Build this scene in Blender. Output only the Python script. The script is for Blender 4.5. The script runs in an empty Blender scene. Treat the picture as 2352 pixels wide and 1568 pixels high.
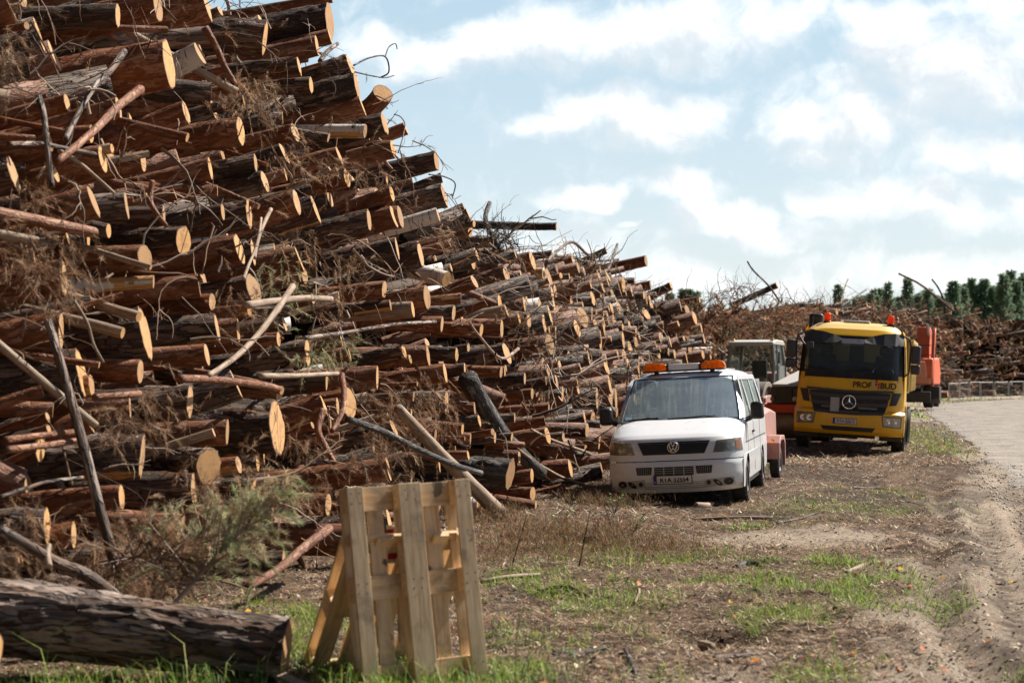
import bpy, math, random
import numpy as np
from mathutils import Vector, Matrix, noise, geometry
random.seed(7); RNG = np.random.default_rng(7)
R = math.radians
SC = bpy.context.scene
COL = SC.collection
# ------------------------------------------------------------------ camera
F = 1700.0; CAMH = 1.84; PITCH = math.atan(32 / F)
cam_d = bpy.data.cameras.new('camera'); cam = bpy.data.objects.new('camera', cam_d); COL.objects.link(cam)
cam.location = (0, 0, CAMH); cam.rotation_euler = (R(90) + PITCH, 0, 0)
cam_d.sensor_width = 36.0; cam_d.lens = F / 1024 * 36.0; cam_d.clip_start = .1; cam_d.clip_end = 4000
cam_d.dof.use_dof = True; cam_d.dof.focus_distance = 23.5; cam_d.dof.aperture_fstop = 2.7
SC.camera = cam
# ------------------------------------------------------------------ light
SUN_AZ, SUN_EL = R(57), R(46)
SUNV = Vector((math.sin(SUN_AZ) * math.cos(SUN_EL), math.cos(SUN_AZ) * math.cos(SUN_EL), math.sin(SUN_EL)))
sun_d = bpy.data.lights.new('sun', 'SUN'); sun_d.energy = 5.0; sun_d.angle = R(.5); sun_d.color = (1.0, .91, .79)
sun = bpy.data.objects.new('sun', sun_d); COL.objects.link(sun)
sun.rotation_euler = (-SUNV).to_track_quat('-Z', 'Y').to_euler()
SC.view_settings.view_transform = 'Standard'; SC.view_settings.look = 'None'; SC.view_settings.gamma = 1
SC.view_settings.exposure = .80
SC.render.engine = 'CYCLES'
SC.cycles.use_denoising = True
SC.cycles.max_bounces = 8; SC.cycles.diffuse_bounces = 3; SC.cycles.glossy_bounces = 3
SC.cycles.transmission_bounces = 6; SC.cycles.transparent_max_bounces = 10
SC.cycles.caustics_reflective = False; SC.cycles.caustics_refractive = False

# ---- node helper
class NT:
    def __init__(s, nt): s.nt = nt; s.n = nt.nodes; s.l = nt.links
    def node(s, t, **kw):
        n = s.n.new(t)
        for k, v in kw.items(): setattr(n, k, v)
        return n
    def put(s, sock, v):
        if v is None: return
        if isinstance(v, bpy.types.NodeSocket): s.l.new(v, sock)
        else:
            if hasattr(sock.default_value, '__len__') and not hasattr(v, '__len__'): v = (v,) * len(sock.default_value)
            if hasattr(v, '__len__') and len(sock.default_value) == 4 and len(v) == 3: v = tuple(v) + (1,)
            sock.default_value = v
    def math(s, op, a, b=None, c=None, clamp=False):
        n = s.node('ShaderNodeMath', operation=op); n.use_clamp = clamp
        s.put(n.inputs[0], a); s.put(n.inputs[1], b); s.put(n.inputs[2], c); return n.outputs[0]
    def vmath(s, op, a, b=None, scale=None):
        n = s.node('ShaderNodeVectorMath', operation=op); s.put(n.inputs[0], a)
        if b is not None: s.put(n.inputs[1], b)
        if scale is not None: s.put(n.inputs['Scale'], scale)
        return n.outputs['Value'] if op in ('DOT_PRODUCT', 'LENGTH', 'DISTANCE') else n.outputs[0]
    def mix(s, f, a, b, mode='MIX'):
        n = s.node('ShaderNodeMix', data_type='RGBA', blend_type=mode); n.clamp_factor = True
        s.put(n.inputs[0], f); s.put(n.inputs[6], a); s.put(n.inputs[7], b); return n.outputs[2]
    def noise(s, v, scale, detail=4, rough=.55, dist=0, dim='3D'):
        n = s.node('ShaderNodeTexNoise', noise_dimensions=dim); s.put(n.inputs['Vector'], v)
        n.inputs['Scale'].default_value = scale; n.inputs['Detail'].default_value = detail
        n.inputs['Roughness'].default_value = rough; n.inputs['Distortion'].default_value = dist
        return n.outputs['Fac']
    def voro(s, v, scale, feature='F1', out='Distance', rand=1):
        n = s.node('ShaderNodeTexVoronoi', feature=feature); s.put(n.inputs['Vector'], v)
        n.inputs['Scale'].default_value = scale; n.inputs['Randomness'].default_value = rand
        return n.outputs[out]
    def ramp(s, f, stops, interp='LINEAR'):
        n = s.node('ShaderNodeValToRGB'); s.put(n.inputs[0], f); cr = n.color_ramp; cr.interpolation = interp
        while len(cr.elements) < len(stops): cr.elements.new(.5)
        for e, (p, c) in zip(cr.elements, stops):
            e.position = p; e.color = tuple(c) + (1,) if hasattr(c, '__len__') else (c, c, c, 1)
        return n.outputs[0]
    def rng(s, v, a, b, c=0, d=1, smooth=False):
        n = s.node('ShaderNodeMapRange'); n.clamp = True
        if smooth: n.interpolation_type = 'SMOOTHSTEP'
        s.put(n.inputs[0], v); n.inputs[1].default_value = a; n.inputs[2].default_value = b
        n.inputs[3].default_value = c; n.inputs[4].default_value = d; return n.outputs[0]
    def xyz(s, x=0, y=0, z=0):
        n = s.node('ShaderNodeCombineXYZ'); s.put(n.inputs[0], x); s.put(n.inputs[1], y); s.put(n.inputs[2], z); return n.outputs[0]
    def sep(s, v):
        n = s.node('ShaderNodeSeparateXYZ'); s.put(n.inputs[0], v); return n.outputs
# ------------------------------------------------------------------ world
W = bpy.data.worlds.new('World'); SC.world = W; W.use_nodes = True
w = NT(W.node_tree); w.n.clear()
def uv_px(dx, dy):   # photograph point (2352 px wide) -> azimuth, elevation of that direction
    px, py = dx * .43537, dy * .43537
    return math.atan((px - 512) / F), math.atan((373 - py) / F)
g = bpy.data.node_groups.new('cloud_field', 'ShaderNodeTree')
g.interface.new_socket('P', in_out='INPUT', socket_type='NodeSocketVector')
g.interface.new_socket('D', in_out='OUTPUT', socket_type='NodeSocketFloat')
c = NT(g); gi = c.node('NodeGroupInput'); go = c.node('NodeGroupOutput'); P0 = gi.outputs[0]
wn = c.node('ShaderNodeTexNoise'); c.put(wn.inputs['Vector'], P0); wn.inputs['Scale'].default_value = 14; wn.inputs['Detail'].default_value = 5
wv = c.vmath('SCALE', c.vmath('SUBTRACT', wn.outputs['Color'], (.5, .5, .5)), scale=.05)
PW = c.vmath('ADD', P0, wv)
BL = [(1330, 70, 330, 75, 1), (1060, 130, 190, 60, .9), (1600, 60, 270, 80, .95), (1120, 60, 120, 40, .8), (860, 90, 90, 40, .6), (1460, 255, 220, 70, 1), (1250, 290, 90, 30, .75),
      (1345, 445, 100, 33, .9), (1550, 425, 140, 42, .95), (1680, 500, 160, 50, .95), (1770, 540, 160, 40, .7), (1430, 515, 30, 12, .6),
      (2180, 170, 260, 120, 1), (1950, 300, 230, 60, .9), (2250, 370, 200, 60, .85), (2010, 470, 190, 55, .9), (2080, 40, 350, 50, .75),
      (2300, 520, 180, 50, .7), (1930, 210, 90, 50, .8), (1900, 380, 130, 40, .7), (1300, 580, 200, 60, .5), (1500, 660, 400, 60, .6), (2200, 640, 500, 40, .55)]
acc = None
for (bx, by, sx, sy, amp) in BL:
    a_, e_ = uv_px(bx, by); k = .43537 / F
    q = c.vmath('MULTIPLY', c.vmath('SUBTRACT', PW, (a_, e_, 0)), (1 / (sx * 1.15 * k), 1 / (sy * 1.35 * k), 0))
    d2 = c.vmath('DOT_PRODUCT', q, q)
    b = c.math('MULTIPLY', c.math('SUBTRACT', 1, d2), amp)
    b = c.math('MAXIMUM', b, 0)
    acc = b if acc is None else c.math('MAXIMUM', acc, b)
# clouds elsewhere in the sky
far = c.rng(c.math('ABSOLUTE', c.sep(P0)[0]), .32, .42)
hi = c.rng(c.sep(P0)[1], .24, .32)
outn = c.rng(c.noise(P0, 3.2, 3), .58, .76, 0, .6)
acc = c.math('MAXIMUM', acc, c.math('MULTIPLY', outn, c.math('MAXIMUM', far, hi)))
fb = c.noise(PW, 34, 8, .6)
dn = c.math('ADD', acc, c.math('MULTIPLY', c.math('SUBTRACT', fb, .52), 2.2))
c.l.new(dn, go.inputs[0])
tc = w.node('ShaderNodeTexCoord'); dx_, dy_, dz_ = w.sep(tc.outputs['Generated'])
az = w.math('ARCTAN2', dx_, dy_); el = w.math('ARCSINE', dz_)
p_ = w.xyz(az, el, 0)
def cf(v):
    n = w.node('ShaderNodeGroup'); n.node_tree = g; w.put(n.inputs[0], v); return n.outputs[0]
d0 = cf(p_); d1 = cf(w.vmath('ADD', p_, (.006, .019, 0)))
sky = w.node('ShaderNodeTexSky', sky_type='NISHITA'); sky.sun_disc = False
sky.sun_elevation = SUN_EL; sky.sun_rotation = SUN_AZ; sky.air_density = 1.0; sky.dust_density = 1.2; sky.ozone_density = 1.0
cov = w.rng(d0, -.12, 1.15, 0, 1, True)
thick = w.rng(d1, .15, .95, 0, 1, True)
ccol = w.mix(w.math('MULTIPLY', thick, .95), (8.4, 8.35, 8.3), (5.2, 5.6, 5.95))
skyc = w.mix(.62, sky.outputs[0], w.ramp(w.rng(el, 0, .5), [(0, (.80, .90, .96)), (.4, (.50, .72, .88)), (1, (.2, .4, .7))]))
skb = w.vmath('SCALE', w.ramp(w.rng(el, -.02, .6), [(0, (.93, .94, .94)), (.16, (.75, .87, .93)), (.38, (.56, .76, .88)), (.55, (.16, .30, .50)), (1, (.03, .09, .22))]), scale=6.2)
skyc = w.mix(.8, sky.outputs[0], skb)
fin = w.mix(cov, skyc, ccol)
sdot = w.vmath('DOT_PRODUCT', tc.outputs['Generated'], (math.sin(SUN_AZ), math.cos(SUN_AZ), 0))
fin = w.vmath('SCALE', fin, scale=w.rng(sdot, -.25, .42, .13, 1, True))   # the sky away from the sun is darker
bg = w.node('ShaderNodeBackground'); w.put(bg.inputs[0], fin); bg.inputs[1].default_value = .088
wo = w.node('ShaderNodeOutputWorld'); w.l.new(bg.outputs[0], wo.inputs[0])

# ------------------------------------------------------------------ tagging helpers
def tag(o, label=None, cat=None, group=None, kind=None):
    if label: o['label'] = label
    if cat: o['category'] = cat
    if group: o['group'] = group
    if kind: o['kind'] = kind
    return o
def empty(name, loc, rot=(0, 0, 0)):
    o = bpy.data.objects.new(name, None); COL.objects.link(o); o.location = loc; o.rotation_euler = rot
    o.empty_display_size = .2; return o
class MB:
    def __init__(s): s.v = []; s.f = []; s.m = []
    def add(s, vs, fs, mi=0):
        b = len(s.v); s.v += [tuple(v) for v in vs]
        for f in fs: s.f.append(tuple(i + b for i in f)); s.m.append(mi)
    def box(s, c, sz, rot=None, mi=0, top=None):
        x, y, z = (q / 2 for q in sz); tx, ty = top or (1, 1)
        vs = [Vector(p) for p in ((-x, -y, -z), (x, -y, -z), (x, y, -z), (-x, y, -z), (-x * tx, -y * ty, z), (x * tx, -y * ty, z), (x * tx, y * ty, z), (-x * tx, y * ty, z))]
        if rot is not None: vs = [rot @ v for v in vs]
        c = Vector(c); s.add([v + c for v in vs], [(0, 3, 2, 1), (4, 5, 6, 7), (0, 1, 5, 4), (1, 2, 6, 5), (2, 3, 7, 6), (3, 0, 4, 7)], mi); return s
    def prism(s, poly, ax, a0, a1, mi=0, cap=True):   # poly in the two other axes
        n = len(poly)
        def mk(p, a):
            return {'x': (a, p[0], p[1]), 'y': (p[0], a, p[1]), 'z': (p[0], p[1], a)}[ax]
        vs = [mk(p, a0) for p in poly] + [mk(p, a1) for p in poly]
        fs = [(i, (i + 1) % n, (i + 1) % n + n, i + n) for i in range(n)]
        if cap: fs += [tuple(range(n))[::-1], tuple(range(n, 2 * n))]
        s.add(vs, fs, mi); return s
    def tube(s, pts, rad, n=10, cap=True, mi=0):
        pts = [Vector(p) for p in pts]; k = len(pts)
        if not hasattr(rad, '__len__'): rad = [rad] * k
        vs = []; up = None
        for i, p in enumerate(pts):
            t = (pts[min(i + 1, k - 1)] - pts[max(i - 1, 0)]).normalized()
            if up is None: up = Vector((0, 0, 1)) if abs(t.z) < .9 else Vector((1, 0, 0))
            a = t.cross(up).normalized(); b = a.cross(t).normalized(); up = b
            for j in range(n):
                th = 2 * math.pi * j / n; vs.append(p + (a * math.cos(th) + b * math.sin(th)) * rad[i])
        fs = [(i * n + j, i * n + (j + 1) % n, (i + 1) * n + (j + 1) % n, (i + 1) * n + j) for i in range(k - 1) for j in range(n)]
        if cap: fs += [tuple(range(n))[::-1], tuple(range((k - 1) * n, k * n))]
        s.add(vs, fs, mi); return s
    def lathe(s, prof, ax='x', c=(0, 0, 0), n=32, mi=0):  # prof: (axial, radius)
        vs = []
        for a, r in prof:
            for j in range(n):
                th = 2 * math.pi * j / n; u, q = r * math.cos(th), r * math.sin(th)
                p = {'x': (a, u, q), 'y': (u, a, q), 'z': (u, q, a)}[ax]
                vs.append((p[0] + c[0], p[1] + c[1], p[2] + c[2]))
        k = len(prof)
        s.add(vs, [(i * n + j, i * n + (j + 1) % n, (i + 1) * n + (j + 1) % n, (i + 1) * n + j) for i in range(k - 1) for j in range(n)], mi); return s
    def grid(s, fn, nu, nv, mi=0, keep=None):
        vs = [fn(i / nu, j / nv) for i in range(nu + 1) for j in range(nv + 1)]
        fs = [(i * (nv + 1) + j, i * (nv + 1) + j + 1, (i + 1) * (nv + 1) + j + 1, (i + 1) * (nv + 1) + j) for i in range(nu) for j in range(nv) if keep is None or keep((i + .5) / nu, (j + .5) / nv)]
        s.add(vs, fs, mi); return s
    def patch(s, quad, S, off=.01, n=8, m=4, skirt=.03, mi=0):
        # quad: (x,z) corners bl, br, tr, tl laid on surface y=S(x,z), proud by off, with a skirt going back
        (a, b, c, d) = quad
        def pt(u, t, o):
            x = (a[0] * (1 - u) + b[0] * u) * (1 - t) + (d[0] * (1 - u) + c[0] * u) * t
            z = (a[1] * (1 - u) + b[1] * u) * (1 - t) + (d[1] * (1 - u) + c[1] * u) * t
            return (x, S(x, z) - o, z)
        s.grid(lambda u, t: pt(u, t, off), n, m, mi)
        for (u0, t0, u1, t1, k) in ((0, 0, 1, 0, n), (1, 0, 1, 1, m), (1, 1, 0, 1, n), (0, 1, 0, 0, m)):
            vs = []
            for i in range(k + 1):
                q = i / k; uu, tt = u0 + (u1 - u0) * q, t0 + (t1 - t0) * q
                vs += [pt(uu, tt, off), pt(uu, tt, off - skirt)]
            s.add(vs, [(2 * i, 2 * i + 1, 2 * i + 3, 2 * i + 2) for i in range(k)], mi)
        return s
    def xf(s, M): s.v = [tuple(M @ Vector(v)) for v in s.v]; return s
    def build(s, name, mats, parent=None, smooth=30, bevel=0, solid=0):
        me = bpy.data.meshes.new(name); me.from_pydata(s.v, [], s.f)
        mats = mats if isinstance(mats, (list, tuple)) else [mats]
        for m_ in mats: me.materials.append(m_)
        if len(mats) > 1: me.polygons.foreach_set('material_index', s.m)
        return finish(me, name, parent, smooth, bevel, solid)
def finish(me, name, parent=None, smooth=30, bevel=0, solid=0):
    me.validate()
    if smooth:
        me.polygons.foreach_set('use_smooth', [True] * len(me.polygons)); me.set_sharp_from_angle(angle=R(smooth))
    me.update()
    o = bpy.data.objects.new(name, me); COL.objects.link(o)
    if parent: o.parent = parent
    if bevel:
        b = o.modifiers.new('bevel', 'BEVEL'); b.width = bevel; b.segments = 2; b.limit_method = 'ANGLE'; b.angle_limit = R(40)
        b.harden_normals = False
    return o
def np_mesh(name, V, Fq, mats, colr=None, mi=None, smooth=False, attrs=None):
    # V (n,3); Fq list of (k, m) index arrays of tris/quads
    me = bpy.data.meshes.new(name)
    V = np.ascontiguousarray(V, dtype=np.float32)
    me.vertices.add(len(V)); me.vertices.foreach_set('co', V.ravel())
    loops = np.concatenate([f.ravel() for f in Fq]).astype(np.int32)
    sizes = np.concatenate([np.full(len(f), f.shape[1]) for f in Fq]).astype(np.int32)
    starts = np.concatenate([[0], np.cumsum(sizes)[:-1]]).astype(np.int32)
    me.loops.add(len(loops)); me.loops.foreach_set('vertex_index', loops)
    me.polygons.add(len(sizes)); me.polygons.foreach_set('loop_start', starts); me.polygons.foreach_set('loop_total', sizes)
    for m_ in (mats if isinstance(mats, (list, tuple)) else [mats]): me.materials.append(m_)
    if mi is not None: me.polygons.foreach_set('material_index', np.asarray(mi, dtype=np.int32))
    if smooth: me.polygons.foreach_set('use_smooth', np.ones(len(sizes), dtype=bool))
    if colr is not None:
        a = me.color_attributes.new('col', 'FLOAT_COLOR', 'POINT')
        cc = np.ones((len(V), 4), dtype=np.float32); cc[:, :3] = colr; a.data.foreach_set('color', cc.ravel())
    for k, arr in (attrs or {}).items():
        if arr.ndim == 2: a = me.attributes.new(k, 'FLOAT_VECTOR', 'POINT'); a.data.foreach_set('vector', np.ascontiguousarray(arr, dtype=np.float32).ravel())
        else: a = me.attributes.new(k, 'FLOAT', 'POINT'); a.data.foreach_set('value', np.ascontiguousarray(arr, dtype=np.float32))
    me.update(calc_edges=True)
    o = bpy.data.objects.new(name, me); COL.objects.link(o); return o
# vectorised value noise
def _h(ix, iy, s):
    n = (ix.astype(np.int64) * 374761393 + iy.astype(np.int64) * 668265263 + s * 982451653) & 0x7fffffff
    n = ((n ^ (n >> 13)) * 1274126177) & 0x7fffffff
    return ((n ^ (n >> 16)) & 0xffff) / 65535.0
def vn(x, y, s=0):
    x = np.asarray(x, dtype=float); y = np.asarray(y, dtype=float)
    ix = np.floor(x); iy = np.floor(y); fx = x - ix; fy = y - iy
    fx = fx * fx * (3 - 2 * fx); fy = fy * fy * (3 - 2 * fy)
    return (_h(ix, iy, s) * (1 - fx) + _h(ix + 1, iy, s) * fx) * (1 - fy) + (_h(ix, iy + 1, s) * (1 - fx) + _h(ix + 1, iy + 1, s) * fx) * fy
def fbm(x, y, s=0, o=4):
    t = 0; a = .5; n = 0
    for k in range(o): t = t + vn(np.asarray(x) * 2 ** k, np.asarray(y) * 2 ** k, s + k * 17) * a; n += a; a *= .5
    return t / n
def text_mesh(body, size, extrude=.002, align='CENTER', spacing=1.0, offset=0.0, xs=1.0):
    cu = bpy.data.curves.new('t', 'FONT'); cu.body = body; cu.size = size; cu.extrude = extrude
    cu.align_x = align; cu.align_y = 'CENTER'; cu.space_character = spacing; cu.offset = offset
    o = bpy.data.objects.new('t', cu); COL.objects.link(o)
    dg = bpy.context.evaluated_depsgraph_get(); dg.update()
    me = bpy.data.meshes.new_from_object(o.evaluated_get(dg)); bpy.data.objects.remove(o); bpy.data.curves.remove(cu)
    for v in me.vertices: v.co.x *= xs
    return me
def text_obj(name, body, size, mat, parent, S, cx, cz, off, xs=1.0, spacing=1.0, offset=0.0, slant=0.0):
    # lettering lying on the surface y=S(x,z) of its vehicle
    me = text_mesh(body, size, .002, 'CENTER', spacing, offset, xs)
    for v in me.vertices:
        x = cx + v.co.x + slant * v.co.y; z = cz + v.co.y; v.co = (x, S(x, z) - off - v.co.z, z)
    me.materials.clear(); me.materials.append(mat)
    return finish(me, name, parent, 0)
def cray(px, py):
    u = (px - 512) / F; v = (341 - py) / F; cp, sp = math.cos(PITCH), math.sin(PITCH)
    y = cp - v * sp; z = sp + v * cp
    return u / y, z / y            # dX/dY, dZ/dY
def PX(px, py, Y):
    a, b = cray(px, py); return Vector((a * Y, Y, CAMH + b * Y))
def DP(dx, dy, Y): return PX(dx * .43537, dy * .43537, Y)
def itp(x, xs, ys): return float(np.interp(x, xs, ys))

# ------------------------------------------------------------------ materials
def mat(name):
    m = bpy.data.materials.new(name); m.use_nodes = True; t = NT(m.node_tree); t.n.clear()
    o = t.node('ShaderNodeOutputMaterial'); b = t.node('ShaderNodeBsdfPrincipled'); t.l.new(b.outputs[0], o.inputs[0])
    t.b = b; t.out = o; return m, t
def simple(name, col, rough=.6, metal=0, dirt=.15, scale=9, coat=0, bump=0, dcol=None, spec=.5):
    m, t = mat(name); tc = t.node('ShaderNodeTexCoord').outputs['Object']
    n = t.noise(tc, scale, 6, .65); n2 = t.noise(tc, scale * .23, 3, .6)
    dc = dcol or tuple(q * .45 + .03 for q in col)
    f = t.math('MULTIPLY', t.rng(n, .45, .75), t.rng(n2, .35, .7))
    t.put(t.b.inputs['Base Color'], t.mix(t.math('MULTIPLY', f, min(1, dirt * 3)), col, dc))
    t.put(t.b.inputs['Roughness'], t.rng(n, .3, .7, max(rough - .08, 0), min(1, rough + .12)))
    t.b.inputs['Metallic'].default_value = metal; t.b.inputs['Coat Weight'].default_value = coat; t.b.inputs['Coat Roughness'].default_value = .08
    t.b.inputs['Specular IOR Level'].default_value = spec
    if bump:
        bn = t.node('ShaderNodeBump'); bn.inputs['Strength'].default_value = bump; bn.inputs['Distance'].default_value = .01
        t.put(bn.inputs['Height'], n); t.l.new(bn.outputs[0], t.b.inputs['Normal'])
    return m
def bump_to(t, h, strength, dist=.01):
    bn = t.node('ShaderNodeBump'); bn.inputs['Strength'].default_value = strength; bn.inputs['Distance'].default_value = dist
    t.put(bn.inputs['Height'], h); t.l.new(bn.outputs[0], t.b.inputs['Normal'])
def glass(name, tint, refl=1.0, rough=.02, sky_sheen=.1):
    m = bpy.data.materials.new(name); m.use_nodes = True; t = NT(m.node_tree); t.n.clear()
    o = t.node('ShaderNodeOutputMaterial'); tr = t.node('ShaderNodeBsdfTransparent'); t.put(tr.inputs[0], tint)
    gl = t.node('ShaderNodeBsdfGlossy'); gl.inputs['Roughness'].default_value = rough; t.put(gl.inputs[0], (1, 1, 1))
    fr = t.node('ShaderNodeFresnel'); fr.inputs['IOR'].default_value = 1.52
    m1 = t.node('ShaderNodeMixShader'); t.put(m1.inputs[0], t.math('MULTIPLY', fr.outputs[0], refl)); t.l.new(tr.outputs[0], m1.inputs[1]); t.l.new(gl.outputs[0], m1.inputs[2])
    df = t.node('ShaderNodeBsdfDiffuse'); t.put(df.inputs[0], (.58, .70, .70))  # pale diffuse veil puts the look of reflected sky into the glass colour
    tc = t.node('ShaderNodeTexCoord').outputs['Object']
    nn = t.rng(t.noise(tc, 3.5, 7, .7), .35, .75, sky_sheen * .75, sky_sheen * 1.2)
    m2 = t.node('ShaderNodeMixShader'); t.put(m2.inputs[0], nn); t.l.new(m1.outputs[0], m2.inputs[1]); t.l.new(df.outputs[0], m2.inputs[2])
    t.l.new(m2.outputs[0], o.inputs[0]); return m
M = {}
def bark(name, base, dark, pale, patch, sc=1.0, bstr=.8, fiss=.5, dist=.02):
    m, t = mat(name)
    a = t.node('ShaderNodeAttribute', attribute_name='lp').outputs['Vector']
    inf = t.node('ShaderNodeObjectInfo').outputs['Random']
    a2 = t.vmath('MULTIPLY', a, ((.30 if dist < .02 else .19) * sc, 1.0 * sc, 1.0 * sc))
    wn = t.node('ShaderNodeTexNoise'); t.put(wn.inputs['Vector'], a2); wn.inputs['Scale'].default_value = 9; wn.inputs['Detail'].default_value = 4
    a3 = t.vmath('ADD', a2, t.vmath('SCALE', t.vmath('SUBTRACT', wn.outputs['Color'], (.5, .5, .5)), scale=.20))
    pl = t.voro(a3, 19, 'DISTANCE_TO_EDGE'); pc = t.voro(a3, 19, 'F1', 'Color')
    n1 = t.noise(a2, 26, 7, .68); n2 = t.noise(t.vmath('MULTIPLY', a, (.5, 1, 1)), 3.2, 4, .6); n3 = t.noise(a2, 60, 4, .7)
    colr = t.mix(t.rng(n1, .3, .7), dark, base)
    colr = t.mix(t.math('MULTIPLY', t.rng(n2, .48, .62), .8), colr, patch)
    colr = t.mix(t.math('MULTIPLY', t.rng(t.sep(pc)[0], .45, .85), t.rng(n3, .32, .55)), colr, pale)
    edge = t.rng(pl, 0, .045 / sc, 1, 0)
    colr = t.mix(t.math('MULTIPLY', edge, fiss), colr, tuple(q * .22 for q in dark))
    colr = t.mix(t.math('MULTIPLY', t.math('SUBTRACT', inf, .5), .5), colr, tuple(q * .5 for q in dark))
    t.put(t.b.inputs['Base Color'], colr); t.b.inputs['Roughness'].default_value = .66
    t.b.inputs['Specular IOR Level'].default_value = .5
    h = t.math('ADD', t.math('MULTIPLY', t.rng(pl, 0, .1), .7), t.math('ADD', t.math('MULTIPLY', n1, .5), t.math('MULTIPLY', t.sep(pc)[1], .35)))
    bump_to(t, h, bstr, dist); return m
M['bo'] = bark('bark_orange', (.27, .078, .015), (.05, .018, .008), (.34, .17, .10), (.16, .045, .011), 1.0, .7, .35, .012)
M['bd'] = bark('bark_dark', (.085, .045, .026), (.022, .013, .009), (.23, .17, .135), (.12, .038, .012), .9, 1.0, .8, .03)
M['bg'] = bark('bark_grey', (.14, .092, .07), (.032, .021, .016), (.38, .30, .255), (.19, .10, .06), .75, 1.0, .75, .03)
M['bk'] = bark('bark_burnt', (.045, .04, .038), (.02, .018, .017), (.16, .15, .15), (.05, .035, .03), .9, 1.0, .8, .02)
def _birch():
    m, t = mat('bark_birch'); a = t.node('ShaderNodeAttribute', attribute_name='lp').outputs['Vector']
    n = t.noise(t.vmath('MULTIPLY', a, (5, .8, .8)), 6, 5, .6); n2 = t.noise(a, 7, 5, .7)
    cc = t.mix(t.rng(n, .58, .64), (.62, .58, .54), (.05, .04, .035)); cc = t.mix(t.rng(n2, .58, .7), cc, (.2, .14, .1))
    t.put(t.b.inputs['Base Color'], cc); t.b.inputs['Roughness'].default_value = .6; bump_to(t, n2, .5, .01); return m
M['bb'] = _birch()
def _cut():
    m, t = mat('cut_wood'); a = t.node('ShaderNodeAttribute', attribute_name='lp').outputs['Vector']
    rr = t.node('ShaderNodeAttribute', attribute_name='rad').outputs['Fac']
    inf = t.math('FRACT', t.math('MULTIPLY', t.math('SINE', t.math('MULTIPLY', t.sep(a)[0], 12.9898)), 437.585))
    n = t.noise(a, 14, 5, .6); fine = t.noise(t.vmath('MULTIPLY', a, (1, 6, 1)), 40, 3, .6)
    rings = t.math('SINE', t.math('ADD', t.math('MULTIPLY', rr, 70), t.math('MULTIPLY', n, 9)))
    cc = t.mix(t.rng(rings, -1, 1), (.58, .30, .10), (.68, .41, .17))
    cc = t.mix(t.rng(n, .45, .75), cc, (.50, .27, .10)); cc = t.mix(t.math('MULTIPLY', fine, .3), cc, (.42, .25, .11))
    cc = t.mix(t.rng(rr, .50, .62, .0, .35), t.mix(.25, cc, (.62, .30, .10)), cc)
    cc = t.mix(t.rng(inf, .15, 1, 0, .8), cc, (.46, .29, .16))
    cc = t.mix(t.rng(rr, .93, .955), cc, (.10, .05, .03))
    ang = t.vmath('NORMALIZE', t.vmath('MULTIPLY', a, (0, 1, 1))); cr = t.noise(t.vmath('ADD', ang, t.xyz(inf, inf, inf)), 5, 3, .7)
    crack = t.math('MULTIPLY', t.rng(t.math('ABSOLUTE', t.math('SUBTRACT', cr, .5)), 0, .016, 1, 0), t.rng(rr, .05, .85, 1, 0))
    cc = t.mix(t.math('MULTIPLY', crack, .7), cc, (.10, .05, .025)); st = t.noise(t.vmath('ADD', a, t.xyz(inf, inf, 0)), 9, 4, .7)
    cc = t.mix(t.rng(st, .48, .66, 0, .7), cc, (.24, .14, .07)); cc = t.mix(t.rng(t.math('FRACT', t.math('MULTIPLY', inf, 7.3)), .6, 1, 0, .75), cc, (.26, .15, .075))
    t.put(t.b.inputs['Base Color'], cc); t.b.inputs['Roughness'].default_value = .8; bump_to(t, fine, .4, .004); return m
M['cut'] = _cut()
def _splitw():
    m, t = mat('split_wood'); a = t.node('ShaderNodeAttribute', attribute_name='lp').outputs['Vector']
    n = t.noise(t.vmath('MULTIPLY', a, (.6, 8, 8)), 5, 6, .65); n2 = t.noise(a, 5, 4, .6)
    cc = t.ramp(n, [(.3, (.22, .10, .035)), (.5, (.55, .30, .11)), (.7, (.70, .44, .20))]); cc = t.mix(t.rng(n2, .5, .7), cc, (.16, .09, .05))
    t.put(t.b.inputs['Base Color'], cc); t.b.inputs['Roughness'].default_value = .8; bump_to(t, n, .9, .012); return m
M['sp'] = _splitw()
def _greyw():
    m, t = mat('weathered_wood'); a = t.node('ShaderNodeAttribute', attribute_name='lp').outputs['Vector']
    n = t.noise(t.vmath('MULTIPLY', a, (.7, 9, 9)), 5, 6, .65); n2 = t.noise(a, 4, 5, .7)
    cc = t.ramp(n, [(.3, (.12, .085, .06)), (.5, (.30, .22, .16)), (.72, (.48, .38, .29))]); cc = t.mix(t.rng(n2, .5, .72), cc, (.2, .12, .07))
    t.put(t.b.inputs['Base Color'], cc); t.b.inputs['Roughness'].default_value = .75; bump_to(t, n, .7, .008); return m
M['gw'] = _greyw()
def _vcol(name, rough=.8, trans=0, mult=1):
    m, t = mat(name); a = t.node('ShaderNodeAttribute', attribute_name='col').outputs['Color']
    t.put(t.b.inputs['Base Color'], a); t.b.inputs['Roughness'].default_value = rough
    t.b.inputs['Specular IOR Level'].default_value = .3
    if trans:
        tl = t.node('ShaderNodeBsdfTranslucent'); t.put(tl.inputs[0], a); mx = t.node('ShaderNodeMixShader'); mx.inputs[0].default_value = trans
        t.l.new(t.b.outputs[0], mx.inputs[1]); t.l.new(tl.outputs[0], mx.inputs[2]); t.l.new(mx.outputs[0], t.out.inputs[0])
    return m
M['veg'] = _vcol('vegetation', .6, .35); M['litter'] = _vcol('litter', .85, .1); M['twig'] = _vcol('twigs', .8)
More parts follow.
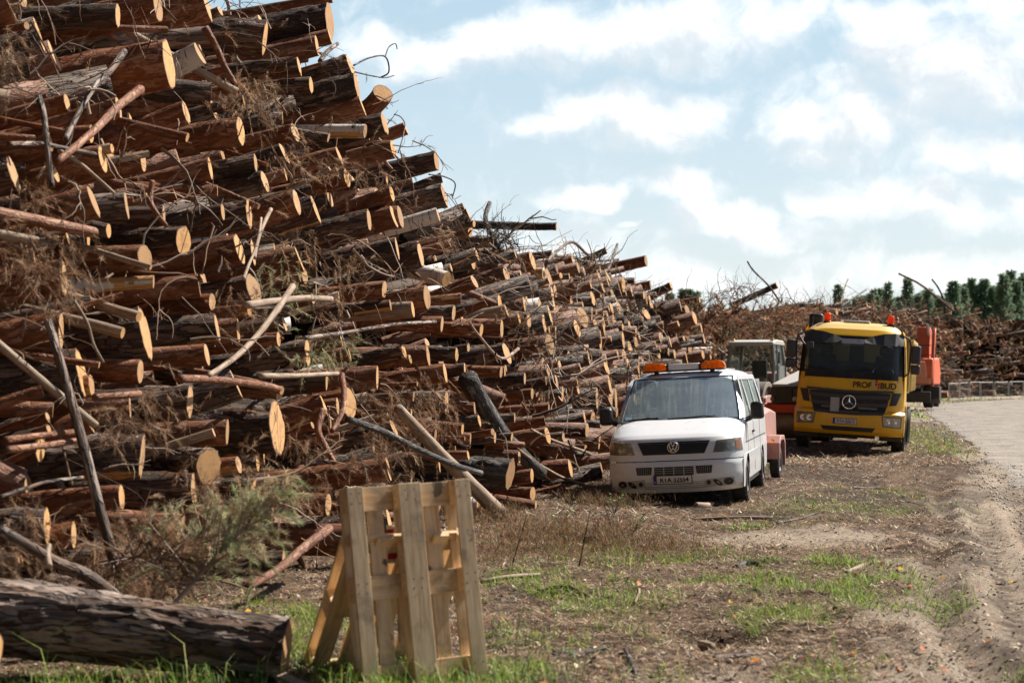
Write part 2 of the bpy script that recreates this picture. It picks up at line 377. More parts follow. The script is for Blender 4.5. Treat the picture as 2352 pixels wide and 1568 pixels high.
def _pallet():
    m, t = mat('pallet_wood'); tc = t.node('ShaderNodeTexCoord').outputs['Object']; inf = t.node('ShaderNodeObjectInfo').outputs['Random']
    p = t.vmath('ADD', tc, t.xyz(t.math('MULTIPLY', inf, 30), 0, 0))
    ax = t.node('ShaderNodeAttribute', attribute_name='grain').outputs['Vector']
    n = t.noise(ax, 4, 6, .65); n2 = t.noise(p, 3.2, 5, .65); n3 = t.noise(p, 1.1, 3, .6)
    cc = t.ramp(n, [(.3, (.50, .33, .19)), (.5, (.74, .54, .33)), (.7, (.82, .65, .43))])
    cc = t.mix(t.math('MULTIPLY', t.rng(n2, .55, .68), .55), cc, (.14, .10, .075)); cc = t.mix(t.rng(n3, .5, .8, 0, .5), cc, (.33, .27, .2))
    cc = t.mix(t.math('MULTIPLY', t.rng(t.noise(p, 5, 3, .6), .68, .72), .8), cc, (.03, .022, .02))
    t.put(t.b.inputs['Base Color'], cc); t.b.inputs['Roughness'].default_value = .75; bump_to(t, n, .5, .004); return m
M['pal'] = _pallet()
M['white'] = simple('white_paint', (.80, .83, .88), .32, 0, .10, 5, .5, 0, (.5, .46, .4))
M['yellow'] = simple('yellow_paint', (.90, .50, .012), .35, 0, .12, 4, .4, 0, (.4, .26, .08))
M['roofy'] = simple('faded_yellow', (.78, .56, .20), .45, 0, .1, 4, .2, 0, (.6, .45, .2))
M['black'] = simple('black_plastic', (.018, .019, .022), .42, 0, .25, 8, 0, 0, (.07, .065, .06))
M['dgrey'] = simple('dark_grey_plastic', (.055, .057, .065), .5, 0, .25, 8, 0, 0, (.11, .10, .09))
M['rub'] = simple('tyre_rubber', (.025, .024, .023), .8, 0, .45, 12, 0, .3, (.13, .11, .09))
M['rim'] = simple('rim_steel', (.38, .37, .36), .45, .6, .3, 12, 0, 0, (.2, .16, .12))
M['chrome'] = simple('chrome', (.75, .76, .78), .18, 1, .08, 12)
M['blogo'] = simple('emblem_blue', (.02, .04, .14), .35, 0, .05, 12)
def _lens(name, colr):
    m, t = mat(name); tc = t.node('ShaderNodeTexCoord').outputs['Object']; n = t.noise(tc, 18, 3, .6)
    cc = t.mix(t.rng(n, .4, .7), colr, tuple(q * .55 for q in colr)); t.put(t.b.inputs['Base Color'], cc); t.b.inputs['Roughness'].default_value = .15; t.b.inputs['Coat Weight'].default_value = .5
    tl = t.node('ShaderNodeBsdfTranslucent'); t.put(tl.inputs[0], cc); mx = t.node('ShaderNodeMixShader'); mx.inputs[0].default_value = .55
    t.l.new(t.b.outputs[0], mx.inputs[1]); t.l.new(tl.outputs[0], mx.inputs[2]); t.l.new(mx.outputs[0], t.out.inputs[0]); return m
M['amber'] = _lens('amber_lens', (.98, .34, .01))
M['amberl'] = _lens('orange_beacon', (.98, .17, .01))
M['plate'] = simple('plate_white', (.74, .75, .74), .4, 0, .1, 14)
M['pblue'] = simple('plate_blue', (.015, .04, .30), .4, 0, .05, 14)
M['ink'] = simple('plate_ink', (.015, .015, .018), .5, 0, .02, 14)
M['red'] = simple('red_paint', (.5, .02, .02), .4, 0, .05, 9)
M['lgrey'] = simple('light_grey', (.45, .45, .46), .45, 0, .15, 9)
M['pink'] = simple('faded_pink_paint', (.44, .235, .21), .55, 0, .3, 6, .1, 0, (.30, .17, .14))
M['pinkd'] = simple('rusty_pink_paint', (.42, .23, .20), .6, 0, .4, 7, 0, 0, (.2, .09, .06))
M['cabg'] = simple('cab_grey_paint', (.17, .18, .17), .5, 0, .2, 7, .1)
M['oran'] = simple('machine_orange', (.72, .15, .06), .5, 0, .25, 7, .1, 0, (.4, .13, .08))
M['redo'] = simple('machine_red', (.65, .06, .02), .5, 0, .25, 7, .1, 0, (.25, .06, .03))
M['steel'] = simple('drum_steel', (.24, .21, .18), .5, .5, .4, 6, 0, 0, (.2, .15, .11))
M['cream'] = simple('tipper_paint', (.66, .50, .20), .5, 0, .2, 5, .1)
M['seat'] = simple('seat_fabric', (.05, .055, .06), .9, 0, .1, 20)
M['galv'] = simple('galvanised_steel', (.45, .45, .44), .45, .7, .15, 9)
M['grime'] = simple('dirty_metal', (.06, .055, .05), .7, .3, .4, 9, 0, 0, (.14, .11, .08))
M['vglass'] = glass('van_glass', (.74, .86, .85), .6, sky_sheen=.27)
M['tglass'] = glass('truck_glass', (.34, .45, .52), 1.3, sky_sheen=.07)
M['rglass'] = glass('roller_glass', (.6, .68, .68), .5, sky_sheen=.05)
def _hl():
    m, t = mat('headlight_lens'); tc = t.node('ShaderNodeTexCoord').outputs['Object']
    n = t.noise(tc, 14, 3, .6); v = t.voro(tc, 9, 'F1')
    t.put(t.b.inputs['Base Color'], t.mix(t.rng(v, .1, .5), (.55, .56, .50), t.mix(n, (.10, .10, .08), (.34, .33, .27))))
    t.b.inputs['Roughness'].default_value = .15; t.b.inputs['Metallic'].default_value = .3; t.b.inputs['Coat Weight'].default_value = .6; return m
M['hl'] = _hl()
# ------------------------------------------------------------------ terrain
FY = [-20, 6, 9, 11.2, 14.5, 18, 21, 23.3, 29, 40, 50, 56, 64, 80, 92, 105, 118, 135, 160, 260]
FX = [-9.0, -5.6, -4.2, -3.3, -1.9, -1.1, -.4, .45, 1.45, 3.3, 4.9, 6.3, 8.7, 15, 18.5, 24, 32, 55, 100, 300]
TY = [-20, 10, 17, 21, 24, 26, 27.6, 30, 32, 37, 42, 48, 53, 57, 62, 72, 82, 95, 113, 260]
TH = [6.8, 6.8, 7.1, 7.0, 6.5, 5.6, 4.9, 4.2, 3.95, 4.2, 4.6, 5.0, 5.1, 4.5, 4.0, 4.3, 4.9, 5.8, 6.3, 6.3]
KS = .45
def XF(Y, z): return np.interp(Y, FY, FX) - KS * z
RY = [-20, 5, 12, 16.2, 26.3, 46.7, 60, 75, 87, 92, 100, 110, 125]
RX = [2.2, 4.4, 5.3, 5.7, 7.9, 12.5, 15.2, 18.3, 21.2, 23.0, 27.0, 34, 52]
def EX(Y): return np.interp(Y, RY, RX)
RUTS = [(.0, .15), (.55, .07), (1.05, .11), (1.55, .06)]
def rutx(Y): return np.interp(Y, [5, 9.5, 12, 14.5, 17, 24, 30, 37, 60], [2.6, 2.75, 3.05, 3.66, 4.25, 6.0, 7.6, 9.4, 15.2])
def hgt(x, y):
    x = np.asarray(x, dtype=float); y = np.asarray(y, dtype=float)
    e = EX(y); road = np.clip((x - e + .1) / .5, 0, 1)
    near = np.clip((70 - y) / 40, 0, 1)
    b = (fbm(x * .8, y * .8, 3, 4) - .5) * .16 + (fbm(x * 4, y * 4, 9, 3) - .5) * .07 * near
    b = b + (np.abs(fbm(x * 9, y * 9, 29, 2) - .5)) * .06 * np.clip((34 - y) / 12, 0, 1)
    h = b * (1 - road)
    fade = np.clip((34 - y) / 10, 0, 1) * np.clip((y - 3) / 3, 0, 1)
    for k, (dx, dep) in enumerate(RUTS):
        d = x - rutx(y) - dx + .04 * np.sin(y * .5 + k * 2) + .05 * (fbm(y * 1.3, y * 0, 31 + k, 2) - .5)
        prof = np.exp(-(d / .13) ** 2) * -dep * .5 + np.exp(-((np.abs(d) - .25) / .09) ** 2) * dep * .16
        lug = 1 + .22 * np.sin(y * 34 + d * 9 + k)
        h = h + prof * lug * fade * (1 - road * .6)
    # ground climbs a little towards the far bend and under the pile
    h = h + np.clip((y - 60) / 60, 0, 1) * .25
    h = h + np.clip((XF(y, 0) - x - .5) / 3, 0, 1) * .15
    # hollow and clod beside the tufts
    h = h - .12 * np.exp(-(((x - 1.45) / .3) ** 2 + ((y - 11.9) / .35) ** 2))
    return h
def H(x, y): return float(hgt(x, y))
GR = [(.2, 14.2, 1.2, 1.6, 1.3), (-.5, 13.2, .9, 1.0, .8), (2.55, 15.2, 1.2, 1.7, 1.0), (3.0, 13.7, .7, 1.0, .8), (1.75, 11.9, .28, .5, 1.6), (2.0, 12.8, .5, .6, .7), (4.7, 23, 1.5, 2.0, .8), (5.3, 26, 1.2, 1.6, .6),
      (3.0, 20.6, .7, .6, 1.1), (-1.3, 10.6, 1.2, .8, .8), (-.5, 10.1, .8, .5, .8), (.2, 10.3, .5, .5, .8), (-1.9, 12.6, .8, 1.3, .9), (-2.2, 10.0, 1.6, .5, .6), (1.0, 17.2, 1.3, 1.2, .45),
      (.3, 12.0, 1.1, .8, .5), (2.2, 10.3, 1.4, .5, .4), (8.6, 55, 1.6, 4.0, .9), (4.5, 34, .9, 1.2, .6), (11.1, 45, 1.6, 5, .8), (12.6, 54, 2.3, 9, .8), (17.5, 72, 2.8, 8, 1), (9.9, 40, 1.0, 2.6, .8), (22, 92, 2.2, 6, 1.0), (27, 105, 5, 7, 1), (40, 122, 12, 8, 1), (60, 130, 16, 10, 1)]
def gden(x, y):
    d = np.zeros_like(x)
    for (a, b, rx, ry, m) in GR: d = np.maximum(d, m * np.clip(1.25 - ((x - a) / rx) ** 2 - ((y - b) / ry) ** 2, 0, 1))
    return d * np.clip((fbm(x * 2.2, y * 1.6, 41, 4) - .42) * 7, 0, 1) * np.clip((EX(y) - x) / .5, 0, 1)
def sandm(x, y):
    left = np.interp(y, [8, 11.2, 14.5, 20, 24.4, 30, 36, 60], [1.5, 2.2, 3.0, 4.6, 5.9, 7.6, 9.6, 15.5])
    n = (fbm(x * 1.1, y * .7, 5, 4) - .5) * 2.4
    s = np.clip((x - left + n * .8) / .7, 0, 1)
    p = np.exp(-(((x - 3.3) / 1.6) ** 2 + ((y - 19) / 1.1) ** 2)) + .7 * np.exp(-(((x - 1.6) / 1.4) ** 2 + ((y - 10.1) / .7) ** 2))
    return np.clip(s + np.clip(p * 1.4 + n * .5 - .3, 0, 1), 0, 1)
def lin(a, b, st): return list(np.arange(a, b, st))
def build_ground():
    ys = lin(-60, 6, 6) + lin(6, 9, .5) + lin(9, 20, .055) + lin(20, 32, .1) + lin(32, 60, .4) + lin(60, 140, 2) + list(np.geomspace(140, 2600, 24))
    xs = list(-np.geomspace(2600, 8, 24)) + lin(-7.9, -3, .4) + lin(-3, 6.5, .055) + lin(6.5, 13, .18) + lin(13, 40, 1) + list(np.geomspace(40, 2600, 24))
    xs = np.array(xs); ys = np.array(ys); X, Y = np.meshgrid(xs, ys)
    X = X.ravel(); Y = Y.ravel(); Z = hgt(X, Y)
    nx = len(xs); ny = len(ys); i = np.arange(ny - 1)[:, None] * nx + np.arange(nx - 1)[None]
    Fq = np.stack([i, i + 1, i + nx + 1, i + nx], -1).reshape(-1, 4)
    sm = sandm(X, Y); gm = gden(X, Y); far = np.clip((Y - 135) / 20, 0, 1)
    rd = np.zeros_like(X)
    for k, (dx, dep) in enumerate(RUTS):
        d = X - rutx(Y) - dx + .04 * np.sin(Y * .5 + k * 2) + .05 * (fbm(Y * 1.3, Y * 0, 31 + k, 2) - .5); rd = np.maximum(rd, np.exp(-((d + .02) / .11) ** 2) * min(1, dep / .07) * (.6 + .4 * np.sin(Y * 34 + d * 12)))
    db = X - rutx(Y) - .32; rd = np.maximum(rd, np.exp(-(db / .26) ** 4) * np.clip((fbm(X * 3, Y * 1.1, 71, 4) - .36) * 4, 0, .9)); db = X - rutx(Y) - 1.25; rd = np.maximum(rd, np.exp(-(db / .2) ** 4) * np.clip((fbm(X * 3, Y * 1.1, 72, 4) - .42) * 4, 0, .8))
    rd *= np.clip((36 - Y) / 6, 0, 1)
    mud = np.exp(-(((X - 4.5 - (Y - 26) * .2) / 3.6) ** 4 + ((Y - 29) / 8.5) ** 4)) * np.clip((fbm(X * 1.2, Y * .6, 88, 4) - .3) * 4, 0, 1); rd = np.maximum(rd, mud * .95)
    rd = np.maximum(rd, .9 * np.clip((fbm(X * 1.6, Y * .9, 98, 4) - .54) * 7, 0, 1) * (1 - sm)); gm = gm * (1 - mud * .6)
    m, t = mat('soil'); tc = t.node('ShaderNodeTexCoord').outputs['Object']
    at = t.node('ShaderNodeAttribute', attribute_name='mask').outputs['Vector']; s_, g_, r_ = t.sep(at)
    n1 = t.noise(tc, 2.2, 8, .68); n2 = t.noise(tc, 16, 7, .7); n3 = t.noise(tc, 70, 4, .7); n4 = t.noise(t.vmath('MULTIPLY', tc, (1, .35, 1)), .7, 5, .6)
    soil = t.ramp(t.math('ADD', t.math('MULTIPLY', n1, .45), t.math('MULTIPLY', n2, .55)), [(.36, (.03, .021, .017)), (.47, (.10, .064, .042)), (.56, (.22, .15, .10)), (.68, (.40, .29, .205))])
    sand = t.ramp(t.math('ADD', t.math('MULTIPLY', n4, .5), t.math('MULTIPLY', n2, .5)), [(.34, (.15, .11, .085)), (.44, (.30, .24, .185)), (.56, (.43, .355, .28)), (.75, (.52, .44, .355))])
    cc = t.mix(t.rng(t.math('ADD', s_, t.math('MULTIPLY', t.math('SUBTRACT', n2, .5), 1.2)), .25, .75), soil, sand)
    cc = t.mix(t.math('MULTIPLY', t.rng(t.math('ADD', r_, t.math('MULTIPLY', t.math('SUBTRACT', n2, .5), 1.1)), .3, .9), .75), cc, (.05, .036, .028))
    cc = t.mix(t.math('MULTIPLY', g_, .55), cc, t.mix(n2, (.06, .065, .02), (.14, .16, .05)))
    cc = t.mix(t.rng(n3, .62, .75, 0, .5), cc, (.45, .36, .28)); cc = t.mix(t.rng(n3, .38, .25, 0, .6), cc, (.05, .035, .03))
    t.put(t.b.inputs['Base Color'], cc); t.b.inputs['Roughness'].default_value = .9; t.b.inputs['Specular IOR Level'].default_value = .2
    bump_to(t, t.math('ADD', t.math('MULTIPLY', n2, 1), t.math('MULTIPLY', n3, .5)), .9, .05)
    o = np_mesh('ground', np.stack([X, Y, Z], 1), [Fq], m, attrs={'mask': np.stack([sm, gm + far * .6, rd], 1)}, smooth=True)
    return tag(o, 'bare trampled soil and sand with tyre ruts, litter and grass in front of the pile', 'ground', kind='structure')
build_ground()
def build_road():
    ys = np.concatenate([np.arange(3, 30, .12), np.arange(30, 128, .5)])
    us = np.concatenate([np.linspace(0, 1, 10), np.linspace(1.4, 9, 20)])
    # centre line tangent so that the width stays true in the bend
    e = EX(ys); jag = (fbm(ys * 1.6, ys * 0, 77, 5) - .5) * .9 + (fbm(ys * 9, ys * 0, 78, 2) - .5) * .25
    V = []; Mk = []
    for yy, ee, j in zip(ys, e, jag):
        d = (EX(yy + 1.5) - EX(yy - 1.5)) / 3; L = math.hypot(1, d); nx_, ny_ = 1 / L, -d / L
        for u in us:
            uu = u if u > 1 else u
            x = ee + j * max(0, 1 - u / 1.5) * .5 + uu * nx_; y = yy + uu * ny_
            V.append((x, y, 0)); Mk.append((min(1, u / 1.0), 0, 0))
    V = np.array(V); V[:, 2] = hgt(V[:, 0], V[:, 1]) * (np.abs(0)) + np.clip((V[:, 1] - 60) / 60, 0, 1) * .25 + .014 + .012 * (fbm(V[:, 0] * 3, V[:, 1] * 3, 8, 3)) * np.clip((30 - V[:, 1]) / 8, 0, 1)
    V[:, 2] = np.maximum(V[:, 2], hgt(V[:, 0], V[:, 1]) + .006) + .02 * np.clip((V[:, 1] - 30) / 8, 0, 1)
    V[np.array(Mk)[:, 0] < .02, 2] -= .02
    nx = len(us); i = np.arange(len(ys) - 1)[:, None] * nx + np.arange(nx - 1)[None]
    Fq = np.stack([i, i + 1, i + nx + 1, i + nx], -1).reshape(-1, 4)
    m, t = mat('gravel'); tc = t.node('ShaderNodeTexCoord').outputs['Object']
    v = t.voro(tc, 22, 'F1', 'Color'); vd = t.voro(tc, 22, 'DISTANCE_TO_EDGE'); n0 = t.noise(t.vmath('MULTIPLY', tc, (1, .5, 1)), 5, 6, .75); n = t.noise(tc, 1.1, 6, .6); n2 = t.noise(tc, 40, 4, .7)
    cc = t.ramp(t.sep(v)[0], [(0, (.09, .085, .08)), (.45, (.16, .155, .145)), (.8, (.24, .23, .215)), (1, (.40, .385, .36))])
    cc = t.mix(t.rng(t.noise(tc, 9, 5, .8), .40, .56, .75, 0), cc, (.07, .066, .06)); cc = t.mix(t.rng(n0, .56, .7, 0, .4), cc, (.42, .40, .37)); cc = t.mix(t.rng(n, .40, .60, .1, .75), cc, t.mix(n2, (.26, .215, .17), (.46, .39, .31)))
    t.put(t.b.inputs['Base Color'], cc); t.b.inputs['Roughness'].default_value = .75
    bump_to(t, t.math('ADD', t.sep(v)[1], t.math('MULTIPLY', n2, .4)), .9, .02)
    o = np_mesh('road', V, [Fq], m, smooth=True)
    tag(o, 'grey gravel road curving away on the right', 'road', kind='structure')
build_road()
# ---- vectorised blades / strips
def blades(P, az, ln, wd, lean, curl, C, C2=None, flat=False):
    n = len(P); d = np.stack([np.cos(az), np.sin(az), np.zeros(n)], 1); s = np.stack([-np.sin(az + RNG.normal(0, .6, n)), np.cos(az + RNG.normal(0, .6, n)), np.zeros(n)], 1)
    up = np.array([0, 0, 1.0])
    a1 = lean[:, None]; a2 = (lean + curl)[:, None]
    mid = P + (d * np.sin(a1) + up * np.cos(a1)) * ln[:, None] * .55
    tip = mid + (d * np.sin(a2) + up * np.cos(a2)) * ln[:, None] * .45
    w_ = wd[:, None] * .5
    V = np.stack([P - s * w_, P + s * w_, mid - s * w_ * .8, mid + s * w_ * .8, tip], 1).reshape(-1, 3)
    b = np.arange(n) * 5
    Q = np.stack([b, b + 1, b + 3, b + 2], 1); T = np.stack([b + 2, b + 3, b + 4], 1)
    C2 = C if C2 is None else C2
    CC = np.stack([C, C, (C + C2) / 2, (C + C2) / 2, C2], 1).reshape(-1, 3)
    return V, Q, T, CC
def join_blades(parts):
    Vs, Qs, Ts, Cs = [], [], [], []; b = 0
    for V, Q, T, C in parts: Vs.append(V); Qs.append(Q + b); Ts.append(T + b); Cs.append(C); b += len(V)
    return np.concatenate(Vs), np.concatenate(Qs), np.concatenate(Ts), np.concatenate(Cs)
def cols(pal, n, var=.25, w_=None):
    pal = np.array(pal); k = RNG.choice(len(pal), n, p=w_); c_ = pal[k] * (1 + RNG.normal(0, var, n))[:, None]
    return np.clip(c_, .005, .9)
def scatter(n, x0, x1, y0, y1, den, pw=1.6):
    # denser towards the camera
    y = y0 * (y1 / y0) ** (RNG.random(n) ** pw); x = RNG.uniform(x0, x1, n)
    k = RNG.random(n) < den(x, y); return x[k], y[k]
def build_grass():
    parts = []
    for (n, y0, y1, x0, x1, hl, wv_) in ((125000, 9.6, 18, -3.2, 5.0, (.04, .19), .0055), (80000, 16, 32, -1.5, 8, (.04, .15), .007), (46000, 30, 60, 2, 16, (.08, .25), .02), (46000, 60, 140, 14, 75, (.15, .4), .06)):
        x, y = scatter(n, x0, x1, y0, y1, gden); n_ = len(x)
        # clump
        cx = fbm(x * 6, y * 6, 15, 2)
        ln = RNG.uniform(*hl, n_) * (.25 + 1.5 * cx ** 1.5) * RNG.uniform(.5, 1.3, n_) * (1 + (RNG.random(n_) < .06) * 1.0)
        P = np.stack([x, y, hgt(x, y) - .005], 1)
        C = cols([(.16, .28, .03), (.27, .40, .05), (.09, .17, .02), (.38, .42, .10), (.46, .38, .18)], n_, .2, [.36, .30, .16, .12, .06])
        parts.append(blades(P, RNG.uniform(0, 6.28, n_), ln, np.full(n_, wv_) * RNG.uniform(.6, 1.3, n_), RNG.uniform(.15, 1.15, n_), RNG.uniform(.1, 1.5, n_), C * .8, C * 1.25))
    # long arching blades around the pallets and the trunk in front
    n = 620; x = np.concatenate([RNG.uniform(-1.9, .45, 400), RNG.uniform(-3.2, -1.2, 220)]); y = np.concatenate([RNG.uniform(9.75, 10.5, 400), RNG.uniform(9.7, 9.95, 220)])
    P = np.stack([x, y, hgt(x, y)], 1); C = cols([(.10, .20, .03), (.15, .26, .05), (.3, .3, .12)], n, .2)
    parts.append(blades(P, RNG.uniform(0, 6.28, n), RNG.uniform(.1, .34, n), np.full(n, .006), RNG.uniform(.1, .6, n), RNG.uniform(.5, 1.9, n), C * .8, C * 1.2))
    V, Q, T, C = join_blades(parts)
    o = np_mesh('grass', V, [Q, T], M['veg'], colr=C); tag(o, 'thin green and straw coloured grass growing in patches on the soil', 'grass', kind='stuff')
build_grass()
def build_litter():
    parts = []
    def ld(x, y): return np.clip(1.1 - sandm(x, y) * 1.02, 0.03, 1) * np.clip(.35 + (fbm(x * 1.3, y * 1.3, 91, 4) - .3) * 2.2, .1, 1) * np.clip((EX(y) - x + .1) / .4, 0, 1)
    for (n, y0, y1, x0, x1, wv_, l1) in ((130000, 9.5, 19, -3.4, 5, .0048, .12), (60000, 18, 36, -1.5, 9, .008, .2), (26000, 34, 60, 1, 15, .018, .35)):
        x, y = scatter(n, x0, x1, y0, y1, ld); n_ = len(x)
        P = np.stack([x, y, hgt(x, y) + RNG.uniform(.0, .02, n_)], 1)
        C = cols([(.34, .245, .16), (.50, .40, .28), (.17, .105, .065), (.07, .045, .035), (.32, .17, .09), (.66, .57, .45)], n_, .35, [.24, .16, .20, .20, .12, .08])
        parts.append(blades(P, RNG.uniform(0, 6.28, n_), RNG.uniform(.02, l1, n_), np.full(n_, wv_) * RNG.uniform(.5, 1.8, n_), RNG.uniform(1.25, 1.6, n_), RNG.normal(0, .25, n_), C))
    # chips and clods
    def cd(x, y): return np.clip((EX(y) + .7 - x) / .4, 0, 1) * .8
    x, y = scatter(42000, -3, 10, 9.5, 36, cd); n_ = len(x)
    P = np.stack([x, y, hgt(x, y) + .002], 1)
    C = cols([(.48, .37, .28), (.6, .48, .37), (.08, .055, .04), (.2, .14, .1), (.04, .03, .025)], n_, .3)
    parts.append(blades(P, RNG.uniform(0, 6.28, n_), RNG.uniform(.01, .05, n_), RNG.uniform(.008, .03, n_), RNG.uniform(.6, 1.5, n_), RNG.uniform(.1, .8, n_), C))
    V, Q, T, C = join_blades(parts)
    o = np_mesh('ground_litter', V, [Q, T], M['litter'], colr=C); tag(o, 'dry straw, bark chips and twigs strewn over the soil', 'litter', kind='stuff')
    # fallen leaves
    def fd(x, y): return np.clip((EX(y) + .4 - x) / .4, 0, 1) * np.clip(.25 + (fbm(x * .7, y * .7, 55, 3) - .35) * 2, 0.05, 1)
    x, y = scatter(900, -2.5, 9, 9.6, 32, fd); n_ = len(x)
    P = np.stack([x, y, hgt(x, y) + .02], 1); sz = RNG.uniform(.025, .06, n_)
    C = cols([(.75, .22, .02), (.80, .42, .02), (.5, .12, .03), (.32, .10, .03)], n_, .15, [.35, .2, .25, .2])
    V, Q, T, CC = blades(P, RNG.uniform(0, 6.28, n_), sz, sz * .8, RNG.uniform(.9, 1.5, n_), RNG.uniform(-.6, .6, n_), C)
    o = np_mesh('fallen_leaves', V, [Q, T], M['veg'], colr=CC); tag(o, 'small orange and yellow birch leaves scattered on the ground', 'leaves', kind='stuff')
    # heather: low brown and dull green bushy twigs in front of the pile
    parts = []
    HE = [(.1, 17.2, 1.1, 1.2), (1.2, 17.6, 1.0, 1.0), (.1, 19.0, .8, 1.2), (.9, 18.5, .8, .7), (1.3, 23.5, .7, 1.3), (-.3, 20.8, .6, .6), (1.5, 26, .6, 1.2)]
    for k, (a, b, rx, ry) in enumerate(HE):
        n_ = 6500; x = RNG.normal(a, rx * .45, n_); y = RNG.normal(b, ry * .45, n_)
        cl = fbm(x * 5, y * 5, 63, 3); keep = cl > .5; x, y, cl = x[keep], y[keep], cl[keep]; n_ = len(x)
        zz = hgt(x, y) + RNG.uniform(0, .16, n_) * (cl - .3) * 3; P = np.stack([x, y, zz], 1)
        C = cols([(.24, .12, .06), (.14, .075, .04), (.13, .14, .045), (.32, .19, .10), (.34, .22, .18)], n_, .25, [.3, .2, .23, .18, .09])
        parts.append(blades(P, RNG.uniform(0, 6.28, n_), RNG.uniform(.03, .1, n_), np.full(n_, .005), RNG.uniform(.1, 1.6, n_), RNG.uniform(-.3, .8, n_), C))
    V, Q, T, C = join_blades(parts)
    o = np_mesh('heather', V, [Q, T], M['veg'], colr=C); tag(o, 'low rust brown and dull green heather at the foot of the pile', 'heather', kind='stuff')
    # loose stones along the road edge
    n_ = 1500; y = 12 * (100 / 12) ** (RNG.random(n_)); x = EX(y) + RNG.exponential(.5, n_) - .6; s_ = RNG.uniform(.006, .018, n_) * (1 + y / 40)
    oct_ = np.array([(1, 0, 0), (0, 1, 0), (-1, 0, 0), (0, -1, 0), (0, 0, .7), (0, 0, -.7)]) ; tri = np.array([(0, 1, 4), (1, 2, 4), (2, 3, 4), (3, 0, 4), (1, 0, 5), (2, 1, 5), (3, 2, 5), (0, 3, 5)])
    V = (oct_[None] * s_[:, None, None] * RNG.uniform(.6, 1.3, (n_, 6, 1)) + np.stack([x, y, hgt(x, y) + .02 + s_ * .3], 1)[:, None])
    a = RNG.uniform(0, 6.28, n_)
    T = (tri[None] + (np.arange(n_) * 6)[:, None, None]).reshape(-1, 3)
    C = np.repeat(cols([(.5, .48, .45), (.6, .57, .53), (.4, .38, .35), (.5, .42, .35)], n_, .15), 6, 0)
    o = np_mesh('loose_stones', V.reshape(-1, 3), [T], M['litter'], colr=C); tag(o, 'loose grey stones spilling from the gravel road edge', 'stones', kind='stuff')
build_litter()
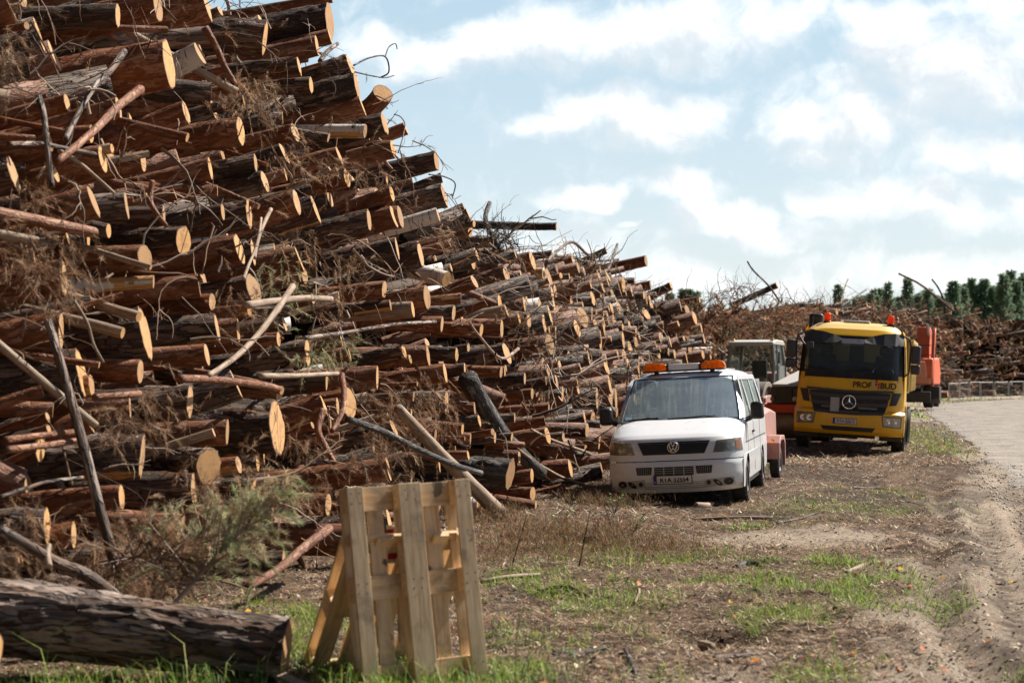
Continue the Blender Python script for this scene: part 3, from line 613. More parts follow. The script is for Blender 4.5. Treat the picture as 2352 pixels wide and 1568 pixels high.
# ------------------------------------------------------------------ the log pile
def face_hit(px, py, y0=8.5, y1=150):
    a, b = cray(px, py); Y = y0; st = .1
    while Y < y1:
        z = CAMH + b * Y
        if a * Y < XF(Y, z): 
            return Y
        Y += st
    return None
LOGS = []
def log_mesh(name, r, L, kind, seed, flat=None, bend=0, tilt=0, taper=1.0, n=None, bump=None, stripe=None):
    rng = random.Random(seed); n = n or 22; k = max(6, min(90, int(L / (.045 if n > 20 else .09))))
    off = rng.uniform(0, 60); amp = bump if bump is not None else {'bo': .06, 'bd': .12, 'bg': .13, 'bk': .14, 'bb': .03, 'gw': .04, 'sp': .06, 'gp': .06, 'op': .06}[kind]
    mb = MB(); V = []; lp = []; rad = []
    ovl = rng.uniform(.9, 1.08); pha = rng.uniform(0, 6.28)
    for i in range(k + 1):
        t = i / k; x = -L * (1 - t)
        rr = r * (1 + (taper - 1) * (1 - t))
        cy = bend * math.sin(t * math.pi * .5 + .2) * 0 + bend * (t ** 2); cz = bend * .6 * (t ** 2)
        cyo = .012 * math.sin(x * 2 + pha); czo = .012 * math.cos(x * 1.7 + pha)
        for j in range(n):
            th = 2 * math.pi * j / n; y_, z_ = math.cos(th), math.sin(th)
            nn = noise.noise((x * 3 + off, y_ * 2.2, z_ * 2.2)) + .6 * noise.noise((x * 9 + off, y_ * 6, z_ * 6)) + (.45 * (1 - 3 * abs(noise.noise((x * 6 + off, y_ * 5, z_ * 5 + 9)))) if n > 20 else 0)
            q = rr * (1 + amp * nn); xx = x
            if flat and abs((th - flat[0] + math.pi) % (2 * math.pi) - math.pi) < flat[1] and x > -flat[2] * (1 + .4 * nn): q *= .90
            yy, zz = y_ * q * ovl, z_ * q
            if i == k: xx += tilt * zz
            V.append((xx, yy + cy + cyo, zz + cz + czo)); lp.append((x + off, yy, zz)); rad.append(1)
    mb.v = V
    for i in range(k):
        x = -L * (1 - (i + .5) / k)
        for j in range(n):
            mb.f.append((i * n + j, i * n + (j + 1) % n, (i + 1) * n + (j + 1) % n, (i + 1) * n + j))
            th = 2 * math.pi * (j + .5) / n; mi = 0
            if flat and abs((th - flat[0] + math.pi) % (2 * math.pi) - math.pi) < flat[1] + .25 * noise.noise((x * 4, off, th)) and x > -flat[2] * (1 + .5 * noise.noise((th * 3, off, x))): mi = 1
            mb.m.append(mi)
    mb.f.append(tuple(range(n))[::-1]); mb.m.append(0)
    me = bpy.data.meshes.new(name); me.from_pydata(mb.v, [], mb.f)
    me.materials.append(M[kind]); me.materials.append(M['sp']); me.polygons.foreach_set('material_index', mb.m)
    a = me.attributes.new('lp', 'FLOAT_VECTOR', 'POINT'); a.data.foreach_set('vector', np.array(lp, dtype=np.float32).ravel())
    me.polygons.foreach_set('use_smooth', [True] * len(me.polygons)); me.update()
    # cut end
    ring = V[k * n:(k + 1) * n]; cx = sum(p[0] for p in ring) / n; cy = sum(p[1] for p in ring) / n; cz = sum(p[2] for p in ring) / n
    cv = []; cl = []; cr = []
    for q in (1.0, .955, .6, .25):
        for p in ring: cv.append((cx + (p[0] - cx) * q + (.004 if q < 1 else .001), cy + (p[1] - cy) * q, cz + (p[2] - cz) * q)); cl.append((off, (p[1] - cy) * q, (p[2] - cz) * q)); cr.append(q)
    cv.append((cx + .004, cy, cz)); cl.append((off, 0, 0)); cr.append(0)
    cf_ = [(s * n + j, (s + 1) * n + j, (s + 1) * n + (j + 1) % n, s * n + (j + 1) % n) for s in range(3) for j in range(n)] + [(3 * n + j, 4 * n, 3 * n + (j + 1) % n) for j in range(n)]
    cf_ = [f[::-1] for f in cf_]
    mc = bpy.data.meshes.new('cut_end'); mc.from_pydata(cv, [], cf_); mc.materials.append(M['cut'])
    a = mc.attributes.new('lp', 'FLOAT_VECTOR', 'POINT'); a.data.foreach_set('vector', np.array(cl, dtype=np.float32).ravel())
    a = mc.attributes.new('rad', 'FLOAT', 'POINT'); a.data.foreach_set('value', np.array(cr, dtype=np.float32)); mc.update()
    return me, mc
M['gp'] = M['gw']; M['op'] = M['bo']
KNAME = {'gp': ('dead_pole', 'thin bare pole'), 'op': ('thin_pole', 'thin orange barked pole'), 'bo': ('pine_log', 'orange barked'), 'bd': ('pine_log', 'dark rough barked'), 'bg': ('pine_log', 'grey brown barked'), 'bk': ('burnt_log', 'blackened'), 'bb': ('birch_log', 'white birch'), 'gw': ('dead_log', 'barkless grey'), 'sp': ('split_log', 'split yellow')}
def place_log(P1, d, r, L, kind, seed, label=None, **kw):
    me, mc = log_mesh(KNAME[kind][0], r, L, kind, seed, **kw)
    o = bpy.data.objects.new(KNAME[kind][0], me); COL.objects.link(o)
    d = Vector(d).normalized(); q = Vector((1, 0, 0)).rotation_difference(d)
    o.rotation_mode = 'QUATERNION'; o.rotation_quaternion = q; o.location = P1
    c = bpy.data.objects.new('cut_end', mc); COL.objects.link(c); c.parent = o
    if 'p' == kind[-1] and kind != 'sp': tag(o, label, 'pole', 'thin poles jutting from the big pile')
    else: tag(o, label, 'log', 'cut logs in the big pile')
    LOGS.append((o, kind, r, label)); return o
# key logs read from the photograph (2352 px wide coordinates): end x, end y, half height, hidden end x, y, kind
KEYS = [
 (270,38,27,0,50,'bd'),(362,12,38,120,70,'bo'),(474,8,42,300,62,'bo'),(388,150,60,60,215,'bo'),(762,-4,12,470,42,'bo'),(757,48,42,590,80,'bd'),(608,88,38,470,78,'bd'),
 (728,104,24,500,150,'bo'),(757,82,18,640,112,'bo'),(686,150,20,555,165,'bd'),(808,157,35,650,215,'bg'),(714,197,19,650,203,'bd'),(820,200,32,560,265,'bd'),
 (832,242,24,555,312,'bo'),(884,286,25,800,305,'bd'),(838,303,16,750,303,'bb'),(780,360,23,640,398,'bo'),(903,341,22,790,362,'bo'),(1002,368,23,800,418,'bd'),
 (553,302,33,165,352,'bo'),(426,256,27,335,292,'bo'),(482,384,26,350,420,'bo'),(586,372,21,440,402,'bd'),(608,418,25,500,442,'bd'),(216,466,38,-30,535,'bo'),(30,400,42,-60,422,'bd'),
 (422,554,34,250,562,'bd'),(332,588,29,190,592,'bo'),(549,569,36,330,612,'bo'),(580,577,31,540,584,'bd'),(682,466,30,570,502,'bo'),(725,482,34,630,512,'bd'),(511,484,19,370,512,'bd'),(572,494,33,500,506,'bd'),
 (901,447,19,740,502,'bo'),(1020,446,27,900,480,'bg'),(846,518,25,610,560,'bd'),(919,496,26,870,503,'bo'),(904,495,27,800,524,'bo'),(1278,519,9,1120,508,'bk'),
 (1223,597,22,680,700,'bo'),(1250,633,18,1105,640,'sp'),(1263,664,12,1100,690,'sp'),(1354,656,20,1250,636,'bk'),(146,640,43,-30,665,'bo'),(352,650,17,160,660,'bb'),
 (334,769,59,130,790,'bd'),(322,855,27,262,852,'bo'),(187,860,57,-40,880,'bd'),(210,885,26,150,890,'bo'),(498,750,32,325,765,'bd'),(546,757,28,500,762,'bo'),(706,811,30,480,850,'bd'),
 (640,778,17,560,786,'bo'),(866,868,28,750,876,'bo'),(435,921,38,300,932,'bd'),(521,992,30,330,1005,'bo'),(637,986,64,440,985,'bd'),(744,930,29,640,962,'bo'),(775,930,20,740,935,'bo'),
 (803,928,38,770,935,'bo'),(483,1070,42,400,1065,'bg'),(326,1045,51,90,1052,'bg'),(446,1116,38,300,1120,'bd'),(279,1143,29,30,1160,'bo'),(892,1076,28,560,1115,'bo'),(108,1212,44,-10,1218,'bg'),
 (1172,1090,34,1050,1080,'bk'),(1192,1050,15,1130,1047,'bo'),(800,1240,36,612,1236,'bo'),(1090,937,15,1035,938,'bo'),(948,708,19,880,712,'gw'),(981,682,28,905,695,'bo'),(1015,744,18,650,732,'bo'),
 (1042,719,18,1005,719,'bg'),(1105,756,15,1060,754,'bo'),(896,698,13,770,718,'bd'),(966,584,31,905,600,'bd'),(912,570,27,830,588,'bd'),(928,806,16,832,822,'bd'),(983,814,23,930,816,'bo'),(942,826,11,900,834,'bo'),
 (1048,814,16,1000,812,'bd'),(1022,857,24,890,880,'bo'),(1151,854,14,1105,852,'bo'),(1159,851,12,1120,850,'bo'),(1062,982,14,1005,977,'bo'),(1000,1000,15,965,997,'bo'),(1080,1006,14,1050,1003,'bo'),
 (1268,581,9,1215,588,'bg'),(1321,618,11,1285,622,'bo'),(1316,625,9,1290,628,'bo'),(1372,612,13,1310,618,'bo'),(1393,575,8,1350,602,'bg'),(1484,598,13,1370,622,'bo'),(1388,636,12,1325,640,'bd'),
 (1494,653,11,1450,662,'bo'),(1542,656,10,1492,678,'bd'),(1471,671,13,1390,676,'bg'),(1381,673,13,1345,668,'bo'),(1312,690,12,1200,700,'bo'),(1607,688,8,1508,703,'bo'),(1446,739,13,1388,746,'bo'),
 (1477,733,9,1440,736,'bd'),(1393,746,10,1372,748,'bo'),(1372,730,16,1310,738,'bd'),(1326,730,11,1290,735,'bo'),(1293,727,12,1262,731,'bo'),(1276,760,12,1240,762,'bo'),(1214,736,17,1160,738,'bd'),
 (1785,655,7,1700,692,'bk'),(1771,720,7,1690,727,'bo'),(1730,735,8,1690,740,'bd'),(1660,736,7,1630,738,'bd'),(1631,732,9,1570,742,'bo'),(1654,767,9,1598,780,'bo'),(1752,755,9,1680,772,'bd'),(1737,772,6,1660,792,'bo'),
 (1540,792,11,1500,796,'bo'),(1584,799,17,1545,800,'bd'),(1509,800,11,1470,806,'bo'),(1643,805,14,1590,808,'bd'),(1686,801,9,1645,806,'bo'),(1787,775,6,1750,782,'bo'),(1766,784,8,1740,788,'bo'),(1547,819,10,1505,820,'bd'),
 (1696,829,9,1650,832,'bo'),(1484,831,10,1450,836,'bo'),(1682,836,8,1640,838,'bo'),(1575,762,9,1500,785,'bb'),
 (1136,1005,13,1095,1008,'bd'),(1182,960,12,1120,965,'bg'),(1222,905,13,1190,908,'bo'),(1205,870,14,1160,873,'bd'),(1260,935,13,1230,938,'bo'),(1286,838,14,1240,842,'bo'),(1327,893,13,1290,896,'bo'),(1365,905,12,1330,908,'bg'),
 (1258,1000,20,1225,1004,'bo'),(1230,1165,17,1120,1150,'bo'),(1345,1178,24,1180,1172,'bd'),(652,1285,24,600,1290,'bd')]
STRIP = {3: (-1.0, .75, .55), 1: (-1.4, .35, .5), 24: (-1.1, .3, .5), 20: (-1.2, .25, .35), 57: (-.4, 1.5, 1.3), 45: (0, 3, .4), 39: (.5, .6, .5)}
LAB = {0: 'brown log poking right under the upper left corner', 3: 'thickest log near the top left, with bark torn off below its cut', 4: 'thin orange log crossing the sky at the top edge', 5: 'topmost thick dark log ending against the sky',
 15: 'short white birch log beside the skyline', 19: 'long straight orange log running across the upper left of the pile', 24: 'orange log jutting out at the left edge with bark scraped off underneath', 36: 'long dark bowed log below the skyline logs',
 39: 'patchy black and white log sticking out over the skyline', 40: 'longest orange log, lying across the middle of the pile', 41: 'yellow split log under the longest orange log', 42: 'thin split slab jutting under the yellow split log',
 43: 'burnt drooping log right of the split logs', 45: 'broken birch log with splintered end', 46: 'huge dark log with bark edge behind the leaning pole', 48: 'huge dark log at left edge, crossed by the leaning pole', 57: 'thick log with torn yellow wood left of the pallets',
 61: 'round log end with clear rings facing the camera', 65: 'long orange log just above the left pallet top', 67: 'charred log lying behind the upright pallets'}
keypos = []; MARK = []
def HBf(px): return -math.atan((px - 512) / F) - R(9.5)
for i, (ex, ey, hr, sx, sy, kind) in enumerate(KEYS):
    rg = random.Random(100 + i); px, py = ex * .43537, ey * .43537
    prot = rg.uniform(.15, .45)
    Y = face_hit(px, py); 
    if Y is None: Y = 24
    if Y > 26: prot += .45 if Y < 60 else .8
    a = HBf(px) + rg.uniform(-.13, .08)
    if i == 61: a = R(-36)
    if i in (26, 27, 60): a = R(-20)
    # bring the end out of the face along the heading
    Y = Y + math.sin(a) * prot
    P1 = PX(px, py, Y); r = hr * .43537 / F * Y; r = max(.035, r)
    zmin = H(P1.x, P1.y) + r
    if P1.z < zmin - .05: # lies on the ground: pull to the ground depth
        pass
    h = Vector((math.cos(a), math.sin(a)))
    # solve length so the hidden end projects to sx: (P1.x - L h.x) = ax (P1.y - L h.y)
    ax_, bx_ = cray(sx * .43537, sy * .43537)
    L = (P1.x - ax_ * P1.y) / (h.x - ax_ * h.y); L = max(.15, L)
    P0z = CAMH + bx_ * (P1.y - L * h.y); k = (P1.z - P0z) / L; k = max(-.45, min(.45, k))
    kw = {}
    if i in STRIP: kw['flat'] = STRIP[i]
    elif rg.random() < .3: kw['flat'] = (rg.uniform(-2.6, .2), rg.uniform(.2, .6), rg.uniform(.15, .6))
    if i == 36: kw['bend'] = .12
    if kind == 'sp': kw['bump'] = .1
    Lr = min(max(L + .5, 1.0), 6)
    if i == 39: Lr = 2.6; k = -.03
    o = place_log(P1, (h.x, h.y, k), r, Lr, kind, 300 + i, LAB.get(i), tilt=rg.uniform(-.12, .12), taper=rg.uniform(.98, 1.12), n=34 if hr > 24 else (26 if hr > 14 else 16), **kw)
    keypos.append((px, py, hr * .43537, (px - sx * .43537)))
    if Y < 34 and rg.random() < .55:
        for _ in range(rg.choice([1, 1, 2])):
            th = rg.uniform(-2.4, 1.4); xx = -rg.uniform(.15, max(.3, min(L, 1.6))); dv = Vector((rg.uniform(.1, .7), math.cos(th), math.sin(th))).normalized(); p0 = Vector((xx, math.cos(th) * r * .9, math.sin(th) * r * .9)); ls = rg.uniform(.06, .28); sb = MB()
            sb.tube([tuple(p0), tuple(p0 + dv * ls * .6), tuple(p0 + dv * ls + Vector((.02, 0, rg.uniform(-.02, .03))))], [r * .2 + .008, r * .14 + .006, r * .08 + .004], 7); so = sb.build('branch_stub', M[kind if kind in ('bo', 'bd', 'bg', 'bk') else 'gw'], o, 40)
    MARK.append((o, px, py, hr * .43537 * 2, kind))
# the bent log with its end turned up to the sky
def swept(name, pts, rads, kind, n=18, cap='cut', label=None, cat='log', group=None, seed=0, amp=.06, sub=6, ridge=0):
    mb = MB(); P = [Vector(p) for p in pts]
    # resample with catmull-rom
    Q = []; RR = []; m = len(P)
    for i in range(m - 1):
        p0, p1, p2, p3 = P[max(i - 1, 0)], P[i], P[i + 1], P[min(i + 2, m - 1)]
        for s in range(sub):
            t = s / sub; Q.append(.5 * ((2 * p1) + (p2 - p0) * t + (2 * p0 - 5 * p1 + 4 * p2 - p3) * t * t + (3 * p1 - p0 - 3 * p2 + p3) * t ** 3)); RR.append(rads[i] * (1 - t) + rads[i + 1] * t)
    Q.append(P[-1]); RR.append(rads[-1]); o_ = P[0].copy(); loc = Q[-1].copy()
    Q = [q - loc for q in Q]
    k = len(Q); up = None; lp = []; s_ = 0
    for i, p in enumerate(Q):
        tt = (Q[min(i + 1, k - 1)] - Q[max(i - 1, 0)]).normalized()
        if up is None: up = Vector((0, 0, 1)) if abs(tt.z) < .9 else Vector((1, 0, 0))
        a = tt.cross(up).normalized(); b = a.cross(tt).normalized(); up = b
        if i: s_ += (p - Q[i - 1]).length
        for j in range(n):
            th = 2 * math.pi * j / n; nn = noise.noise((s_ * 5 + seed, math.cos(th) * 2, math.sin(th) * 2)); q = RR[i] * (1 + amp * nn)
            if ridge: q += ridge * (max(-1, 1 - 3.2 * abs(noise.noise((s_ * 3.2 + seed, math.cos(th) * 4.2, math.sin(th) * 4.2)))) + .5 * (1 - 3 * abs(noise.noise((s_ * 9 + seed, math.cos(th) * 9, math.sin(th) * 9)))))
            mb.v.append(p + (a * math.cos(th) + b * math.sin(th)) * q); lp.append((s_ + seed, math.cos(th) * q, math.sin(th) * q))
    mb.f = [(i * n + j, i * n + (j + 1) % n, (i + 1) * n + (j + 1) % n, (i + 1) * n + j) for i in range(k - 1) for j in range(n)] + [tuple(range(n))[::-1]]
    if cap != 'cut': mb.f.append(tuple(range((k - 1) * n, k * n)))
    me = bpy.data.meshes.new(name); me.from_pydata(mb.v, [], mb.f); me.materials.append(M[kind])
    at = me.attributes.new('lp', 'FLOAT_VECTOR', 'POINT'); at.data.foreach_set('vector', np.array(lp, dtype=np.float32).ravel())
    me.polygons.foreach_set('use_smooth', [True] * len(me.polygons)); me.update()
    o = bpy.data.objects.new(name, me); COL.objects.link(o); o.location = loc
    if cap == 'cut':
        c = MB(); ring = mb.v[(k - 1) * n:k * n]; ct = sum((Vector(v) for v in ring), Vector()) / n
        tt = (Q[-1] - Q[-2]).normalized() * .004; cl = []; cr = []
        for q in (1, .95, .55): 
            for v in ring: c.v.append(ct + (Vector(v) - ct) * q + tt); w_ = (Vector(v) - ct) * q; cl.append((seed, w_.x + w_.y, w_.z)); cr.append(q)
        c.v.append(ct + tt); cl.append((seed, 0, 0)); cr.append(0)
        fs = [(s * n + j, s * n + (j + 1) % n, (s + 1) * n + (j + 1) % n, (s + 1) * n + j) for s in range(2) for j in range(n)] + [(2 * n + j, 2 * n + (j + 1) % n, 3 * n) for j in range(n)]
        mc = bpy.data.meshes.new('cut_end'); mc.from_pydata(c.v, [], fs); mc.materials.append(M['cut'])
        a_ = mc.attributes.new('lp', 'FLOAT_VECTOR', 'POINT'); a_.data.foreach_set('vector', np.array(cl, dtype=np.float32).ravel())
        a_ = mc.attributes.new('rad', 'FLOAT', 'POINT'); a_.data.foreach_set('value', np.array(cr, dtype=np.float32)); mc.update()
        co = bpy.data.objects.new('cut_end', mc); COL.objects.link(co); co.parent = o
    tag(o, label, cat, group); return o
Yb = 25.0
swept('pine_log', [DP(700, 300, Yb + .6), DP(760, 282, Yb + .35), DP(810, 270, Yb + .1), DP(848, 250, Yb), DP(870, 228, Yb - .1), DP(879, 214, Yb - .2)], [.17, .17, .16, .155, .155, .155], 'bo', label='crooked log whose cut end bends up against the sky', group='cut logs in the big pile', seed=4)
# front trunk lying on the grass at lower left, and the one whose end shows at the left edge
tp = [PX(-60, 612, 10.25), PX(60, 622, 10.24), PX(170, 636, 10.23), PX(286, 649, 10.21)]
swept('fallen_log', tp, [.23, .215, .195, .185], 'bg', n=110, sub=70, ridge=.011, label='thick rough trunk lying on the grass in the lower left corner', group='cut logs in the big pile', seed=9, amp=.08)
swept('fallen_log', [PX(-60, 590, 12.6), PX(40, 600, 12.2), PX(130, 622, 11.6)], [.22, .2, .14], 'bg', n=80, sub=50, ridge=.011, label='shaded trunk behind the thick front trunk at the left edge', group='cut logs in the big pile', seed=19, amp=.08)
swept('pine_log', [PX(-110, 652, 9.8), PX(-55, 650, 9.72), PX(-13, 650, 9.64)], [.15, .15, .15], 'bg', n=32, label='log end cut off by the left picture edge, low down', group='cut logs in the big pile', seed=29, amp=.1)
# ---- individually modelled random logs between the key ones
rg = random.Random(55); extra = []
tries = 0
def okpos(px, py, rp):
    for (kx, ky, kr, kl) in keypos:
        if abs(py - ky) < (rp + kr) * .95 and (kx - max(kl, 0) * .85 - rp * .3) < px < kx + rp * 1.4 + 6: return False
    for (kx, ky, kr) in extra:
        if abs(py - ky) < (rp + kr) * .9 and abs(px - kx) < (rp + kr) * 1.3 + 7: return False
    return True
while len(extra) < 158 and tries < 40000:
    tries += 1
    px = rg.uniform(4, 770); py = rg.uniform(5, 560); Y = face_hit(px, py)
    if Y is None or Y > 62: continue
    z = CAMH + cray(px, py)[1] * Y
    if z > np.interp(Y, TY, TH) - .1 or z < .12: continue
    rm = rg.choice([.06, .08, .10, .11, .12, .13, .15, .17]); rp = rm * F / Y
    if rp < 2.6: continue
    if Y < 22 and rg.random() < .3: continue
    if not okpos(px, py, rp): continue
    extra.append((px, py, rp))
    a = HBf(px) + rg.gauss(0, .15); prot = rg.uniform(-.35, .55) if Y < 40 else rg.uniform(0, .6)
    Y += math.sin(a) * prot; P1 = PX(px, py, Y)
    kind = rg.choices(['bo', 'bd', 'bg', 'bb', 'gw'], [.47, .32, .13, .03, .05])[0]
    o = place_log(P1, (math.cos(a), math.sin(a), rg.gauss(.04 + .042 * z, .10 if rg.random() < .8 else .3)), rm, rg.uniform(1.4, 2.6), kind, 900 + tries, None, tilt=rg.uniform(-.2, .2), taper=rg.uniform(.98, 1.1), n=16, flat=(rg.uniform(0, 6.28), rg.uniform(.3, .9), rg.uniform(.15, .5)) if rg.random() < .22 else None)
    MARK.append((o, px, py, rp * 2, kind))
npole = 0; ppos = []
while npole < 46:
    tries += 1; px = rg.uniform(10, 640); py = rg.uniform(15, 500); Y = face_hit(px, py)
    if Y is None or Y > 45 or CAMH + cray(px, py)[1] * Y > np.interp(Y, TY, TH) - .15 or any(abs(px - a_) < 26 and abs(py - b_) < 14 for a_, b_ in ppos): continue
    ppos.append((px, py)); npole += 1; a = HBf(px) + rg.gauss(0, .35); P1 = PX(px, py, Y - rg.uniform(.15, .5)); kind = rg.choice(['gp', 'op', 'op']); r_ = rg.uniform(.022, .05)
    o = place_log(P1, (math.cos(a), math.sin(a), rg.gauss(.1, .35)), r_, rg.uniform(1.2, 2.8), kind, 5000 + tries, None, taper=rg.uniform(.6, 1.3), n=10, bend=rg.uniform(-.12, .12))
    MARK.append((o, px, py, r_ * F / Y * 2, kind))
print('LOG COUNT', len(MARK), 'tries', tries)
# ---- labels by level and order
LV = [(0, 28, 'along the top picture edge'), (28, 56, 'one sixteenth down the picture'), (56, 84, 'a tenth down the picture'), (84, 112, 'a seventh down the picture'), (112, 140, 'under a fifth down the picture'), (140, 168, 'nearly a quarter down the picture'), (168, 200, 'just over a quarter down'), (200, 232, 'almost a third down the picture'),
      (232, 258, 'one third down the picture'), (258, 282, 'two fifths down the picture'), (282, 312, 'just above the level of the orange beacons'), (312, 340, 'level with the truck roof'), (340, 358, 'level with the sun visor of the truck'), (358, 376, 'level with the light bar'), (376, 400, 'level with the van windscreen top'), (400, 420, 'level with the foot of the van windscreen'),
      (420, 440, 'level with the van bonnet'), (440, 462, 'level with the van grille'), (462, 482, 'level with the van number plate'), (482, 520, 'level with the van tyres'), (520, 700, 'below the level of the van')]
ORD = ['leftmost', 'second', 'third', 'fourth', 'fifth', 'sixth', 'seventh', 'eighth', 'ninth', 'tenth', 'eleventh', 'twelfth', 'thirteenth', 'fourteenth', 'fifteenth', 'sixteenth', 'seventeenth', 'eighteenth', 'nineteenth', 'twentieth'] + ['%dth' % k for k in range(21, 60)]
for (a, b, txt) in LV:
    byk = {}
    for (o, px, py, d, kind) in MARK:
        if a <= py < b and not o.get('label'): byk.setdefault(KNAME[kind][1], []).append((px, o, d))
    for kn, lst in byk.items():
        lst.sort(key=lambda q: q[0])
        for k, (px, o, d) in enumerate(lst):
            if len(lst) == 1: o['label'] = 'the one %s %s' % (kn if 'pole' in kn else kn + ' log', txt)
            else: o['label'] = '%s, %s%s, %s' % (kn if 'pole' in kn else kn + ' log', ORD[k], ' from the left' if k else ' one', txt)
# ---- the packed remainder of the pile: far and recessed logs, one mass
def packed(name, plist, label):
    # plist: (P1, d, r, L, material index, seed)
    n = 12; Vs = []; Q = []; T = []; MI = []; LP = []; RD = []; b = 0; th = np.arange(n) * 2 * math.pi / n
    ct, st = np.cos(th), np.sin(th)
    Qm = []; Tm = []
    for (P1, d, r, L, mi, seed) in plist:
        d = d / np.linalg.norm(d); up = np.array([0, 0, 1.0]); a = np.cross(d, up); a /= np.linalg.norm(a); c_ = np.cross(a, d)
        L = L + .8; xs = [-L, -L * .5, 0]
        for k, x in enumerate(xs):
            rr = r * (1 + .06 * np.sin(th * 2 + seed) + RNG.normal(0, .03, n))
            V = P1 + d * x + (a[None] * ct[:, None] + c_[None] * st[:, None]) * rr[:, None]
            Vs.append(V); LP.append(np.stack([np.full(n, x + seed), ct * rr, st * rr], 1)); RD.append(np.ones(n))
        Vs.append(V * .93 + P1 * .07 + d * .001); LP.append(LP[-1]); RD.append(np.full(n, .94))
        Vs.append((P1 + d * .002)[None]); LP.append(np.array([[seed, 0, 0]])); RD.append(np.zeros(1))
        j = np.arange(n); j2 = (j + 1) % n
        for k in range(2): Q.append(np.stack([b + k * n + j, b + k * n + j2, b + (k + 1) * n + j2, b + (k + 1) * n + j], 1)[:, ::1]); Qm.append(np.full(n, mi))
        Q.append(np.stack([b + 2 * n + j, b + 2 * n + j2, b + 3 * n + j2, b + 3 * n + j], 1)); Qm.append(np.full(n, 4))
        T.append(np.stack([b + 3 * n + j, b + 3 * n + j2, np.full(n, b + 4 * n)], 1)); Tm.append(np.full(n, 4))
        b += 4 * n + 1
    o = np_mesh(name, np.concatenate(Vs), [np.concatenate(Q), np.concatenate(T)], [M['bo'], M['bd'], M['bg'], M['bb'], M['cut']], mi=np.concatenate(Qm + Tm), attrs={'lp': np.concatenate(LP), 'rad': np.concatenate(RD)})
    tag(o, label, 'log pile', kind='stuff'); return o
pl = []
Y = 9.6
while Y < 150:
    top = float(np.interp(Y, TY, TH)); z = .14
    dens = .33 if Y < 60 else .42
    while z < top:
        for _ in range(1):
            r = rg.choice([.07, .09, .1, .12, .13, .15, .17] if Y < 30 else [.07, .09, .11, .13, .15, .18, .2, .24]); 
            if Y > 60 and rg.random() < (.25 if Y < 72 else .4): z += .15; continue
            if Y < 30 and rg.random() < .25: z += .15; continue
            yy = Y + rg.uniform(-.3, .3); zz = z + rg.uniform(-.2, .2); prot = rg.uniform(-1.9, -.5) if Y < 28 else (rg.uniform(-1.5, .45) if Y < 58 else rg.uniform(-.8, 1.0))
            if Y > 34 and rg.random() < .2: prot = rg.uniform(-.2, .5)
            x = float(XF(yy, zz)); a = -math.atan(x / yy) - R(6) + rg.gauss(0, .16)
            P1 = np.array([x + math.cos(a) * prot, yy + math.sin(a) * prot, max(zz, r)])
            pl.append((P1, np.array([math.cos(a), math.sin(a), rg.gauss(.04 + .042 * zz, .12)]), r, rg.uniform(1.5, 3.5), rg.choices([0, 1, 2, 3], [.47, .42, .08, .03])[0], rg.uniform(0, 90)))
        z += dens * rg.uniform(.8, 1.2)
    Y += .42 + max(0, Y - 40) * .007
print('packed', len(pl))
packed('packed_logs', pl, 'tightly packed mass of smaller and more distant logs filling the long pile')
# debris core of the heap and its top, gap shade put into its near-black colour
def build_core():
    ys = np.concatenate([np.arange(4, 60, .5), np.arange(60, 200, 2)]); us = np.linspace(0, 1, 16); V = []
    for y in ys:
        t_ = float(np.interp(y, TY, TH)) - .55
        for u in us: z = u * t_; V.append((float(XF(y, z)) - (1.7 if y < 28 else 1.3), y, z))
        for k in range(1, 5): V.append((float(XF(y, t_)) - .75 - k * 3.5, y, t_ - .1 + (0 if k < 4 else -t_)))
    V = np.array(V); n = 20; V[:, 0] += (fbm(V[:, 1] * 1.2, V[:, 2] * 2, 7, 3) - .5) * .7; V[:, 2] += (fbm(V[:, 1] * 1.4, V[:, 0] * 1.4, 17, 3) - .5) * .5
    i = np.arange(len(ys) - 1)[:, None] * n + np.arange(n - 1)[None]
    m, t = mat('gap_shade_debris'); tc = t.node('ShaderNodeTexCoord').outputs['Object']; nn = t.noise(tc, 9, 6, .7)
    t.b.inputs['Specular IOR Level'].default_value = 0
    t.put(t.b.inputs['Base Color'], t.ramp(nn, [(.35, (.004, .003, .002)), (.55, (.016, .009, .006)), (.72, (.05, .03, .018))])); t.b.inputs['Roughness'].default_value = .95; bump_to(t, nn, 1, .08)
    o = np_mesh('gap_shade_debris', V, [np.stack([i, i + 1, i + n + 1, i + n], -1).reshape(-1, 4)], m)
    tag(o, 'bark and brush debris in the heart of the pile, coloured near black as gap shade', 'debris', kind='stuff')
build_core()
# ------------------------------------------------------------------ loose poles, branches, brush
def fpt(dx, dy, off=.35):
    px, py = dx * .43537, dy * .43537; Y = face_hit(px, py)
    if Y is None: Y = 27 + max(0, dx - 1100) * .045
    return PX(px, py, Y - off)
def stick(name, pts, rD, kind, label, off=.4, cap='none', group=None, n=12, amp=.12, offs=None, taper=.75):
    P = [fpt(x, y, (offs[i] if offs else off)) for i, (x, y) in enumerate(pts)]
    # keep the depth smooth along the stick
    Y0, Y1 = P[0].y, P[-1].y
    for i, (x, y) in enumerate(pts):
        Yi = Y0 + (Y1 - Y0) * i / (len(pts) - 1); P[i] = DP(x, y, Yi)
    rr = [rD * .43537 / F * p.y * (1 + (taper - 1) * i / (len(pts) - 1)) for i, p in enumerate(P)]
    return swept(name, P, rr, kind, n, cap, label, 'log' if 'log' in name or 'pole' in name else 'branch', group, seed=len(bpy.data.objects) % 60, amp=amp)
G2 = 'dead sticks and poles lying on the pile'
stick('dead_pole', [(268, 1312), (225, 1150), (175, 960), (135, 820), (110, 735)], 13, 'bg', 'thin rough pole leaning upright on the left part of the pile', .75, group=G2, amp=.15)
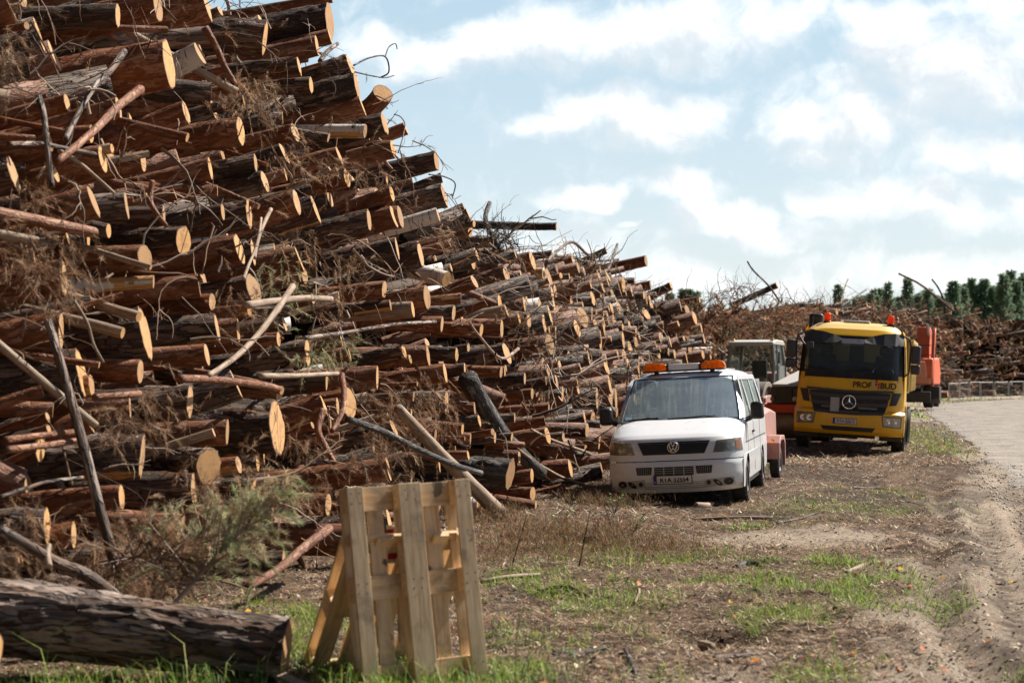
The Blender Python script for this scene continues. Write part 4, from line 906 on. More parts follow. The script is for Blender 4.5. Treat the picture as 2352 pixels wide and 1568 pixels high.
o = stick('split_pole', [(1212, 1243), (1120, 1150), (1010, 1040), (914, 936)], 21, 'gw', 'weathered split pole leaning beside the pallets, pointed at its upper end', .7, group=G2, taper=.55, n=8)
stick('burnt_log', [(1075, 870), (1110, 930), (1165, 1010), (1245, 1088)], 24, 'bk', 'blackened trunk leaning down at the right end of the tall heap', .25, group=G2, taper=.6, n=18)
stick('burnt_branch', [(800, 962), (880, 990), (960, 1030), (1040, 1065), (1105, 1085)], 8, 'bk', 'long black bent stick crossing the split pole', .95, group=G2)
stick('dead_branch', [(285, 118), (255, 160), (215, 200), (180, 260), (150, 320)], 8, 'bg', 'slanting scaly branch in front of the big upper left log', .6, group=G2)
stick('split_branch', [(322, 205), (270, 245), (215, 300), (130, 372)], 11, 'bo', 'split orange and grey stick slanting under the upper left log', .7, group=G2)
stick('dead_branch', [(88, 222), (100, 260), (108, 330), (120, 430)], 8, 'bg', 'crooked upright grey branch at the upper left', .7, group=G2)
stick('dead_branch', [(20, 330), (95, 330), (150, 340), (220, 353)], 6, 'bg', 'thin branch crossing the crooked upright grey branch', .7, group=G2)
stick('dead_branch', [(135, 345), (180, 372), (225, 410), (262, 443)], 5, 'gw', 'pale thin stick below the crossing branches at upper left', .5, group=G2)
stick('dead_branch', [(262, 1368), (200, 1320), (130, 1290), (70, 1255), (0, 1215)], 16, 'bg', 'thick dead branch slanting down to the front trunk at lower left', 1.2, group=G2)
stick('dead_branch', [(112, 1300), (108, 1272), (112, 1250)], 9, 'gw', 'short broken stub standing on the slanting branch at lower left', 1.25, group=G2)
stick('dead_pole', [(672, 657), (640, 705), (590, 770), (540, 820), (478, 862)], 8, 'gw', 'long grey pole slanting down left across the middle of the pile', .8, group=G2)
stick('dead_branch', [(470, 62), (492, 100), (515, 150), (540, 195)], 9, 'bo', 'reddish knobbly branch hanging near the upper skyline', .5, group=G2)
stick('dead_pole', [(565, 700), (640, 690), (700, 684), (760, 686)], 9, 'gw', 'pale stripped pole lying level in the middle of the pile', .7, group=G2)
stick('dead_branch', [(622, 480), (603, 520), (590, 560), (585, 592)], 5, 'gw', 'small pale stick hanging beside the orange log cluster', .7, group=G2)
stick('dead_branch', [(742, 940), (730, 985), (750, 1030), (768, 1062)], 9, 'bo', 'bent reddish branch hanging above the left pallet', 1.0, group=G2)
stick('dead_branch', [(785, 860), (790, 900), (788, 940), (762, 990)], 7, 'bo', 'upright thin dark red branch right of the round oval log end', .9, group=G2)
stick('dead_pole', [(410, 868), (500, 872), (590, 882), (640, 892)], 10, 'bo', 'thin orange pole lying level below the long grey pole', .7, group=G2)
stick('dead_pole', [(600, 862), (680, 862), (775, 857)], 7, 'gw', 'thin white pole lying just left of the orange log end', .75, group=G2)
stick('dead_branch', [(755, 1213), (700, 1255), (640, 1305), (570, 1345)], 12, 'bo', 'reddish branch leaning on the log left of the pallets', .9, group=G2)
stick('dead_branch', [(350, 415), (345, 460), (360, 490), (382, 518)], 7, 'bo', 'splintered bark strip hanging in the upper left', .6, group=G2)
stick('dead_pole', [(700, 775), (800, 762), (900, 745), (1000, 738)], 5, 'bg', 'thin dark pole lying above the long mid pile log', .8, group=G2)
stick('dead_pole', [(10, 1010), (90, 1000), (180, 990)], 9, 'bo', 'upper of two thin poles lying side by side at the left edge', .6, group=G2)
stick('dead_pole', [(15, 1032), (100, 1022), (185, 1010)], 9, 'bo', 'lower of two thin poles lying side by side at the left edge', .65, group=G2)
stick('dead_branch', [(0, 1140), (60, 1120), (110, 1105), (190, 1095)], 5, 'bg', 'thin curved branch across the logs at the left edge', .8, group=G2)
stick('dead_pole', [(215, 912), (300, 905), (320, 902)], 9, 'bo', 'short thin pole resting against the dark log right of the leaning pole', .6, group=G2)
stick('dead_branch', [(170, 690), (200, 740), (215, 790), (238, 832)], 4, 'gw', 'thin pale twig dangling over the huge dark log', .8, group=G2)
stick('dead_branch', [(560, 640), (570, 610), (590, 560), (600, 500)], 4, 'gw', 'thin white stick right of the two orange log ends', .9, group=G2)
stick('dead_branch', [(1390, 700), (1378, 650), (1400, 610), (1418, 560)], 4, 'bg', 'forked stick standing before the skyline log', .7, group=G2)
stick('dead_branch', [(1255, 600), (1310, 555), (1345, 580), (1370, 602)], 4, 'bg', 'arched antler like branch on the skyline', .2, group=G2)
stick('dead_branch', [(1265, 585), (1320, 592), (1350, 600), (1420, 595)], 3.5, 'bg', 'second antler like branch lying level on the skyline', .2, group=G2)
stick('dead_branch', [(1160, 590), (1130, 540), (1115, 500), (1125, 465)], 7, 'bk', 'black upturned root stub on the skyline', .2, group=G2)
stick('dead_branch', [(1790, 690), (1765, 655), (1730, 620), (1717, 600)], 2.4, 'bg', 'thin whip rising left of the truck against the sky', .1, group=G2)
stick('dead_branch', [(2190, 712), (2150, 680), (2110, 650), (2065, 628)], 3, 'bg', 'curved bare stem rising over the far brush against the sky', .1, group=G2)
stick('dead_branch', [(2170, 720), (2168, 690), (2155, 660), (2140, 640)], 2.5, 'bk', 'bare crooked sapling stem over the far brush', .1, group=G2)
stick('dead_branch', [(1930, 700), (1940, 660), (1948, 640)], 1.8, 'bg', 'thin pale twig upright behind the yellow truck', .1, group=G2)
stick('dead_pole', [(1930, 704), (1990, 664)], 2.5, 'bk', 'short dark pole slanting up right above the truck', .1, group=G2)
stick('dead_branch', [(1400, 1060), (1340, 1035), (1270, 1010), (1220, 985)], 4, 'gw', 'thin pale branch slanting to the ground left of the van', .5, group=G2)
stick('dead_branch', [(1340, 1112), (1290, 1095), (1230, 1060), (1190, 1030)], 4, 'gw', 'thin branch low down between heap and van', .6, group=G2)
stick('dead_branch', [(1190, 800), (1150, 822), (1100, 770), (1080, 742)], 4, 'gw', 'thin white branch above the blackened leaning trunk', .6, group=G2)
stick('hanging_twig', [(812, 150), (850, 132), (885, 130), (893, 165), (872, 178)], 2.2, 'bk', 'dark bare twig curling out against the sky beside the upper log ends', .2, group=G2, n=6)
stick('hanging_twig', [(885, 130), (893, 108), (908, 100), (912, 112)], 1.6, 'bk', 'thin twig tip hooking upwards against the sky', .2, group=G2, n=6)
stick('hanging_twig', [(815, 165), (860, 175), (885, 178), (905, 173)], 1.8, 'bk', 'lower dark twig reaching level into the sky', .2, group=G2, n=6)
stick('hanging_twig', [(915, 350), (925, 315), (930, 285), (920, 268), (905, 262)], 1.6, 'bk', 'hooked thin twig standing at the skyline above the long grey log', .2, group=G2, n=6)
stick('hanging_twig', [(985, 400), (1020, 405), (1045, 420), (1040, 450)], 1.8, 'bk', 'drooping twig at the skyline right of the long grey log', .2, group=G2, n=6)
stick('dead_branch', [(735, 140), (750, 120), (775, 100)], 6, 'bg', 'short grey branch sticking up between upper skyline logs', .2, group=G2, n=8)
# sticks lying on the ground
def gstick(pts, rad, kind, label, z=.02):
    P = []
    for (dx, dy) in pts:
        px, py = dx * .43537, dy * .43537; a, b = cray(px, py); Y = -CAMH / b; P.append(Vector((a * Y, Y, H(a * Y, Y) + z)))
    return swept('stick', P, [rad, rad * 1.1, rad * .7] if len(P) == 3 else [rad] * len(P), kind, 8, 'none', label, 'stick', 'sticks lying on the ground', seed=3, amp=.2)
gstick([(1270, 1502), (1330, 1496), (1400, 1488)], .016, 'bk', 'dark curved stick on the soil right of the pallets')
gstick([(1640, 1518), (1700, 1508), (1755, 1500)], .018, 'bg', 'brown stick on the soil in the lower middle')
gstick([(1105, 1338), (1170, 1334), (1240, 1326)], .02, 'gw', 'white bleached stick in the grass right of the pallets')
gstick([(1610, 1482), (1635, 1492)], .03, 'gw', 'short pink grey stick beside the dark grass tuft')
gstick([(1945, 1322), (1980, 1308), (2018, 1296)], .022, 'gw', 'pale bent stick in grass near the track')
gstick([(1590, 1188), (1680, 1190), (1775, 1190)], .022, 'gw', 'long pale stick on the ground before the van')
gstick([(1598, 1168), (1620, 1166), (1636, 1160)], .04, 'gw', 'short thick stick in front of the van bumper')
gstick([(1785, 1196), (1840, 1188), (1880, 1180)], .016, 'bg', 'thin brown stick right of the long pale stick')
gstick([(1690, 1308), (1715, 1302), (1745, 1308)], .035, 'bk', 'dark rotten stick on the green grass patch')
gstick([(1435, 1490), (1447, 1530), (1462, 1555)], .012, 'bk', 'black bow shaped stick near the bottom edge')
gstick([(1458, 1395), (1468, 1375), (1466, 1350)], .01, 'gw', 'thin white twig standing curved out of the soil', .03)
gstick([(1235, 1362), (1300, 1360), (1355, 1372)], .018, 'bg', 'brown stick on the edge of the green grass')
gstick([(1960, 1130), (2010, 1122), (2060, 1128)], .02, 'bg', 'stick on the churned soil right of the van')
gstick([(930, 1567), (1010, 1553), (1050, 1542)], .013, 'bo', 'reddish stick across the foot of the front pallet', .1)
for k, (dx, dy, h, lean) in enumerate([(1175, 1300, .5, .3), (1330, 1300, .55, .2), (1440, 1240, .5, -.55), (1415, 1245, .4, -.3)]):
    px, py = dx * .43537, dy * .43537; a, b = cray(px, py); Y = -CAMH / b; x = a * Y
    swept('dry_stem', [(x, Y, 0), (x + lean * .5 * h, Y, h * .5), (x + lean * h, Y + .03, h)], [.008, .006, .003], 'bk', 6, 'none', ['thin dark stem rising from the grass right of the pallets', 'straight black stem standing in the grass before the heather', 'slanting black stem beside the small leafy plant', 'shorter slanting black stem near the leafy plant'][k], 'stem', 'dry stems standing on the ground', seed=k)
# stuff: twig tangle
def tubes(P, Rr, C):
    # P (N,K,3), Rr (N,K), three-sided tubes
    N, K, _ = P.shape; t = np.gradient(P, axis=1); t /= np.linalg.norm(t, axis=2, keepdims=True) + 1e-9
    ref = RNG.normal(size=(N, 1, 3)); a = np.cross(t, ref); a /= np.linalg.norm(a, axis=2, keepdims=True) + 1e-9; b = np.cross(t, a)
    V = np.stack([P + (a * math.cos(q) + b * math.sin(q)) * Rr[..., None] for q in (0, 2.094, 4.189)], 2)
    idx = (np.arange(N)[:, None, None] * K * 3) + (np.arange(K - 1)[None, :, None] * 3) ; j = np.arange(3)[None, None]
    Q = np.stack([idx + j, idx + (j + 1) % 3, idx + 3 + (j + 1) % 3, idx + 3 + j], -1).reshape(-1, 4)
    return V.reshape(-1, 3), Q, np.repeat(C, K * 3, 0)
def walk(P0, D0, L, K=7, wig=.25, grav=-.04):
    P = [P0]; D = D0.copy()
    for k in range(K - 1):
        D = D + RNG.normal(0, wig, D.shape); D[:, 2] += grav; D /= np.linalg.norm(D, axis=1, keepdims=True)
        P.append(P[-1] + D * (L / (K - 1))[:, None])
    return np.stack(P, 1)
def face_pts(n, y0, y1, off, dens=None, zmax=None, pw=1.0):
    y = y0 * (y1 / y0) ** (RNG.random(n) ** pw); t_ = np.interp(y, TY, TH); z = RNG.random(n) * t_ if zmax is None else zmax(y, t_)
    x = XF(y, z) + off(n); return np.stack([x, y, z], 1)
hd = lambda n: np.stack([np.full(n, .7) , np.full(n, -.45), np.zeros(n)], 1)
def build_twigs():
    parts = []
    TC = [(.30, .24, .20), (.20, .13, .09), (.10, .07, .055), (.40, .33, .28), (.22, .11, .06)]
    for (n, y0, y1, l0, l1, r0) in ((420, 11, 32, .3, 1.0, .009), (450, 28, 70, .5, 1.7, .013), (1000, 62, 130, .8, 2.8, .022)):
        P0 = face_pts(n, y0, y1, lambda k: RNG.uniform(-.5, .15, k)); D = hd(n) * RNG.uniform(.1, 1.1, (n, 1)) + RNG.normal(0, .65, (n, 3)); D /= np.linalg.norm(D, axis=1, keepdims=True)
        L = RNG.uniform(l0, l1, n); P = walk(P0, D, L, 8, .16); r = r0 * RNG.lognormal(0, .45, n)[:, None] * np.linspace(1, .35, 8)[None]
        C = cols(TC, n, .2, [.3, .25, .18, .17, .1]); parts.append(tubes(P, r, C))
        # side twigs
        for rep in range(2):
            k = RNG.integers(2, 7, n); Ps = P[np.arange(n), k]; Ds = (P[np.arange(n), k] - P[np.arange(n), k - 1]) / L[:, None] * 7 + RNG.normal(0, .6, (n, 3)); Ds /= np.linalg.norm(Ds, axis=1, keepdims=True)
            parts.append(tubes(walk(Ps, Ds, L * .45, 6), (r[:, 0] * .55)[:, None] * np.linspace(1, .4, 6)[None], C))
    # skyline twigs
    n = 300; y = RNG.uniform(27, 120, n); t_ = np.interp(y, TY, TH); P0 = np.stack([XF(y, t_) - RNG.uniform(0, .8, n), y, t_ - .2], 1)
    D = RNG.normal(0, .5, (n, 3)); D[:, 2] = np.abs(D[:, 2]) + .4; D /= np.linalg.norm(D, axis=1, keepdims=True)
    P = walk(P0, D, RNG.uniform(.15, .6, n) * (1 + y / 60), 8, .3); parts.append(tubes(P, (.005 + y[:, None] * .00012) * np.linspace(1, .4, 8)[None], cols(TC, n, .2)))
    V, Q, C = [], [], []; b = 0
    for v, q, c_ in parts: V.append(v); Q.append(q + b); C.append(c_); b += len(v)
    o = np_mesh('twig_tangle', np.concatenate(V), [np.concatenate(Q)], M['twig'], colr=np.concatenate(C), smooth=True)
    tag(o, 'tangle of bare dead twigs and small branches caught between the logs', 'twigs', kind='stuff')
    # local tangles on the skyline: root mass, curly bush
    for (nm, dx, dy, sx, sy, cnt, ln, rr, cc, lab) in (('dead_bush', 1150, 540, 45, 50, 150, .55, .007, (.06, .05, .045), 'dark spiky tangle of dead twigs on the skyline above the split logs'), ('dead_bush', 1690, 672, 50, 22, 110, 1.5, .012, (.12, .08, .06), 'curly dead bush on the skyline above the road roller'),
                                                 ('dead_bush', 1340, 590, 80, 20, 60, 1.0, .010, (.14, .12, .08), 'loose mesh of bare twigs along the middle skyline'), ('dead_bush', 1440, 712, 45, 30, 110, 1.0, .010, (.09, .075, .065), 'dark twiggy root plate before the skyline right of middle')):
        px, py = dx * .43537, dy * .43537; Y = face_hit(px, py + 14) or 30; n = cnt; s = .43537 / F * Y
        P0 = np.stack([RNG.normal(0, sx * s * .5, n), RNG.normal(0, .3, n), RNG.uniform(-sy, sy * .4, n) * s], 1); D = RNG.normal(0, .6, (n, 3)); D[:, 2] += .35; D /= np.linalg.norm(D, axis=1, keepdims=True)
        P = walk(P0, D, RNG.uniform(.3, 1, n) * ln, 9, .33); v, q, c_ = tubes(P, rr * RNG.lognormal(0, .4, n)[:, None] * np.linspace(1, .3, 9)[None], cols([cc], n, .3))
        o = np_mesh(nm, v, [q], M['twig'], colr=c_, smooth=True); o.location = PX(px, py, Y - .1); tag(o, lab, 'dead bush')
build_twigs()
# needles
def needles(P, D, L, Wd, C):
    n = len(P); s = np.cross(D, RNG.normal(size=(n, 3))); s /= np.linalg.norm(s, axis=1, keepdims=True) + 1e-9
    V = np.stack([P - s * Wd[:, None] / 2, P + s * Wd[:, None] / 2, P + D * L[:, None]], 1).reshape(-1, 3)
    return V, np.arange(n * 3).reshape(-1, 3), np.repeat(C, 3, 0)
BR = [(0.36, .23, .14), (.27, .155, .09), (.20, .115, .065), (.46, .32, .21), (.14, .085, .055)]
GN = [(.46, .46, .27), (.33, .38, .20), (.50, .45, .29), (.46, .35, .22)]
def tufts(S, D, nsprig, L, C0, per=34, wd=.004, nl=.06):
    # S starts (n,3), D directions: sprig stems with needles fanning forward along them
    n = len(S); t = RNG.random((n, per)); P = S[:, None] + D[:, None] * (t * L[:, None])[..., None]; P[..., 2] -= (t ** 2) * L[:, None] * .25
    A = D[:, None] * .85 + RNG.normal(0, .36, (n, per, 3)); A[..., 2] -= .15; A /= np.linalg.norm(A, axis=2, keepdims=True)
    C = np.repeat(C0, per, 0) * (1 + RNG.normal(0, .2, n * per))[:, None]
    return needles(P.reshape(-1, 3), A.reshape(-1, 3), nl * RNG.uniform(.6, 1.3, n * per), np.full(n * per, wd), np.clip(C, .01, .8))
BZ = [(600, 225, 60, 50, 90), (560, 190, 60, 50, 50), (680, 345, 90, 60, 70), (850, 400, 60, 40, 35), (700, 550, 50, 30, 25), (800, 600, 60, 40, 45), (70, 560, 110, 60, 130), (130, 640, 90, 70, 100), (90, 430, 60, 40, 40), (330, 930, 80, 50, 60), (260, 960, 60, 60, 50),
      (900, 940, 110, 70, 130), (870, 1020, 110, 60, 90), (980, 900, 90, 60, 70), (730, 800, 70, 40, 60), (650, 640, 50, 80, 55), (560, 700, 70, 50, 40), (250, 1250, 170, 70, 190), (60, 1190, 60, 60, 50), (320, 1330, 110, 50, 120), (590, 1090, 60, 60, 60), (1240, 780, 60, 40, 45), (1290, 740, 50, 40, 35), (1440, 880, 60, 40, 25), (20, 110, 30, 90, 60),
      (1190, 730, 60, 30, 30), (460, 1100, 60, 50, 50), (700, 1130, 80, 50, 50), (1000, 980, 60, 60, 45), (760, 690, 60, 50, 30), (1010, 530, 25, 30, 20), (500, 240, 50, 60, 30), (760, 400, 80, 40, 40), (680, 1010, 70, 50, 40), (30, 1300, 60, 60, 40), (950, 1120, 90, 60, 50), (1150, 1200, 80, 30, 40)]
def build_brush():
    parts = []
    for (cx, cy, sx, sy, n) in BZ:
        n = int(n * .8); S = []
        for _ in range(n):
            dx, dy = RNG.normal(cx, sx * .5), RNG.normal(cy, sy * .5); Y = face_hit(dx * .43537, dy * .43537)
            if Y is None or Y > 45: continue
            S.append(DP(dx, dy, Y - RNG.uniform(-.25, .45)))
        if not S: continue
        S = np.array([tuple(s) for s in S]); n = len(S); D = RNG.normal(0, .5, (n, 3)) + np.array([.25, -.2, -.45]); D /= np.linalg.norm(D, axis=1, keepdims=True)
        green = cy in (800, 640) and cx in (730, 650)
        sc_ = np.clip(S[:, 1].mean() / 18, .8, 2)
        parts.append(tufts(S, D, 1, RNG.uniform(.12, .3, n), cols(GN if green else BR, n, .25), 44, .0042 * sc_, .065))
    # thin scatter everywhere, heavy on the far half of the pile
    for (n, y0, y1, per, wd, nl, l0, l1, pr) in ((330, 11, 30, 40, .005, .065, .12, .3, (-.6, .1)), (620, 28, 60, 34, .010, .09, .2, .5, (-.7, .1))):
        S = face_pts(n, y0, y1, lambda k: RNG.uniform(*pr, k)); D = RNG.normal(0, .55, (n, 3)) + np.array([.2, -.2, -.3]); D /= np.linalg.norm(D, axis=1, keepdims=True)
        parts.append(tufts(S, D, 1, RNG.uniform(l0, l1, n), cols(BR, n, .3), per, wd, nl))
    for (n, y0, y1, lo) in ((900, 58, 76, .6), (3400, 74, 150, 0)):
        y = RNG.uniform(y0, y1, n); t_ = np.interp(y, TY, TH); z = (lo + (1 - lo) * RNG.random(n) ** np.where(y < 98, .38, .7)) * t_; cl = fbm(y * .25, z * .9, 66, 3)
        k = cl > .40; y, z, t_, cl = y[k], z[k], t_[k], cl[k]; n = len(y)
        S = np.stack([XF(y, z) + RNG.uniform(-.5, .5, n) + (cl - .4) * 2.2, y, z + (z > t_ * .9) * RNG.uniform(-.3, .3, n)], 1); D = RNG.normal(0, .6, (n, 3)) + np.array([.1, -.2, .1]); D /= np.linalg.norm(D, axis=1, keepdims=True)
        parts.append(tufts(S, D, 1, RNG.uniform(.3, .7, n), cols([(.36, .19, .115), (.27, .145, .085), (.19, .11, .07), (.42, .27, .18), (.14, .085, .06), (.22, .17, .10)], n, .2), 26, .05, .22))
    V, Q, C = [], [], []; b = 0
    for v, q, c_ in parts: V.append(v); Q.append(q + b); C.append(c_); b += len(v)
    print('needles', b // 3)
    o = np_mesh('pine_brush', np.concatenate(V), [np.concatenate(Q)], M['veg'], colr=np.concatenate(C))
    tag(o, 'dry brown pine needles and brush hanging between the logs', 'brush', kind='stuff')
build_brush()
# big half green pine bough in front of the heap
def bough(base, tip, label, n_side, green, spread=.35, dens=60, seed=1):
    B = Vector(base); T_ = Vector(tip); L = (T_ - B).length; o = empty('pine_bough', B); tag(o, label, 'pine branch', 'fresh pine boughs')
    d = (T_ - B) / L; mb = MB(); mb.tube([(0, 0, 0), tuple(d * L * .5 + Vector((0, 0, .04))), tuple(d * L)], [.016, .010, .004], 7)
    rr = random.Random(seed); S = []; D = []; LL = []
    for k in range(n_side):
        t = .12 + .88 * k / n_side; p = d * L * t + Vector((0, 0, .03)); v = (d * rr.uniform(.5, 1) + Vector((rr.gauss(0, .6), rr.gauss(0, .5), rr.gauss(.1, .6)))).normalized(); l = spread * (1.15 - t) * rr.uniform(.6, 1.2) + .08
        mb.tube([tuple(p), tuple(p + v * l * .6), tuple(p + v * l)], [.006, .004, .002], 5)
        for s in range(3):
            a = p + v * l * rr.uniform(.2, .95); w_ = (v + Vector((rr.gauss(0, .5), rr.gauss(0, .5), rr.gauss(0, .5)))).normalized(); S.append(a); D.append(w_); LL.append(rr.uniform(.08, .2))
    st = mb.build('stem', M['bg'], o)
    S = np.array([tuple(s) for s in S]); D = np.array([tuple(s) for s in D]); n = len(S)
    v, q, c_ = tufts(S, D, 1, np.array(LL), cols(GN if green else BR, n, .2), dens, .0042, .055)
    nd = np_mesh('needles', v, [q], M['veg'], colr=c_); nd.parent = o
bough(DP(400, 1385, 11.3), DP(648, 1130, 11.9), 'large half green pine bough rising left of the pallets', 62, True, .40, 60, 1)
bough(DP(300, 1330, 11.8), DP(560, 1200, 12.2), 'green brown pine bough low beside the front trunk', 44, True, .42, 52, 2)
bough(DP(230, 1290, 12.0), DP(420, 1290, 11.6), 'browned pine bough resting over the front trunk', 46, False, .5, 55, 3)
bough(DP(740, 770, 20.2), DP(800, 845, 19.9), 'small green pine sprig hanging above the orange log end', 20, True, .3, 40, 4)
# small leafy plant and seedlings in front of the heap
def leafy(dx, dy, h, n, label, seed):
    px, py = dx * .43537, dy * .43537; a, b = cray(px, py); Y = -CAMH / b; x = a * Y; rr = random.Random(seed)
    o = empty('leafy_plant', (x, Y, H(x, Y))); tag(o, label, 'plant', 'small leafy plants'); mb = MB(); lf = MB()
    for k in range(n):
        ph = rr.uniform(0, 6.28); t = Vector((math.cos(ph) * h * .6, math.sin(ph) * h * .4, h * rr.uniform(.4, 1))); mb.tube([(0, 0, 0), tuple(t * .5 + Vector((0, 0, .03))), tuple(t)], [.004, .003, .002], 5)
        for q in range(6):
            p = t * rr.uniform(.4, 1) + Vector((rr.gauss(0, .02), rr.gauss(0, .02), rr.gauss(.02, .02))); s = rr.uniform(.02, .04); u = Vector((rr.gauss(0, 1), rr.gauss(0, 1), rr.gauss(0, .5))).normalized(); v = u.cross(Vector((rr.gauss(0, .4), rr.gauss(0, .4), 1))).normalized()
            b_ = len(lf.v); lf.v += [tuple(p), tuple(p + u * s * .5 + v * s * .35), tuple(p + u * s * 1.1), tuple(p + u * s * .5 - v * s * .35)]; lf.f.append((b_, b_ + 1, b_ + 2, b_ + 3)); lf.m.append(0)
    mb.build('stems', M['bk'], o); m = M.get('leaf') or simple('green_leaf', (.17, .30, .07), .45, 0, .2, 20, .1); M['leaf'] = m
    lf.build('leaves', m, o, 0)
leafy(1410, 1195, .3, 8, 'small plant with fresh green leaves left of the van', 1)
leafy(1450, 1235, .28, 14, 'low plant with pale green leaves under the slanting black stems', 2)
leafy(1290, 1215, .3, 12, 'leafy plant growing in the heather before the heap', 3)
# ------------------------------------------------------------------ vehicles
def wheel(parent, c, r, w, side, name='wheel', hub=.6, rimm=None, holes=8):
    # axis along x; side=+1 shows its outer face towards +x
    e = empty(name, c); e.parent = parent; s = side
    t = MB(); rr = r * hub
    t.lathe([(-w / 2, rr), (-w / 2, r * .9), (-w * .36, r * .99), (-w * .1, r), (w * .1, r), (w * .36, r * .99), (w / 2, r * .9), (w / 2, rr)], 'x', n=40)
    for k in range(28):
        a = 6.283 * k / 28
        t.box((0, math.cos(a) * r * .995, math.sin(a) * r * .995), (w * .92, r * .07, r * .03), Matrix.Rotation(a + math.pi / 2, 3, 'X') @ Matrix.Rotation(.25, 3, 'Z'))
    t.build('tyre', M['rub'], e)
    h = MB(); o = w / 2 * s
    h.lathe([(-o * .6, rr), (o * .86, rr), (o * .9, rr * .93), (o * .35, rr * .85), (o * .25, rr * .62), (o * .62, rr * .5), (o * .66, rr * .2), (o * .66, 0.001)], 'x', n=32)
    for k in range(holes):
        a = 6.283 * k / holes; h.lathe([(o * .68, rr * .055), (o * .74, rr * .05), (o * .74, .0005)], 'x', (0, math.cos(a) * rr * .33, math.sin(a) * rr * .33), 6)
        h.lathe([(o * .44, rr * .10), (o * .46, .0005)], 'x', (0, math.cos(a + .3) * rr * .72, math.sin(a + .3) * rr * .72), 10, 1)
    h.build('rim', [rimm or M['rim'], M['black']], e)
    return e
# ---------------- white van
VP_Y = [.12, .03, 0, .015, .03, .05, .085, .14, .22, .50, .86]; VP_Z = [.20, .30, .45, .62, .70, .80, .90, .98, 1.03, 1.13, 1.235]
WS0, WS1 = (.86, 1.235), (1.60, 1.845)
WZ = [0, .2, .32, .7, 1.1, 1.24, 1.5, 1.845, 1.90, 1.97]; WW = [.86, .90, .935, .95, .945, .93, .88, .79, .75, .66]
def vW(z): return itp(z, WZ, WW)
def vb(v, z): v = abs(v); return (.05 * v * v + .26 * v ** 6) * (1 if z < 1.1 else 1)
def VS(x, z):  # front skin depth at x,z (below the bonnet edge)
    return itp(z, VP_Z, VP_Y) + vb(min(1, abs(x) / vW(z)), z)
def VWS(x, z):  # windscreen plane
    return WS0[0] + (z - WS0[1]) / (WS1[1] - WS0[1]) * (WS1[0] - WS0[0]) + .16 * (abs(x) / .9) ** 2.4
VROT = Matrix.Rotation(R(-12.5), 4, 'Z') @ Matrix.Rotation(R(-2.9), 4, 'Y')
